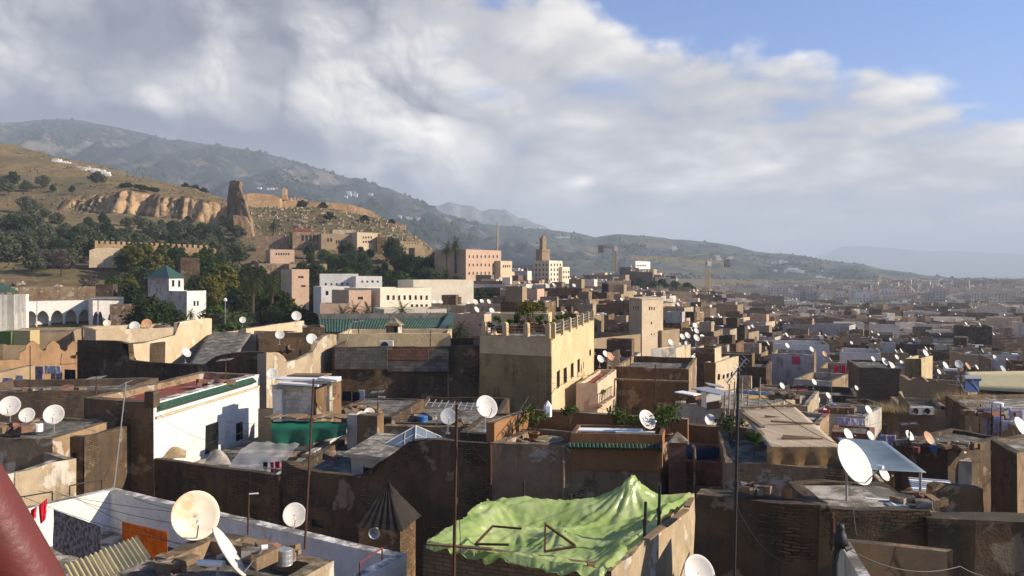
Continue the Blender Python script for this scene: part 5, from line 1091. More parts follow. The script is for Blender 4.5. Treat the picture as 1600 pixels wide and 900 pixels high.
def cren(label, x0, x1, y0, y1, yb, D0, D1, th, per, tooth, h_, mat, name='crenellated_wall', group=None):
    m = MB(); a, b = P(x0, 0, D0), P(x1, 0, D1); d = V((b.x - a.x, b.y - a.y, 0)); n_ = d.normalized(); pn = V((-n_.y, n_.x, 0)) * th / 2; N = int((x1 - x0) / per * 4)
    for i in range(int((x1 - x0) / per)):
        p, q = P(x0 + i * per, lerp(y0, y1, i * per / (x1 - x0)), lerp(D0, D1, i * per / (x1 - x0))), P(x0 + i * per + tooth, lerp(y0, y1, i * per / (x1 - x0)), lerp(D0, D1, (i * per + tooth) / (x1 - x0))); c = (p + q) / 2; hh = h_ / F * D0
        m.box(c - V((0, 0, hh / 2 + .02)), n_ * (q - p).length / 2, pn, V((0, 0, hh / 2 + .02)))
        if i % 2 == 0: m.tube([c + pn * 1.02, c + pn * 1.02 - V((0, 0, .3))], .12, 4)
    g = []
    for k in (-1, 1):
        rows = []
        for j in range(7): rows.append([P(lerp(x0, x1, t / 40), lerp(lerp(y0, y1, t / 40) + h_, yb, j / 6), lerp(D0, D1, t / 40)) + pn * k for t in range(41)])
        m.grid(rows); g.append(rows)
    m.grid([g[0][0], g[1][0]]); m.grid([[r[0] for r in g[0]], [r[0] for r in g[1]]]); m.grid([[r[-1] for r in g[0]], [r[-1] for r in g[1]]]); m.warp(.09, .5)
    return tag(m.build(name, mat, None, P((x0 + x1) / 2, yb, (D0 + D1) / 2)), label, 'wall', group)
slab('tall ruined tower of rammed earth on the hill', [(356, 358), (355, 330), (357, 312), (357, 296), (360, 284), (367, 281), (375, 284), (375, 298), (378, 304), (379, 330), (378, 358)], 345, 3.2, S_FORT2, 'ruined_tower', 'ruin', None, .75, .4, -14)
slab('leaning buttress of the ruined tower', [(371, 306), (378, 304), (384, 322), (388, 336), (393, 348), (392, 385), (378, 385), (374, 350)], 342, 3, S_FORT2, 'ruined_wall', 'ruin', None, .6, .4, -8)
slab('broken lower bastion below the ruined tower', [(364, 336), (380, 338), (390, 349), (395, 372), (398, 388), (376, 392), (366, 360)], 332, 4, S_FORT2, 'ruined_bastion', 'ruin', None, .5, .4)
slab('high sunlit fortress wall beside the ruined tower', [(379, 326), (379, 304), (392, 302), (425, 304), (437, 309), (438, 328)], 404, 4, S_FORT, 'fortress_wall', 'wall', 'fortress walls on the hill')
slab('slender broken pillar on the fortress wall', [(440, 312), (441, 297), (443, 293), (447, 295), (448, 312)], 412, 2, S_FORT, 'ruined_pillar', 'ruin', None, .1)
slab('long brown stretch of fortress wall', [(478, 334), (478, 316), (500, 317), (520, 318), (535, 317), (541, 320), (541, 338)], 419, 3, S_FORT, 'fortress_wall', 'wall', 'fortress walls on the hill')
cren('crenellated stretch of fortress wall on the crest', 437, 480, 309, 309, 334, 413, 419, 2, 5.4, 3.2, 3, S_FORT, 'fortress_wall', 'fortress walls on the hill')
slab('bright end of the fortress wall stepping downhill', [(540, 340), (541, 319), (552, 320), (565, 324), (580, 330), (590, 337), (598, 343), (598, 352), (570, 348)], 414, 3, S_FORT, 'fortress_wall', 'wall', 'fortress walls on the hill')
slab('dark wall stub on the far shoulder of the hill', [(613, 362), (613, 345), (622, 347), (633, 351), (633, 366)], 410, 3, S_STAIN, 'ruined_wall', 'ruin')
cren('long crenellated tan wall among the olive trees', 148, 337, 376, 384, 416, 228, 246, .8, 8.6, 5.0, 4.5, S_FORT)
slab('corner end of the crenellated tan wall', [(139, 418), (140, 391), (149, 388), (166, 387), (205, 388), (205, 418)], 226, 1.2, S_CREAM, 'crenellated_wall', 'wall', None, .06)
for i in range(26): px = r7b.uniform(200, 345); plant_later.append((px, r7b.uniform(214, 229)))
# houses on the hill foot
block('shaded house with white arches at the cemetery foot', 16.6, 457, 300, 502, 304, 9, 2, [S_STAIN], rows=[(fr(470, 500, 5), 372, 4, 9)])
block('tan villa with windows in the middle of the hill row', 15.8, 502, 298, 560, 304, 9, 2, [S_TAN], rows=[(fr(510, 520, 2), 375, 3, 5), (fr(524, 542, 5), 378, 2.4, 5)])
block('cream villa with two window rows at the hill foot', 16.4, 558, 300, 590, 306, 9, 2, [S_CREAM], rows=[(fr(566, 582, 4), 371, 2.4, 3), (fr(566, 582, 4), 378, 2.4, 3)])
block('upper storey behind the tan villa on the hill', 18.0, 520, 310, 556, 314, 6, 8, [S_CREAM_OLD], rows=[])
block('low dark end house of the hill row', 14.8, 589, 303, 603, 304, 7, 2, [S_BROWN])
block('long low tan building on the shoulder of the hill', 13.2, 609, 304, 661, 312, 8, 2, [S_TAN], rows=[(fr(630, 655, 6), 380, 1.6, 2)])
block('cube like tan house below the shoulder of the hill', 10.2, 648, 290, 664, 292, 6, 0, [S_TAN])
block('long tan house with a window row below the ruins', 8.8, 422, 268, 460, 272, 7, -4, [S_PINK], rows=[(fr(430, 453, 6), 397, 2.2, 3.4)])
block('low retaining wall on the slope below the ruined tower', 15.0, 400, 300, 452, 303, 3, 2, [S_STAIN])
block('grey flat house among the garden trees', 3.6, 404, 238, 450, 242, 8, -6, [S_STAIN])
block('long low garden house behind the tall yellowing tree', 3.4, 452, 236, 511, 242, 7, -6, [S_TAN], rows=[(fr(458, 506, 7), 420, 2.4, 4)])
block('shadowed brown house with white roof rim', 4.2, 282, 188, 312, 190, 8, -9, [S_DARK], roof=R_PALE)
slab('red painted roof frame on the shaded hill house', [(456, 362), (457, 358), (484, 357), (486, 361)], 305, 2, R_RED, 'roof_frame', 'roof frame', None, .1)
# gravestones on the slope: nobody could count them
m = MB(); r7 = random.Random(7)
for _ in range(460):
    if r7.random() < .85: px, D = r7.uniform(388, 672), r7.uniform(336, 405)
    else: px, D = r7.uniform(590, 690), r7.uniform(318, 360)
    z = ground_z(px, D); c_ = V(((px - CX) / F * D, D, z + .25)); a_ = r7.gauss(0, .35); m.mi = 0 if r7.random() < .6 else 1
    m.box(c_, V((math.cos(a_), math.sin(a_), 0)) * r7.uniform(.4, 1.1), V((-math.sin(a_), math.cos(a_), 0)) * r7.uniform(.2, .45), V((0, 0, r7.uniform(.22, .5))))
for i in range(130):
    f = r7.random(); px, D = lerp(86, 168, f) + r7.gauss(0, 2), lerp(500, 478, f) + r7.gauss(0, 4); z = ground_z(px, D); m.mi = 2
    m.box(V(((px - CX) / F * D, D, z + .5)), V((r7.uniform(.8, 2.0), .2, 0)), V((0, .7, 0)), V((0, 0, .8)))
o = m.build('gravestones', [S_CREAM_OLD, S_STAIN, S_WHITE]); tag(o, 'scattered pale gravestones on the hill cemetery', None, None, 'stuff')
m = MB(); m2 = MB()
def tuft(mm, q, s_):
    a0 = r7.random() * 6; rows = [[q + V((math.cos(a0 + 1.257 * i) * r * s_ * r7.uniform(.7, 1.3), math.sin(a0 + 1.257 * i) * r * s_, z * s_)) for i in range(5)] for r, z in ((.8, -.3), (1, .3), (.5, .8), (.05, .95))]; mm.grid(rows, True)
for _ in range(7500):
    px, D = r7.uniform(-30, 690), r7.uniform(200, 525) ** 1.0
    z = ground_z(px, D); x = (px - CX) / F * D; k = noise.noise(V((x * .03, D * .02, 3))) + .6 * noise.noise(V((x * .12, D * .09, 5)))
    if k < .05: continue
    tuft(m if r7.random() < .6 else m2, V((x, D, z + noise.noise(V((x * .02, D * .02, 0))) * 2.0)), r7.uniform(.18, .75))
tag(m.build('dry_scrub', L_DRY), 'dry scrub dotted over the grassy hill', None, None, 'stuff'); tag(m2.build('green_scrub', L_OLIVE), 'low green scrub dotted over the grassy hill', None, None, 'stuff')
# boulders
for i in range(16):
    px, D = r7.uniform(0, 115), r7.uniform(176, 205); p = V(((px - CX) / F * D, D, ground_z(px, D) + .3)); bm = bmesh.new(); bmesh.ops.create_icosphere(bm, subdivisions=3, radius=1)
    for q in bm.verts: q.co = V((q.co.x * 1.5, q.co.y, q.co.z * .8)) + noise.noise_vector(q.co * 1.3 + V((i * 9, 0, 0))) * .55
    me = bpy.data.meshes.new('boulder'); bm.to_mesh(me); bm.free(); me.materials.append(S_STAIN if i % 3 else S_CREAM_OLD); o = bpy.data.objects.new('boulder', me); s_ = r7.uniform(.5, 1.25); o.scale = (s_, s_, s_); o.location = p; col.objects.link(o); tag(o, '', 'boulder', 'boulders below the olive grove'); pend(o, 'rounded pale boulder', 'on the grass below the olive grove', px)
# ================================================================== trees
protos = {}
def proto(k):
    if k not in protos:
        a_ = {'olive0': dict(seed=1, h=5.2, spread=2.6, leaf=L_OLIVE, nclump=17, per=70, ls=.34, trunk=.22), 'olive1': dict(seed=2, h=4.6, spread=3.0, leaf=L_OLIVE, nclump=19, per=66, ls=.34, trunk=.22), 'olive2': dict(seed=3, h=6.0, spread=2.5, leaf=L_DARK, nclump=17, per=70, ls=.34, trunk=.2),
              'green0': dict(seed=4, h=9, spread=3.6, leaf=L_GREEN, nclump=24, per=80, ls=.36), 'green1': dict(seed=5, h=8, spread=4.0, leaf=L_GREEN, nclump=24, per=80, ls=.36), 'dark0': dict(seed=6, h=8.5, spread=4.0, leaf=L_DARK, nclump=26, per=90, ls=.34), 'dark1': dict(seed=7, h=9.5, spread=3.4, leaf=L_DARK, nclump=24, per=80, ls=.36),
              'yel0': dict(seed=8, h=12, spread=4.4, leaf=L_YEL, nclump=38, per=80, ls=.36, core=.36), 'yel1': dict(seed=9, h=9, spread=2.4, leaf=L_YEL, nclump=22, per=70, ls=.3, core=.45), 'bare': dict(seed=10, h=6, spread=2.8, leaf=L_BARE, nclump=22, per=40, ls=.22, core=.4), 'shrub': dict(seed=11, h=2.2, spread=1.7, leaf=L_DARK, nclump=9, per=60, ls=.28, trunk=.1, tr=.06)}[k]
        protos[k] = [tree_proto('olive_tree' if 'olive' in k else 'shrub' if k == 'shrub' else 'tree', 'shrub' if k == 'shrub' else 'tree', label='tree', group='trees', **a_), 0]
    return protos[k]
def plant_tree(k, px, D, s=1.0, kind=None, place='', z=None, sz=None, label=None, group='trees'):
    pr = proto(k); loc = V(((px - CX) / F * D, D, ground_z(px, D) - .1 if z is None else z)); rz = r7.uniform(0, 6.28)
    if pr[1] == 0: o = pr[0]; o.location = loc; o.scale = (s, s, sz or s); o.rotation_euler = (0, 0, rz)
    else: o = dup(pr[0], loc, rz, s, sz=sz)
    pr[1] += 1; o['group'] = group
    if label: o['label'] = label
    else: pend(o, kind, place, px)
    return o
# the olive grove on the slope
pts = []; tries = 0
while len(pts) < 150 and tries < 9000:
    tries += 1; px, D = r7.uniform(-30, 375), r7.uniform(215, 362)
    y = HY - ground_z(px, D) / D * F
    dens_ = (.12 if y < 352 else .3) + .7 * smooth(y, 352, 380); dens_ *= 1 - .85 * (1 - smooth(px, 60, 130)) * smooth(y, 402, 418)
    if 110 < px < 352 and y < 354: continue
    if 128 < px < 345 and 195 < D < 236 and y > 388: continue
    if r7.random() > dens_: continue
    x = (px - CX) / F * D
    if any((x - q[0]) ** 2 + (D - q[1]) ** 2 < (4.2 ** 2 if y > 350 else 6 ** 2) for q in pts): continue
    pts.append((x, D, px, y))
for x, D, px, y in pts:
    k = r7.choice(['olive0', 'olive1', 'olive0', 'olive2', 'olive1']); row = 'high on the slope' if y < 345 else 'in mid grove' if y < 378 else 'in the lower grove' if y < 402 else 'at the grove foot'
    half = 'toward the ruin' if px > 190 else 'toward the edge'
    plant_tree(k, px, D, r7.uniform(.8, 1.35), ('grey green' if k != 'olive2' else 'dark green') + ' olive tree', row + ' ' + half, group='trees of the olive grove')
for i, (px, D, s_) in enumerate(((4, 392, 1.5), (20, 396, 1.6), (41, 395, 1.1), (68, 402, 1.4), (82, 392, .7), (152, 420, 1.5), (14, 384, 1.2), (113, 386, .7))):
    plant_tree(('olive0', 'olive2', 'olive1')[i % 3], px, D, s_, 'lone olive tree', 'on the bare grass above the cliff', group='trees of the olive grove')
for i in range(26):
    f = r7.random(); px = lerp(190, 245, f); D = lerp(404, 388, f) + r7.uniform(-3, 3); plant_tree('shrub', px, D, r7.uniform(.6, 1.1), 'grey green cactus clump', 'along the cliff top', group='shrubs on the hill')
for px, D, s_ in ((472, 412, 1.8), (505, 408, 1.5), (515, 372, 1.8), (570, 384, 1.4), (640, 330, 1.3), (305, 452, 1.5), (318, 448, 1.5), (290, 455, 1.4), (612, 400, 1.3)): plant_tree('shrub', px, D, s_, 'dark low bush', 'on the cemetery hill', group='shrubs on the hill')
plant_tree('bare', 96, 212, 1.25, label='bare pinkish tree at the foot of the olive grove', group='garden trees'); plant_tree('bare', 140, 190, .9, label='smaller bare tree beside the arcade court wall', group='garden trees'); plant_tree('bare', 68, 225, .9, label='bare bush half hidden behind the pinkish tree', group='garden trees')
for px, D, s_ in ((196, 214, 1), (212, 210, 1.15), (228, 216, 1.2), (246, 206, 1.1), (262, 214, .9)): plant_tree('yel1', px, D, s_, 'yellowing poplar', 'before the crenellated wall', group='garden trees')
for k, px, D, s_, sz, lab in (('dark0', 232, 119, .9, .86, 'dense dark tree left of the green pyramid tower'), ('dark0', 260, 121, .7, .76, 'dark tree in front of the green pyramid tower'), ('dark1', 205, 150, .7, .8, 'small dark tree beside the garden pavilion'), ('yel0', 352, 168, 1.0, 1.0, 'tallest tree in the garden, olive yellow crown'), ('yel0', 330, 160, .78, .8, 'lower yellowing tree beside the tallest garden tree'), ('yel0', 385, 176, .7, .8, 'thin yellowing tree behind the date palms'),
                          ('green1', 340, 128, .88, .72, 'bright green tree beside the white court house'), ('green1', 368, 131, .75, .62, 'bright green tree left of the nearer date palm'), ('dark0', 428, 140, .8, .7, 'dark green tree right under the second date palm'), ('dark0', 462, 133, .95, .78, 'broad dark tree beside the tan garden wall'), ('dark1', 440, 150, .9, .9, 'dark tree rising behind the broad one'), ('dark1', 489, 131, .55, .6, 'small dark tree touching the tan garden wall'),
                          ('yel0', 411, 100, .28, .28, 'yellowish bush at the sunlit garden parapet'), ('dark1', 305, 186, .8, .8, 'dark tree left of the shadowed brown house'), ('green0', 395, 190, .75, .8, 'green tree behind the date palms'), ('dark1', 405, 205, .9, 1.0, 'dark tree below the ruined bastion'), ('dark1', 445, 205, .6, .8, 'narrow dark tree behind the tan house'), ('yel0', 460, 190, .5, .6, 'orange tinged tree beside the narrow tan house'),
                          ('green1', 697, 158, .85, .75, 'green tree beside the long cream building'), ('dark0', 742, 203, 1.15, .95, 'big dark tree below the pink hotel, left one'), ('dark0', 766, 206, 1.1, .95, 'big dark tree below the pink hotel, right one'), ('dark1', 724, 215, .8, .75, 'dark tree behind the pair below the hotel'), ('dark1', 880, 262, .6, .6, 'tree at the foot of the cream apartment block'), ('dark1', 870, 258, .55, .5, 'low tree before the cream apartment block')):
    plant_tree(k, px, D, s_, sz=sz, label=lab, group='garden trees')
for i in range(78):
    px = r7.uniform(470, 722); D = r7.uniform(258, 293) if i % 4 else r7.uniform(212, 250)
    if 640 < px < 668 and D > 276: continue
    if px < 520 and D > 284: D -= 20
    plant_tree(r7.choice(['dark0', 'dark1', 'green0', 'green1', 'dark0']), px, D, r7.uniform(.72, 1.1) * (.62 if px < 612 and D > 255 else 1), 'leafy tree', 'in the green belt ' + ('below the cemetery' if px < 640 else 'toward the hotel'), group='trees of the green belt')
for i in range(26):
    px = r7.uniform(985, 1092); D = r7.uniform(395, 470); plant_tree(r7.choice(['dark0', 'dark1', 'green0']), px, D, r7.uniform(.9, 1.35), 'dark tree', 'in the grove between the cranes', z=-13 + r7.uniform(-2, 2) - (px - 985) * .05, group='trees of the crane grove')
for i in range(14): px = r7.uniform(885, 960); plant_tree('dark1', px, r7.uniform(300, 400), r7.uniform(.5, .8), 'dark tree', 'right of the cream block', group='trees of the crane grove')
for px, D in plant_later: kk = r7.choice(['dark0', 'dark1', 'green0', 'yel1']); plant_tree(kk, px, D, r7.uniform(.8, 1.12), 'leafy tree', 'below the crenellated wall', group='trees of the olive grove')
for i in range(46):
    px, D = r7.uniform(175, 500), r7.uniform(148, 214)
    if 225 < px < 330 and D < 165: continue
    k = r7.choice(['dark0', 'dark1', 'green0', 'green1', 'yel1', 'olive2', 'dark0']); s_ = r7.uniform(.6, .95) * (1.5 if k == 'olive2' else 1)
    if D > 180 and 275 < px < 318: s_ *= .55
    plant_tree(k, px, D, s_, 'yellowing tree' if k == 'yel1' else 'leafy tree', 'in the dense garden ' + ('behind the court tower' if px < 300 else 'around the date palms'), group='garden trees')
# palms
pa_ = palm_proto(3, 9.0, 3.4, 'date palm with full crown before the yellowing tree, left of two'); pa_.location = V(((394 - CX) / F * 140, 140, -9.8))
pb_ = palm_proto(4, 8.6, 3.1, 'date palm with full crown before the dark trees, right of two'); pb_.location = V(((424 - CX) / F * 148, 148, -9.9))
for src, px, yc, D, hh, s_, lab in ((pa_, 427, 352, 306, 9, 1.05, 'date palm standing on the slope below the ruined tower'), (pb_, 699, 388, 250, 8.6, 1.05, 'date palm left of the pink hotel, lower one'), (pa_, 712, 381, 254, 9, 1.0, 'date palm left of the pink hotel, taller one'), (pb_, 697, 428, 190, 8.6, .8, 'slim palm before the cream house row'),
                                 (pb_, 535, 492, 104, 8.6, .62, 'low palm before the tan garden wall, left one'), (pa_, 553, 489, 106, 9, .62, 'low palm before the tan garden wall, middle one'), (pb_, 575, 488, 105, 8.6, .66, 'low palm before the tan garden wall, right one'), (pa_, 628, 489, 100, 9, .62, 'low palm before the white school block'), (pb_, 664, 499, 98, 8.6, .4, 'small palm at the corner of the white school block'), (pb_, 718, 518, 78, 8.6, .5, 'palm head beside the prayer hall gable'), (pa_, 298, 490, 100, 9, .3, 'small palm head by the white court house')):
    dup(src, P(px, yc, D) - V((0, 0, hh * s_)), r7.uniform(0, 6), s_, lab)
# ================================================================== hand placed roofs on the right
hD('tan house with wavy parapet and two air conditioners, upper wall', -9.2, 1405, 66, 1512, 63, 6, zbot=-22, mats=S_TAN, par=.4, prof={0: [(1405, 585), (1412, 589), (1420, 595), (1432, 590), (1440, 589), (1450, 597), (1462, 594), (1475, 600), (1500, 602), (1512, 603)]})
hD('tan house with wavy parapet and two air conditioners, lower front', -10.0, 1404, 61, 1478, 60, 4, zbot=-22, mats=S_TAN, par=.3, prof={0: [(1404, 612), (1408, 622), (1414, 633), (1430, 636), (1478, 640)]})
for px in (1431, 1449): ac_unit(P(px, 648, 60.1), -1, ('left' if px < 1440 else 'right') + ' of two air conditioners on the wavy tan house', 1)
ring = [(30.3, 55), (28.8, 50), (27.8, 42.7), (40, 44), (42, 56)]
house('mossy walled house with drying laundry and dry grass roof', ring, -8.4, -22, [S_DARK, S_STAIN, S_DARK], R_PALE, par=.25, amp=.08)
for i, (px, py, D) in enumerate(((1484, 622, 55), (1496, 621, 56), (1510, 622, 56.5), (1530, 624, 56), (1522, 632, 52), (1375, 637, 58), (1385, 637, 58), (1392, 640, 57))): grass_tuft(px, py + 4, D, .7, .9, 130, 300 + i, ('dry grass on the mossy laundry house roof' if px > 1400 else 'dry grass on the roof left of the tan wavy house'))
h3('rough stone block tower at the frame edge', -5.3, (1547, 687), (1590, 708), (1690, 690), mats=[S_DARK, S_STAIN], par=.06, roof=R_PALE, amp=.07)
slab('brown sloping wall below the blue grey tarpaulin', [(1458, 800), (1458, 762), (1470, 757), (1537, 765), (1537, 805)], 24, .4, S_BROWN, 'sloping_wall', 'wall', None, .04, 1)
hD('mossy dark roofed house with dishes and a white flank', -7.55, 1398, 36, 1482, 34, 5, zbot=-18, mats=[S_DARK], par=.15, amp=.08)
hD('white peeling flank wall below the dish roof', -8.1, 1480, 34.6, 1518, 34.2, 3, zbot=-18, mats=S_WHITE_OLD, par=.05)
hD('brown house end below the white peeling flank', -8.6, 1398, 31, 1420, 30.6, 3, zbot=-18, mats=S_BROWN, par=.05)
for i in range(7): board(1420 + i, 747 + i * 3.2, 1484 + i, 752 + i * 2.8, 31.5 - i * .35, 31.3 - i * .35, .22, 'grey slat of the lath roof below the white flank', mat=PLASTIC if i % 2 else STEEL, group='slats of the lath roof')
hD('low white walled yard with brick front', -9.2, 1268, 53, 1352, 51, 5, zbot=-20, mats=S_WHITE_OLD, par=.5)
hD('brick shed front in the low white yard', -9.5, 1300, 48, 1366, 47, 2.5, zbot=-20, mats=B_RED, par=.1)
hD('dark little house left of the wavy tan house', -9.9, 1366, 58, 1404, 58, 5, zbot=-20, mats=S_DARK, par=.3)
hD('dark roof yards left of the low white yard', -10.5, 1228, 70, 1340, 68, 6, zbot=-22, mats=S_DARK, par=.5)
hD('big dark timber clad shed house', -9.6, 1342, 82, 1406, 81, 8, zbot=-24, mats=[B_MUD], par=.2)
h3('small ochre cube house catching the sun', -9.0, (1414, 560), (1440, 561), (1457, 556), mats=[S_OCHRE_OLD, S_OCHRE], par=.3)
hD('long low house under a yellow sheet roof', -10.9, 1511, 74, 1680, 68, 7, zbot=-22, mats=S_DARK, par=.02, roof=R_GREY)
a, b, c_, e = P(1510, 607, 74), P(1680, 616, 68), P(1690, 578, 76), P(1508, 581, 82)
sheet(quad(a, b, c_, e), 20, 4, 'sheet_roof', plain('yellow_sheet', (.52, .44, .22), .6, .3, .3, 2), 'long yellowish sheet roof at the frame edge', 'roof', .08)
t = thing('solar_heater', P(1519, 616, 62), 'blue solar water heater on its stand before the yellow roof', 'solar heater'); a, b, c_, e = P(1508, 613, 61.5), P(1530, 613, 61.5), P(1530, 594, 62.6), P(1508, 594, 62.6); m = MB(); m.face([a, b, c_, e]); m.face([p + V((0, .08, -.02)) for p in (a, b, c_, e)]); m.build('collector', TARP_B2, t)
m = MB(); m.tube([P(1506, 591, 62.7), P(1531, 591, 62.7)], .24, 10); m.build('tank', STEEL, t); m = MB()
for p in (a, b): m.tube([p, p + V((0, 1.1, 1.0))], .04, 4); m.tube([p + V((0, 1.1, 1.0)), p + V((0, 1.2, -.3))], .04, 4)
m.build('stand', STEEL, t)
for i, (x0, x1, y, D, h_, mt_, lab) in enumerate(((1208, 1296, 537, 112, 1.6, S_WHITE, 'long low whitewashed parapet right of the crane'), (1312, 1376, 550, 104, 1.5, S_WHITE, 'pale whitewashed parapet among the dark roofs'), (1205, 1272, 552, 100, 1.4, S_WHITE_OLD, 'second whitewashed parapet below the long one'), (1280, 1345, 575, 90, 1.5, S_CREAM_OLD, 'worn cream parapet behind the dark shed house'), (1550, 1640, 562, 98, 1.7, S_WHITE_OLD, 'grey white rounded parapet at the frame edge'), (1240, 1300, 592, 76, 1.3, S_WHITE_OLD, 'short pale parapet before the red washing'))):
    z = (HY - y) / F * D; hD(lab, z, x0, D, x1, D - 2, 7, zbot=z - 9, mats=[mt_, S_STAIN], par=.7, roof=R_PALE)
# roofs around the scaffolding
hD('flat roof with ladders and poles behind the plank roof', -8.1, 1140, 42, 1260, 40, 7, zbot=-18, mats=S_STAIN, par=.2, roof=R_PALE)
hD('pale roof terrace with bamboo poles', -8.3, 1150, 52, 1262, 50, 7, zbot=-20, mats=S_CREAM_OLD, par=.3, roof=R_PALE)
for i, (px, y0, y1, D) in enumerate(((1138, 600, 692, 30), (1146, 596, 690, 30.5), (1158, 590, 640, 38), (1168, 598, 640, 38.5), (1186, 590, 636, 40), (1131, 612, 672, 31))): mast((px + 2, px), y0, y1, D, 'thin bamboo pole leaning at the roof terrace ' + ('left of the tall mast' if px < 1150 else 'right of the tall mast') + f', {ordinal(i + 1)} from left', .03, WOOD, name='bamboo_pole')
for i, q in enumerate(((1092, 606, 1138, 616, 45, 43, 1.2), (1105, 600, 1128, 604, 47, 47, 1.0), (1160, 612, 1200, 616, 44, 43, .9), (1168, 622, 1196, 620, 41, 41, .8), (1060, 612, 1090, 617, 47, 46, .8))): board(*q, ('silvery corrugated sheet on the grey white house', 'bent metal sheet behind the silvery one', 'blue plastic sheet on the bamboo terrace', 'yellow board on the bamboo terrace', 'pale board on the grey white house')[i], mat=(STEEL, STEEL, TARP_B2, plain('yellow_board', (.5, .32, .08)), PLASTIC)[i], th=.03, name='roof_sheet', cat='roof sheet', group='sheets on the roofs')
bx(P(1111, 622, 45), (.9, .7, 1.0), 10, PLASTIC, 'water_tank', 'white box tank on the grey white house', 'water tank')
t = thing('railing', P(1225, 632, 46), 'dark green railing along the bamboo terrace', 'railing'); m = MB(); a, b = P(1200, 612, 48), P(1246, 636, 40); m.tube([a, b], .03, 4); m.tube([a - V((0, 0, .8)), b - V((0, 0, .8))], .03, 4)
for i in range(20): p = a.lerp(b, i / 19); m.tube([p, p - V((0, 0, .8))], .015, 4)
m.build('rails', plain('green_paint_iron', (.02, .08, .05)), t)
# ================================================================== the packed old town
TONES = [('dark brown', S_DARK, 5), ('mud brown', S_BROWN, 5), ('stained tan', S_STAIN, 6), ('ochre', S_TAN, 3), ('cream', S_CREAM_OLD, 4), ('pale pink', S_PINK, 1.2), ('whitewashed', S_WHITE_OLD, 3)]
ROOFS = [R_GREY, R_PALE, R_GREY, R_PALE, R_PALE, R_RED]
rh = random.Random(21)
PROT = [(978, 1040, 530, 104), (918, 1004, 548, 95), (1030, 1062, 530, 105), (831, 893, 443, 276), (717, 803, 438, 252), (545, 678, 506, 127), (496, 550, 512, 122), (644, 742, 450, 168), (498, 600, 447, 158), (1096, 1116, 474, 330), (990, 1018, 424, 500), (0, 330, 512, 140), (1012, 1160, 586, 76), (950, 970, 424, 420), (985, 1090, 452, 470), (1340, 1460, 590, 80), (1200, 1380, 560, 100), (672, 790, 474, 200), (728, 760, 470, 206), (920, 965, 640, 58)]
SKY_ = [(640, 470), (690, 455), (720, 440), (800, 424), (830, 420), (900, 414), (940, 412), (990, 418), (1030, 428), (1100, 440), (1200, 450), (1300, 458), (1450, 468), (1600, 474), (1800, 478)]
taken = []
for o in list(col.objects):
    if o.get('category') in ('house', 'minaret', 'mosque') and o.parent is None and o.location.y < 330:
        w_ = [c for c in o.children if c.name.startswith('walls')]
        if w_:
            vs = [v_.co for v_ in w_[0].data.vertices]; taken.append((o.location.x, o.location.y, max(math.hypot(q.x, q.y) for q in vs)))
t0 = []
def town_place(px, D):
    for a, s_ in ((735, 'below the pink hotel'), (830, 'below hotel annexe'), (895, 'below the cream block'), (978, 'left of the tan minaret'), (1040, 'around the tan minaret'), (1090, 'right of the tan minaret'), (1150, 'around the big crane'), (1260, 'right of the big crane'), (1400, 'midway to the edge'), (9999, 'toward the frame edge')):
        if px < a: break
    return ('near rows ' if D < 110 else 'middle rows ' if D < 190 else 'far rows ') + s_
def hbox(m, c, w_, d_, z0, z1, rz, par, mi=(0, 1), lid=True):
    ca, sa = math.cos(rz), math.sin(rz); X_, Y_ = V((ca, sa, 0)), V((-sa, ca, 0)); o = [V((c[0], c[1], 0)) + X_ * (w_ / 2 * i) + Y_ * (d_ / 2 * j) for i, j in ((-1, -1), (1, -1), (1, 1), (-1, 1))]
    t = .25; q = [V((c[0], c[1], 0)) + X_ * ((w_ / 2 - t) * i) + Y_ * ((d_ / 2 - t) * j) for i, j in ((-1, -1), (1, -1), (1, 1), (-1, 1))]
    e = lambda p, z: V((p.x, p.y, z)); m.mi = mi[0]
    m.grid([[e(p, z0) for p in o], [e(p, z1) for p in o], [e(p, z1) for p in q], [e(p, z1 - par) for p in q]], True); m.mi = mi[1]; m.face([e(p, z1 - par) for p in q])
    return o, X_, Y_
cands = []; D = 60.0
while D < 640:
    step_ = 6.0 + D * .011; x = -0.32 * D + rh.uniform(0, 6); 
    while x < .80 * D:
        w_ = rh.choice((1, 1, 1, 1.6)) * rh.uniform(4.4, 8.6) * (1 + D / 900); px = CX + F * (x + w_ / 2) / D
        cands.append((px, D + rh.uniform(-2.2, 2.2), w_, step_)); x += w_ * rh.uniform(.98, 1.12)
    D += step_
solid = []; mass = []
for px, D, w_, st in cands:
    x = (px - CX) / F * D
    if px < 660 and D < 400: continue
    if px < 940 and D < 72: continue
    if px < 760 and D < 140: continue
    if px < 780 and D > 240: continue
    if px < 900 and D > 320: continue
    if px < 980 and D > 420: continue
    if px > 1150 and D > 600 + (px - 1150) * .1: continue
    g = ground_z(px, D); d_ = st * rh.uniform(.86, 1.0); big = noise.noise(V((x * .02, D * .02, 4)))
    h_ = rh.uniform(6.5, 9.8) + big * 3.2 + (rh.random() < .10) * rh.uniform(1.5, 3.5); z1 = g + h_
    hw = w_ / 2 / D * F; y1 = HY - z1 / D * F
    lim = interp(SKY_, px)
    for (a, b, yl, DL) in PROT:
        if D < DL and px + hw > a and px - hw < b: lim = max(lim, yl)
    if D < 74 and px > 1180: lim = max(lim, 612)
    if y1 < lim: z1 = (HY - lim) / F * D - rh.uniform(0, .6)
    if z1 < g + 2.4: continue
    if D < 330 and any((x - a) ** 2 + (D - b) ** 2 < (r * .80 + w_ * .42) ** 2 for a, b, r in taken): continue
    rz = R(-14) + noise.noise(V((x * .012, D * .012, 8))) * .55 + rh.gauss(0, .05)
    (solid if D < 300 else mass).append((px, x, D, w_, d_, g - 1, z1, rz))
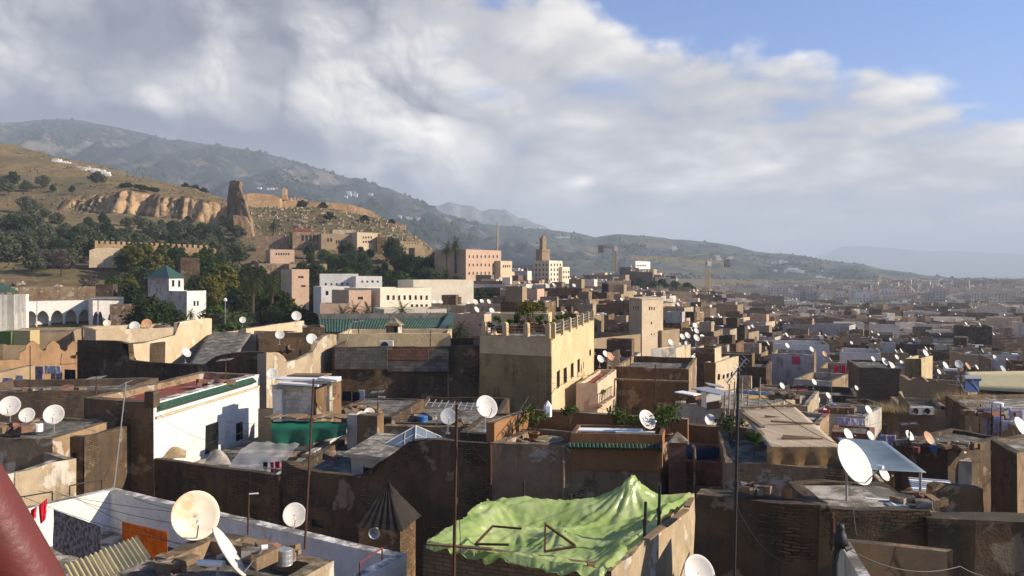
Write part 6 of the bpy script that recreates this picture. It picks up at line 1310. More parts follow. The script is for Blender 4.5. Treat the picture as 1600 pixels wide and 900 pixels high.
solid.sort(key=lambda q: q[2]); mass = solid[225:] + mass; solid = solid[:225]
roofs = []                                                           # where dishes may stand
wts = [t[2] for t in TONES]
for px, x, D, w_, d_, z0, z1, rz in solid:
    tone, mt_, _ = rh.choices(TONES, wts)[0]; rf = rh.choice(ROOFS); par = rh.uniform(.3, 1.0)
    o = thing('flat_roofed_house', (x, D, z0), '', 'house', 'houses of the old town'); m = MB(); cs, X_, Y_ = hbox(m, (x, D), w_, d_, z0, z1, rz, par)
    m.warp(.10, .35); m.build('walls', [mt_, rf], o); feat = 'low parapet' if par < .55 else 'deep parapet'
    if rh.random() < .62 and D < 260:                                # a stair room on the roof
        m = MB(); q = V((x, D, 0)) + X_ * rh.choice((-1, 1)) * w_ * .24 + Y_ * rh.uniform(-.2, .25) * d_; hbox(m, (q.x, q.y), rh.uniform(1.8, w_ * .42), rh.uniform(1.8, d_ * .4), z1 - par, z1 + rh.uniform(.9, 2.1), rz, .15); m.warp(.06, .5); m2 = rh.choices(TONES, wts)[0]; m.build('roof_room', [m2[1], rf], o); feat = m2[0] + ' roof room'
    nw = int(w_ / 2.6); hf = z1 - z0 - 3
    if D < 250 and rh.random() < .85:
        for i in range(nw):
            if rh.random() < .35: continue
            for (dirv, nv, ln) in ((X_, -Y_, w_), (Y_, X_, d_)):
                if rh.random() < .4: continue
                c0 = V((x, D, z1 - rh.choice((1.9, 2.1, 2.3)))) + nv * ((d_ if dirv is X_ else w_) / 2 + .0) + dirv * (ln * ((i + .5) / nw - .5)); m = MB(); ww, hh = rh.uniform(.3, .5), rh.uniform(.45, .7); m.box(c0 + nv * .02, dirv * ww, nv * .05, V((0, 0, hh))); m.mi = 1
                for k in (-1, 1): m.box(c0 + nv * .05 + V((0, 0, hh * k)), dirv * (ww + .06), nv * .07, V((0, 0, .05)))
                m.build('window', [BLACK, mt_], o)
    if rh.random() < .8:                                             # odds and ends on the roof
        m = MB()
        for _ in range(rh.randint(4, 11)):
            q = V((x, D, z1 - par)) + X_ * rh.uniform(-.4, .4) * w_ + Y_ * rh.uniform(-.4, .4) * d_; a_ = rh.uniform(0, 3); m.mi = rh.randint(0, 3); m.box(q + V((0, 0, .3)), V((math.cos(a_), math.sin(a_), 0)) * rh.uniform(.15, .8), V((-math.sin(a_), math.cos(a_), 0)) * rh.uniform(.1, .5), V((rh.uniform(-.1, .1), 0, rh.uniform(.1, .5))))
        m.build('roof_clutter', [PLASTIC, STEEL, WOOD2, B_RED], o)['kind'] = 'stuff'
    pend(o, f'{tone} house, {feat},', town_place(px, D), px)
    for _ in range(rh.choice((0, 1, 1, 2, 2, 3))):
        q = V((x, D, 0)) + X_ * rh.uniform(-.42, .42) * w_ + Y_ * rh.uniform(-.45, .1) * d_; roofs.append((px, D, q.x, q.y, z1 - par * .6))
def isl(name, cols_):
    m = newmat(name); p = pos(); r = X(nnode('ShaderNodeNewGeometry').outputs['Random Per Island']); k = r.ramp(*[(i / len(cols_), c_) for i, c_ in enumerate(cols_)]); k.k.node.color_ramp.interpolation = 'CONSTANT'
    k = mix(nz(p, .8, 5, .65).step(.42, .7) * .6, k, mix(.5, k, (.04, .035, .03))); finish(k, .92, spec=.2); return m
FARW = isl('mixed_town_walls', [(.15, .105, .066), (.25, .18, .115), (.38, .285, .18), (.52, .41, .28), (.20, .145, .095), (.68, .60, .49), (.31, .225, .145), (.46, .31, .20), (.15, .11, .075), (.58, .51, .42)])
FARR = isl('mixed_town_roofs', [(.36, .33, .29), (.54, .49, .42), (.27, .245, .21), (.44, .39, .33), (.64, .59, .52), (.30, .17, .12)])
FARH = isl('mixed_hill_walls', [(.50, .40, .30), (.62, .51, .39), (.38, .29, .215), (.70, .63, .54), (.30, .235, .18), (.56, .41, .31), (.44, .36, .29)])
m = MB(); rd = []
for px, x, D, w_, d_, z0, z1, rz in mass:
    par = rh.uniform(.3, .8); cs, X_, Y_ = hbox(m, (x, D), w_, d_, z0, z1, rz, par)
    for _ in range(rh.randint(0, 2)):
        q = V((x, D, 0)) + X_ * rh.uniform(-.3, .3) * w_ + Y_ * rh.uniform(-.3, .3) * d_; hbox(m, (q.x, q.y), rh.uniform(1.5, w_ * .45), rh.uniform(1.5, d_ * .45), z1 - par, z1 + rh.uniform(.5, 2.0), rz, .15)
    for _ in range(rh.choice((0, 1, 1, 2, 3))): rd.append((px, D, x + rh.uniform(-.4, .4) * w_, D + rh.uniform(-.4, .1) * d_, z1 - .2))
tag(m.build('crowded_houses', [FARW, FARR]), 'mass of small flat houses filling the middle distance', None, None, 'stuff')
# the town on the far hill
m = MB(); n_ = 0; big = []
def wins_(m, c, dirv, nv, wd, z0, z1, sx_, sz_):
    m.mi = 2; nx_ = int(wd / sx_); nzz = int((z1 - z0) / sz_)
    for i in range(nx_):
        for j in range(nzz):
            if rh.random() < .15: continue
            q = c + dirv * (wd * ((i + .5) / nx_ - .5)) + nv * .05 + V((0, 0, z0 + sz_ * (j + .55) - 0)); m.face([q - dirv * .7 - V((0, 0, .8)), q + dirv * .7 - V((0, 0, .8)), q + dirv * .7 + V((0, 0, .8)), q - dirv * .7 + V((0, 0, .8))])
D = 640.0
while D < 1620:
    px = 1000 + rh.uniform(0, 10)
    while px < 1760:
        w_ = rh.uniform(9, 24); st = 15; x = (px - CX) / F * D; g = ground_z(px, D); ok = D > lerp(1080, 905, smooth(px, 1080, 1420)) and D > 1090 - (px - 1080) * .7
        if px > 1440 and D < 985: ok = False
        if px < 1200 and D < 1000: ok = False
        front = D < 1010 + (1440 - px) * .1 and px > 1180
        h_ = rh.uniform(5, 11) + (rh.random() < (.6 if front else .12)) * rh.uniform(4, 10); zt = g + h_; lim = interp([(1000, 446), (1090, 446), (1200, 442), (1300, 440), (1400, 437), (1600, 436), (1800, 436)], px)
        if HY - zt / D * F < lim: zt = (HY - lim) / F * D - rh.uniform(0, 4)
        if ok and zt > g + 3 and rh.random() < .93:
            rz = R(-14) + noise.noise(V((x * .004, D * .004, 2))) * .6; m.mi = 0; cs, X_, Y_ = hbox(m, (x, D), w_, rh.uniform(9, 16), g - 3, zt, rz, .6)
            d_ = (cs[1] - cs[2]).length
            if D < 1250 and h_ > 8: wins_(m, V((x, D, 0)) - Y_ * d_ / 2, X_, -Y_, w_, g + .5, zt - .6, 3.4, 3.2)
            if rh.random() < .6: q = V((x, D, 0)) + X_ * rh.uniform(-.3, .3) * w_; hbox(m, (q.x, q.y), rh.uniform(3, 6), rh.uniform(3, 6), zt - .6, zt + rh.uniform(1.5, 3.5), rz, .2)
            if rh.random() < .5: rd.append((px, D, x, D - 3, zt))
        px += (w_ * rh.uniform(.85, 1.3)) / D * F
    D += rh.uniform(11, 19)
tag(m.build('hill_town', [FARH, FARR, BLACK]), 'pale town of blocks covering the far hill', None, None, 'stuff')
for (px, yt, yb, D, w_, lab) in ((1374, 430, 446, 1180, 3.6, 'slim pale minaret in the far hill town'), (1498, 439, 448, 1150, 3.0, 'stubby pale minaret far along the hill town')):
    c_ = P(px, yb, D); tp = P(px, yt, D); mm_ = MB(); mm_.prism([(c_.x - w_, D - w_), (c_.x + w_, D - w_), (c_.x + w_, D + w_), (c_.x - w_, D + w_)], c_.z - 8, lerp(c_.z, tp.z, .62)); mm_.prism([(c_.x - w_ * .5, D - w_ * .5), (c_.x + w_ * .5, D - w_ * .5), (c_.x + w_ * .5, D + w_ * .5), (c_.x - w_ * .5, D + w_ * .5)], lerp(c_.z, tp.z, .62), tp.z); tag(mm_.build('far_minaret', S_CREAM, None, c_), lab, 'minaret')
# white villages and trees on the hills beyond: stuff
m = MB(); rv = random.Random(9)
def hill_z(sil, foot, Df, Dr, px, t, curve): return lerp((HY - interp(foot, px)) / F * Df, (HY - interp(sil, px)) / F * Dr, t ** curve)
ms = next(o for o in col.objects if o.name == 'middle_hills'); from mathutils.bvhtree import BVHTree
def bvh(o): return BVHTree.FromPolygons([v_.co for v_ in o.data.vertices], [tuple(f_.vertices) for f_ in o.data.polygons])
TREES = {}
for nm in ('middle_hills', 'mountain'): TREES[nm] = bvh(next(o for o in col.objects if o.name == nm))
def onhill(px, py, nm):
    h_ = TREES[nm].ray_cast(V((0, 0, 0)), P(px, py, 1).normalized()); return h_[0]
for (cx_, cy_, rx, ry, n_) in ((1240, 424, 25, 5, 30), (1052, 389, 8, 2, 7), (700, 356, 25, 4, 12), (680, 352, 10, 2, 8), (755, 347, 2, 1, 2), (830, 357, 18, 3, 10), (1120, 405, 15, 6, 8), (880, 372, 15, 3, 6), (1215, 412, 12, 2, 9), (1290, 434, 20, 3, 8), (640, 342, 20, 4, 10), (420, 295, 15, 3, 5), (550, 305, 25, 6, 8)):
    for _ in range(n_):
        q = onhill(rv.gauss(cx_, rx * .5), rv.gauss(cy_, ry * .5), 'middle_hills' if cx_ > 640 else 'mountain')
        if q is not None: s_ = rv.uniform(3, 8) * q.y / 2500; m.abox(q.x - s_, q.x + s_, q.y - s_ * .7, q.y + s_ * .7, q.z - 3, q.z + s_ * .9)
tag(m.build('far_villages', S_WHITE), 'white specks of villages on the far hills', None, None, 'stuff')
m = MB()
def blob(q, s_):
    n0 = len(m.v); k = 5; a0 = rv.random()
    rows = [[q + V((math.cos(a0 + 6.283 * i / k) * r * s_, math.sin(a0 + 6.283 * i / k) * r * s_, z * s_)) for i in range(k)] for r, z in ((.7, -.5), (1, .35), (.55, 1.0), (.05, 1.25))]; m.grid(rows, True)
for _ in range(5200):
    px = rv.uniform(560, 1500); py = rv.uniform(335, 448)
    q = onhill(px, py, 'middle_hills')
    if q is None: continue
    if noise.noise(V((q.x * .0045, q.y * .003, 7))) + .4 * noise.noise(V((q.x * .02, q.y * .02, 1))) < -.02 + .25 * rv.random(): continue
    blob(q, rv.uniform(2.2, 5.0) * max(.8, q.y / 2400))
for _ in range(6000):
    px = rv.uniform(-20, 760); py = rv.uniform(185, 380); q = onhill(px, py, 'mountain')
    if q is None: continue
    top = HY - 244 - py
    if noise.noise(V((q.x * .003, q.y * .002, 5))) + .5 * noise.noise(V((q.x * .012, q.y * .01, 1))) < .05 + .3 * rv.random() - (.25 if q.z > 620 - max(0, px - 60) * .55 else 0): continue
    blob(q, rv.uniform(4, 9))
tag(m.build('far_woods', plain('far_wood_green', (.028, .040, .022), .95, .05)), 'dark scattered woods on the far mountain slopes', None, None, 'stuff')
m = MB()
for _ in range(420):
    px = rv.uniform(1300, 1700); D = rv.uniform(720, 990); 
    if px < 1430 and rv.random() < .7: continue
    blob(V(((px - CX) / F * D, D, ground_z(px, D) + 2)), rv.uniform(1.5, 4))
tag(m.build('valley_wood', L_DARK), 'dark trees in the valley before the far town', None, None, 'stuff')
# dishes on the packed roofs
rdish = random.Random(3); roofs.sort(key=lambda q: q[1]); sm = {}
for i, (px, D, x, y, z) in enumerate(roofs[:225]):
    kind = rdish.choices(['w', 'r', 'g'], [10, 1, 1])[0]
    if kind not in sm: sm[kind] = o = dish_small({'w': DISHW, 'r': DISHO, 'g': DISHG}[kind], 'dish')
    else: o = sm[kind].copy(); col.objects.link(o)
    s_ = rdish.uniform(.75, 1.25); o.location = (x, y, z); o.rotation_euler = (0, 0, R(rdish.gauss(38, 14))); o.scale = (s_, s_, s_); pend(o, {'w': 'white', 'r': 'rusty', 'g': 'grey'}[kind] + ' dish', 'on ' + town_place(px, D), px)
m = MB()
for px, D, x, y, z in roofs[225:] + rd:
    s_ = rdish.uniform(.26, .48) * (1 if D < 600 else 1.2)
    if rdish.random() < .45: continue
    c_ = V((x, y, z + .9)); a_ = R(38 + rdish.gauss(0, 12)); nv = V((math.sin(a_) * .85, -math.cos(a_) * .85, .53)); u_ = nv.cross(V((0, 0, 1))).normalized(); w2 = nv.cross(u_)
    m.face([c_ + u_ * s_ * math.cos(k * math.pi / 4) + w2 * s_ * math.sin(k * math.pi / 4) for k in range(8)])
tag(m.build('distant_dishes', DISHW), 'white specks of satellite dishes over the far roofs', None, None, 'stuff')
# ================================================================== foreground dishes, masts, washing, rail
dish(305, 806, 14.9, .90, 'big rust streaked dish on the mossy roof', 28, 'r')
dish(355, 864, 12.9, .92, 'white dish seen edge on, low on the mossy roof', 108, 'w')
dish(460, 805, 24.0, .72, 'white dish on the white terrace wall beside a tall mast', 18)
dish(1333, 723, 17.6, 1.02, 'big white dish beside the scrap wood pile', 34)
dish(760, 636, 32.5, .96, 'large white dish at the foot of the yellow house', 26)
dish(700, 651, 34, .72, 'dim dish half sunk behind the pale parapet', 10, 'g')
dish(1011, 656, 27.2, .68, 'white dish above the boxy air conditioner', 30)
dish(15, 635, 30.8, .8, 'first white dish of three on the flat grey roof', 22)
dish(42, 649, 30.4, .58, 'smallest of the three dishes on the flat grey roof', 22)
dish(84, 648, 31.0, .78, 'half shaded dish, third on the flat grey roof', 24)
dish(565, 651, 35, .5, 'white dish on the white block stub, lower of the pair', 20)
dish(577, 646, 35.6, .52, 'white dish on the rust brown stub, upper of the pair', 20)
dish(425, 584, 42, .62, 'white dish above the block hut', 15)
dish(291, 551, 50.0, .62, 'white dish turned sideways on the cream stepped wall', 62)
dish(437, 523, 55, .66, 'white dish on the soot dark roof block', 20); dish(487, 530, 55.5, .82, 'half shaded white dish beside the swooping tan wall', 30); dish(477, 513, 60, .6, 'grey dish edge on beside the dark stub', 70, 'g'); dish(463, 494, 62, .8, 'white dish crowning the soot dark stub', 25)
for px, py, D, s_, k, lab in ((153, 514, 78, .62, 'w', 'small white dish, leftmost of the dish row'), (167, 505, 78.5, .72, 'r', 'yellowed dish in the dish row on the stained roof'), (210, 510, 77, 1.0, 'w', 'white dish in the middle of the dish row'), (229, 506, 78, 1.0, 'o', 'rust mottled dish in the dish row'), (237, 521, 74, 1.1, 'w', 'half shaded white dish, rightmost of the dish row'), (379, 500, 82, .7, 'w', 'white mesh dish by the garden railing'), (327, 506, 84, .5, 'w', 'dish half hidden behind the cream stepped wall')): dish(px, py, D, s_, lab, 25, k)
for px, py, D, s_, k, az, lab in ((938, 561, 62, .62, 'w', 34, 'white dish right of the yellow house'), (946, 553, 63, .55, 'w', 40, 'white dish behind the rusty one by the yellow house'), (953, 557, 60, .68, 'o', 40, 'rust orange dish right of the yellow house'), (1048, 535, 78, .66, 'w', 34, 'white dish on the small windowed house'), (1066, 526, 90, .7, 'w', 30, 'white dish above the small windowed house, lower'), (1074, 524, 92, .75, 'w', 30, 'white dish above the small windowed house, middle'), (1088, 528, 84, .75, 'w', 30, 'white dish above the small windowed house, right'), (1088, 517, 96, .7, 'w', 30, 'white dish above the small windowed house, upper'), (1110, 657, 31, .5, 'w', 10, 'white dish top behind the rust brown parapet'), (1092, 896, 14, .62, 'w', 20, 'white dish peeping in at the bottom edge'),
                              (1357, 641, 50, .60, 'w', 34, 'white dish on the low white yard'), (1294, 618, 62, .5, 'w', 34, 'small white dish above the low white yard'), (1325, 679, 36, .55, 'w', 34, 'white dish edge on behind the plank roof'), (1360, 681, 36, .45, 'w', 34, 'white dish behind the blue grey tarpaulin'), (1381, 741, 24, .42, 'w', 34, 'white dish under the blue grey tarpaulin'), (1421, 681, 35.5, .50, 'w', 34, 'white dish on the mossy roof, nearest the rusty one'), (1451, 685, 35, .62, 'o', 34, 'rust orange dish on the mossy dark roof'), (1502, 699, 34.5, .55, 'w', 34, 'white dish on the white peeling flank'), (1596, 668, 30, .8, 'w', 34, 'white dish cut by the frame edge'),
                              (1446, 552, 84, .82, 'w', 34, 'white dish above the ochre cube house'), (1477, 571, 76, .74, 'w', 34, 'white dish leaning above the wavy parapet'), (1498, 569, 74, .78, 'g', 0, 'grey mesh dish above the yellow sheet roof'), (1467, 581, 72, .5, 'w', 34, 'small white dish right of the ochre cube house'), (1512, 572, 74, .7, 'o', 40, 'brown dish turned away above the solar heater'), (1382, 565, 84, .85, 'w', 34, 'white dish on the dark timber clad shed, taller'), (1394, 572, 82, .8, 'w', 34, 'white dish on the dark timber clad shed, lower'), (1364, 561, 86, .6, 'w', 34, 'white dish left above the dark timber clad shed'), (1401, 558, 84, .55, 'w', 34, 'dish with pinkish rim right above the dark shed'), (1222, 603, 64, .55, 'w', 34, 'white dish on dark roof yards, left'), (1272, 597, 66, .55, 'w', 34, 'white dish on dark roof yards, middle'), (1210, 613, 60, .5, 'o', 30, 'pinkish rusty dish by the bamboo terrace'), (1338, 606, 66, .42, 'w', 34, 'little white dish on the dark roofs right of middle'), (1230, 540, 98, .7, 'w', 34, 'white dish on the long whitewashed parapet'), (1268, 546, 96, .7, 'w', 35, 'white dish at the end of the whitewashed parapet'), (1288, 553, 92, .7, 'o', 30, 'rusty dish right of the whitewashed parapet'), (1555, 560, 90, .8, 'w', 34, 'white dish above the rounded grey parapet'), (1567, 577, 84, .85, 'g', 34, 'grey dish on the rounded grey parapet'), (1574, 563, 96, .5, 'w', 34, 'small white dish right of the rounded parapet')):
    dish(px, py, D, s_, lab, az, k)
# masts
mast((490, 476), 592, 858, 20.5, 'tall thin mast on the white terrace wall, roof sheets behind', .028, RUSTY, None)
mast((714, 709), 632, 905, 16.2, 'tall mast with a comb antenna before the dark wall', .032, RUSTY, ((668, 629), (748, 636)))
mast((1154, 1147), 575, 905, 15.6, 'tallest dark mast with bent antennas before the long dark wall', .030, IRON, ((1136, 598), (1166, 560)))
mast((1024, 1024), 570, 690, 27.6, 'thin mast rising behind the white dish', .02, RUSTY)
mast((197, 178), 597, 762, 26.0, 'slanting thin pole at the corner of the white terrace', .02, STEEL, ((186, 603), (200, 597)))
mast((47, 47), 540, 640, 42, 'thin dark pole before the orange wall', .025, IRON); mast((548, 540), 505, 540, 56, 'thin pole on the ochre parapet strip', .03, STEEL)
t = mast((389, 387), 770, 836, 21.6, 'short pole with a lamp arm on the white terrace', .022, RUSTY); m = MB(); p = P(389, 772, 21.6); m.tube([p, p + V((.25, 0, .02))], .025, 5); m.build('lamp_arm', PLASTIC, t)
t = thing('street_lamp', P(400, 500, 92), 'slim lamp post among the garden trees', 'lamp post'); m = MB(); m.tube([P(352, 505, 92), P(352, 470, 92)], .05, 5); m.build('pole', STEEL, t); m = MB(); m.lathe([(.01, .3), (.22, .1), (.2, -.1), (.01, -.2)], P(352, 469, 92), 8); m.build('lamp_head', PLASTIC, t)
t = thing('garden_railing', P(365, 498, 90), 'thin iron railing in front of the bright green trees', 'railing'); m = MB(); a, b = P(325, 492, 88), P(400, 488, 92); m.tube([a, b], .04, 4); m.tube([a - V((0, 0, 1.2)), b - V((0, 0, 1.2))], .04, 4)
for i in range(26): p = a.lerp(b, i / 25); m.tube([p, p - V((0, 0, 1.2))], .02, 4)
m.build('rails', IRON, t)
# dark post whose top reads as a sitting cat
t = thing('lamp_post', P(1308, 900, 11.5), 'dark post with cat shaped head before the low yard wall', 'lamp post'); m = MB(); m.tube([P(1305, 915, 11.5), P(1305, 880, 11.5), P(1307, 862, 11.5), P(1312, 851, 11.5)], .045, 8); m.build('post', IRON, t)
m = MB(); c_ = P(1313, 843, 11.5); m.lathe([(.01, -.14), (.09, -.11), (.105, 0), (.085, .08), (.055, .12), (.065, .17), (.05, .22), (.01, .235)], c_, 10)
for s_ in (-1, 1): m.tube([c_ + V((s_ * .035, 0, .20)), c_ + V((s_ * .045, 0, .27))], .02, 5, .004)
m.tube([P(1314, 852, 11.5), P(1322, 851, 11.45), P(1327, 856, 11.4), P(1321, 858, 11.4)], .045, 7); m.build('cap', IRON, t, smooth_=True)
# white terrace: washing, rails, sheet roof
def rail2(label, a, b, h_, mat, name='railing'):
    t = thing(name, a, label, 'railing'); m = MB(); m.tube([a, b], .022, 5); m.tube([a, a - V((0, 0, h_))], .022, 5); m.tube([b, b - V((0, 0, h_))], .022, 5); m.build('rail', mat, t); return t
rail2('black iron rail over the white wall, nearer the red washing', P(30, 777, 23.4), P(82, 768, 24.6), .35, IRON); rail2('black iron rail over the white wall, nearer the corner', P(109, 759, 25.0), P(159, 749, 25.8), .32, IRON); rail2('dark red rail on the white terrace wall end', P(562, 880, 18.3), P(597, 856, 19.6), .5, REDM)
PURP = cloth('purple_patterned_cloth', (.33, .28, .28), (.13, .105, .11), 9); ORNG = cloth('orange_towel', (.78, .22, .03), (.62, .16, .02), 5); REDC = cloth('red_cloth', (.75, .03, .05), (.55, .02, .04), 6); WHC = cloth('white_laundry', (.72, .70, .74)); LAV = cloth('lavender_laundry', (.52, .48, .62)); DKC = cloth('dark_laundry', (.035, .035, .05)); TEAL = cloth('teal_laundry', (.05, .20, .24)); MULT = cloth('striped_laundry', (.55, .35, .28), (.16, .18, .3), 5); PINKC = cloth('pink_laundry', (.55, .08, .16))
laundry(P(84, 796, 20.6), P(158, 823, 19.0), 1.02, 'purple patterned blanket hanging on the white terrace', PURP, 1.0, .05)
laundry(P(191, 815, 19.4), P(262, 831, 18.2), .72, 'orange towel hanging on the white terrace', ORNG, 4.0, .05)
laundry(P(48, 797, 22.6), P(58, 791, 22.6), .30, 'red garment on the line, left cup', REDC, 7.0, .08, 'garment', w1=.5); laundry(P(60, 790, 22.7), P(74, 778, 22.8), .58, 'red garment on the line, bigger right piece', REDC, 9.0, .12, 'garment', w1=.6)
for i, (a, b) in enumerate(((P(33, 775, 23.4), P(290, 851, 16.9)), (P(60, 767, 24.5), P(440, 815, 21)), (P(86, 768, 24.6), P(300, 822, 18)), (P(180, 765, 25.7), P(300, 800, 22.8)), (P(105, 770, 24.6), P(330, 868, 15.5)))): wire(f'thin washing line over the white terrace, {ordinal(i + 1)} from the near side', [a, b], .007, .12, name='washing_line')
a, b, c_, e = P(100, 884, 16.6), P(213, 838, 18.4), P(236, 872, 17.2), P(122, 925, 15.6)
m = MB(); rows = [[quad(a, b, c_, e)(i / 60, j / 6) + V((0, 0, .035 * math.sin(i * 1.6))) for i in range(61)] for j in range(7)]; m.grid(rows); o = m.build('corrugated_sheet', plain('yellow_corrugated_plastic', (.52, .42, .20), .5, .4, .3, 3), None, a, True); tag(o, 'yellow corrugated roof sheet below the orange towel', 'corrugated sheet')
bx(P(355, 818, 15.6) + V((0, 0, -.3)), (.6, .3, .1), -20, S_DARK, 'plank', 'dark plank lying on the mossy roof edge', 'plank')
t = thing('pipe', P(330, 878, 12.7), 'white pipe stub beside the edge on dish', 'pipe'); m = MB(); m.tube([P(310, 879, 12.8), P(350, 881, 12.7)], .055, 8); m.build('tube', PLASTIC, t)
# other washing
for i, (x0, x1, y, D, h_, mt_, lab) in enumerate(((55, 68, 572, 48, 1.0, MULT, 'patterned shirt on the line under the merlon wall'), (70, 95, 571, 48.2, .5, WHC, 'white washing on the line under the merlon wall'), (80, 98, 580, 48.3, .7, MULT, 'coloured striped cloth under the merlon wall'), (4, 20, 590, 48.5, .5, LAV, 'pale washing in the yard shade, left'), (24, 36, 586, 48.5, .5, WHC, 'pale washing in the yard shade, right'), (101, 118, 577, 48, 1.0, DKC, 'dark cloth hanging by the brick stub'), (551, 562, 612, 47, .7, DKC, 'dark washing in the brick walled yard, left'), (560, 570, 609, 47, .75, WHC, 'white and blue shirt in the brick walled yard'), (567, 578, 617, 47, .7, TEAL, 'teal washing in the brick walled yard, left'), (579, 589, 618, 47, .75, TEAL, 'teal washing in the brick walled yard, right'), (590, 602, 619, 47, .5, WHC, 'pale towel in the brick walled yard'), (535, 549, 611, 47, .6, DKC, 'dark washing in the brick walled yard, far left'), (412, 418, 722, 31.2, .3, DKC, 'dark garment on the rim of clear plastic, left'), (422, 428, 722, 31.0, .38, PINKC, 'pink garment on the rim of clear plastic'), (430, 437, 721, 30.8, .25, REDC, 'red garment on the rim of clear plastic'),
                                              (1537, 1551, 636, 46.5, 1.7, LAV, 'lavender sheet on the mossy laundry house, left'), (1552, 1568, 650, 45.5, 1.0, LAV, 'lavender sheet on the mossy laundry house, lower'), (1558, 1580, 635, 47.5, 1.3, WHC, 'white sheet on the mossy laundry house, middle'), (1578, 1600, 640, 47, 1.3, LAV, 'lavender sheet at the frame edge'), (1566, 1585, 657, 44.6, .6, WHC, 'white sheet hanging lowest on the laundry house'), (1304, 1311, 571, 82, .9, REDC, 'red cloth on the line before the dark shed, left'), (1315, 1321, 570, 82, .9, REDC, 'red cloth on the line before the dark shed, right'), (1311.5, 1314.5, 571, 82, .9, TEAL, 'teal cloth between two red cloths'), (1237, 1250, 556, 92, 1.0, PINKC, 'pink cloth on the worn whitewashed parapet'), (1236, 1262, 607, 60, .8, PINKC, 'crimson mat on the dark roof yards'), (1376, 1400, 679, 40, .9, LAV, 'bluish sheet behind the blue grey tarpaulin'), (1278, 1296, 640, 51, .5, PINKC, 'pink washing on the low white yard'), (1306, 1330, 652, 49, .45, LAV, 'blue grey plastic on the low white yard'), (1330, 1352, 654, 48.5, .4, WHC, 'white sheet on the low white yard'))):
    laundry(P(x0, y, D), P(x1, y + (x1 - x0) * .04, D - .1), h_, lab, mt_, i * 1.7, .06)
for i, (px, D) in enumerate(((1548, 46), (1562, 44.5), (1530, 48))): mast((px + 2, px), 632, 690, D, 'thin iron post of the washing lines, ' + ('left', 'right', 'farthest')[i] + ' on the laundry house', .03, IRON, name='post')
# cables
for i, pts in enumerate(([P(1153, 580, 15.6), P(1140, 690, 22)], [P(1150, 790, 15.6), P(1230, 880, 13)], [P(714, 640, 16.2), P(760, 720, 26)], [P(713, 670, 16.2), P(722, 900, 16)], [P(1333, 790, 16.9), P(1342, 838, 13.6)], [P(1320, 855, 11.5), P(1500, 885, 12.6), P(1620, 880, 12.5)], [P(240, 640, 32.5), P(330, 690, 30), P(440, 640, 36)], [P(1154, 590, 15.6), P(1330, 700, 18)])):
    wire(('hanging cable beside the tallest mast, upper', 'slack cable from the tallest mast down to the dark wall', 'cable from the comb antenna mast to the wall', 'loose cable down along the comb antenna mast', 'cable from the big white dish to the yard wall', 'black cable sagging along the low yard wall', 'cable across the white house front', 'cable from the tallest mast to the big dish')[i], pts, .008, .2)
# the terrace handrail nearest to us
RAILM = plain('chipped_red_paint', (.115, .022, .017), .42, .45, .35, 9, 0, (.075, .03, .022))
t = thing('terrace_handrail', P(40, 800, 1.15), 'thick red painted handrail crossing the bottom corner', 'handrail'); m = MB()
pts = [P(-190, 560, 1.0), P(-98, 690, 1.02), P(-58, 752, 1.04), P(-10, 830, 1.06), P(42, 918, 1.08), P(92, 1010, 1.1), P(170, 1150, 1.12)]; m.tube(pts, .046, 24); m.build('rail', RAILM, t, smooth_=True)
m = MB(); m.grid([[p + V((-.03, .0, -.03)) for p in pts], [p + V((-.05, -.01, -.9)) for p in pts]]); m.build('panel', REDM, t)

# odds and ends on the near roofs
BLUEP = plain('blue_plastic', (.03, .12, .32), .4, .5, .1)
for px, py, D, r_, h_, mt_, lab in ((60, 668, 30.6, .16, .3, PLASTIC, 'white bucket between the three dishes'), (520, 655, 42, .3, .85, PLASTIC, 'white water drum on the pale yard roof'), (660, 662, 43, .3, .85, BLUEP, 'blue water drum on the sunken dark roof'), (690, 658, 44, .18, .32, S_ORANGE, 'terracotta pot on the sunken dark roof'),
                                    (560, 706, 33, .16, .3, BLUEP, 'blue bucket on the low roof behind the dark wall'), (1230, 770, 17.6, .1, .22, S_ORANGE, 'small clay pot on the long dark wall'), (1460, 700, 34.5, .16, .3, BLUEP, 'blue bucket on the mossy dark roof'), (1432, 703, 34.3, .14, .25, REDM, 'dark red bucket on the mossy dark roof'), (1300, 640, 54, .28, .8, BLUEP, 'blue water drum on the low white yard'), (1560, 640, 50, .3, .9, PLASTIC, 'white water drum behind the hanging sheets'), (445, 870, 13.4, .13, .26, STEEL, 'tin bucket in the mossy roof corner'), (1010, 590, 64, .3, .9, PLASTIC, 'white water drum on the dark brown house')):
    drum(P(px, py, D) - V((0, 0, h_ * .5)), r_, h_, mt_, lab)
RB = [B_RED, S_STAIN, R_GREY, WOOD2]
for i, (px, py, D, w_, n_) in enumerate(((420, 868, 13.6, .9, 22), (270, 885, 13.6, .7, 16), (30, 672, 30.2, 1.4, 26), (110, 690, 30.8, 1.2, 20), (560, 645, 42.5, 1.8, 30), (640, 655, 44, 1.8, 30), (720, 668, 41, 1.6, 26), (590, 725, 34, 1.3, 20), (500, 715, 33.5, 1.3, 22), (1180, 765, 17.8, .7, 12), (1430, 785, 17.6, .9, 18), (1500, 700, 34, 1.3, 22), (1420, 695, 35.5, 1.3, 22), (1540, 650, 47, 2, 30), (1100, 630, 46, 1.8, 28), (1010, 592, 65, 2.2, 30), (1220, 622, 46, 1.6, 24), (330, 600, 39, 1.2, 14), (450, 545, 57, 2, 26), (60, 622, 43, 2.4, 34), (150, 560, 52, 2, 30), (1320, 642, 53, 1.8, 26), (820, 690, 28.2, .8, 12))):
    rubble(P(px, py, D) - V((0, 0, .05)), w_, n_, RB, 'loose bricks and scraps lying on a roof', 500 + i)
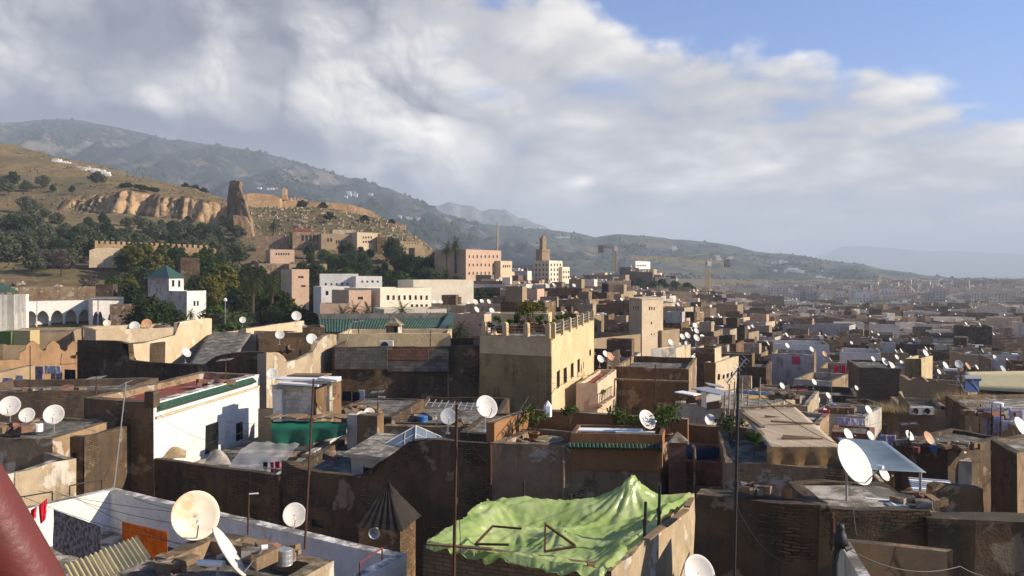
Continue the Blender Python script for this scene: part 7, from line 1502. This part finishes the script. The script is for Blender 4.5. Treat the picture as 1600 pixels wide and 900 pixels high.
for i, (px, y0, y1, D, mt_, lab) in enumerate(((1085, 700, 770, 25.8, S_STAIN, 'clay drain pipe beside the brick pillar'), (766, 695, 800, 26.9, RUSTY, 'rusty drain pipe at the corner of the terrace house'), (880, 705, 790, 26.6, S_STAIN, 'plaster coated drain pipe on the terrace house wall'), (436, 745, 815, 29.4, RUSTY, 'rusty drain pipe at the dark wall corner'), (236, 635, 710, 32.7, S_STAIN, 'drain pipe at the white house corner'), (1300, 800, 860, 16.7, RUSTY, 'rusty drain pipe on the long dark wall'), (960, 590, 650, 61.9, RUSTY, 'drain pipe on the dark brown house'), (640, 585, 640, 52.1, RUSTY, 'drain pipe on the soot dark block wall'), (700, 548, 640, 52.3, S_STAIN, 'clay drain pipe on the soot dark block wall'))): pipe(px, y0, y1, D, lab, mt_)
rw = random.Random(12)
for i in range(22):
    x0, y0 = rw.uniform(60, 1500), rw.uniform(560, 690); D0 = interp([(540, 60), (600, 46), (660, 34), (720, 27)], y0) * (1 if x0 < 1000 else 1.15); x1 = x0 + rw.uniform(60, 230) * rw.choice((-1, 1)); D1 = D0 * rw.uniform(.85, 1.25)
    o = wire('', [P(x0, y0 - 10, D0), P(x1, y0 - 10 + rw.uniform(-14, 14), D1)], .007, .35); pend(o, 'thin black cable', 'slung between the roofs', x0)
for i, (px, y0, y1, D, lab) in enumerate(((150, 588, 622, 36, 'small aerial on the roof of the white house, dark end'), (352, 560, 592, 40, 'small aerial on the red roof of the white house'), (590, 610, 650, 42, 'small aerial in the brick walled yard'), (672, 515, 545, 56, 'small aerial on the ochre parapet strip'), (985, 545, 575, 63, 'small aerial on the dark brown house'), (1245, 600, 640, 50, 'small aerial behind the plank roof'), (1420, 660, 694, 35, 'small aerial on the mossy dark roof'), (1500, 585, 622, 56, 'small aerial on the laundry house'), (1100, 525, 546, 78, 'small aerial on the tall brown house'), (560, 500, 530, 58, 'small aerial behind the ochre parapet strip'))):
    mast((px + 1, px), y0, y1, D, lab, .018 + D * .0002, RUSTY, ((px - 420 / D, y0 + 3), (px + 420 / D, y0 + 1)), 'aerial')
name_pending()
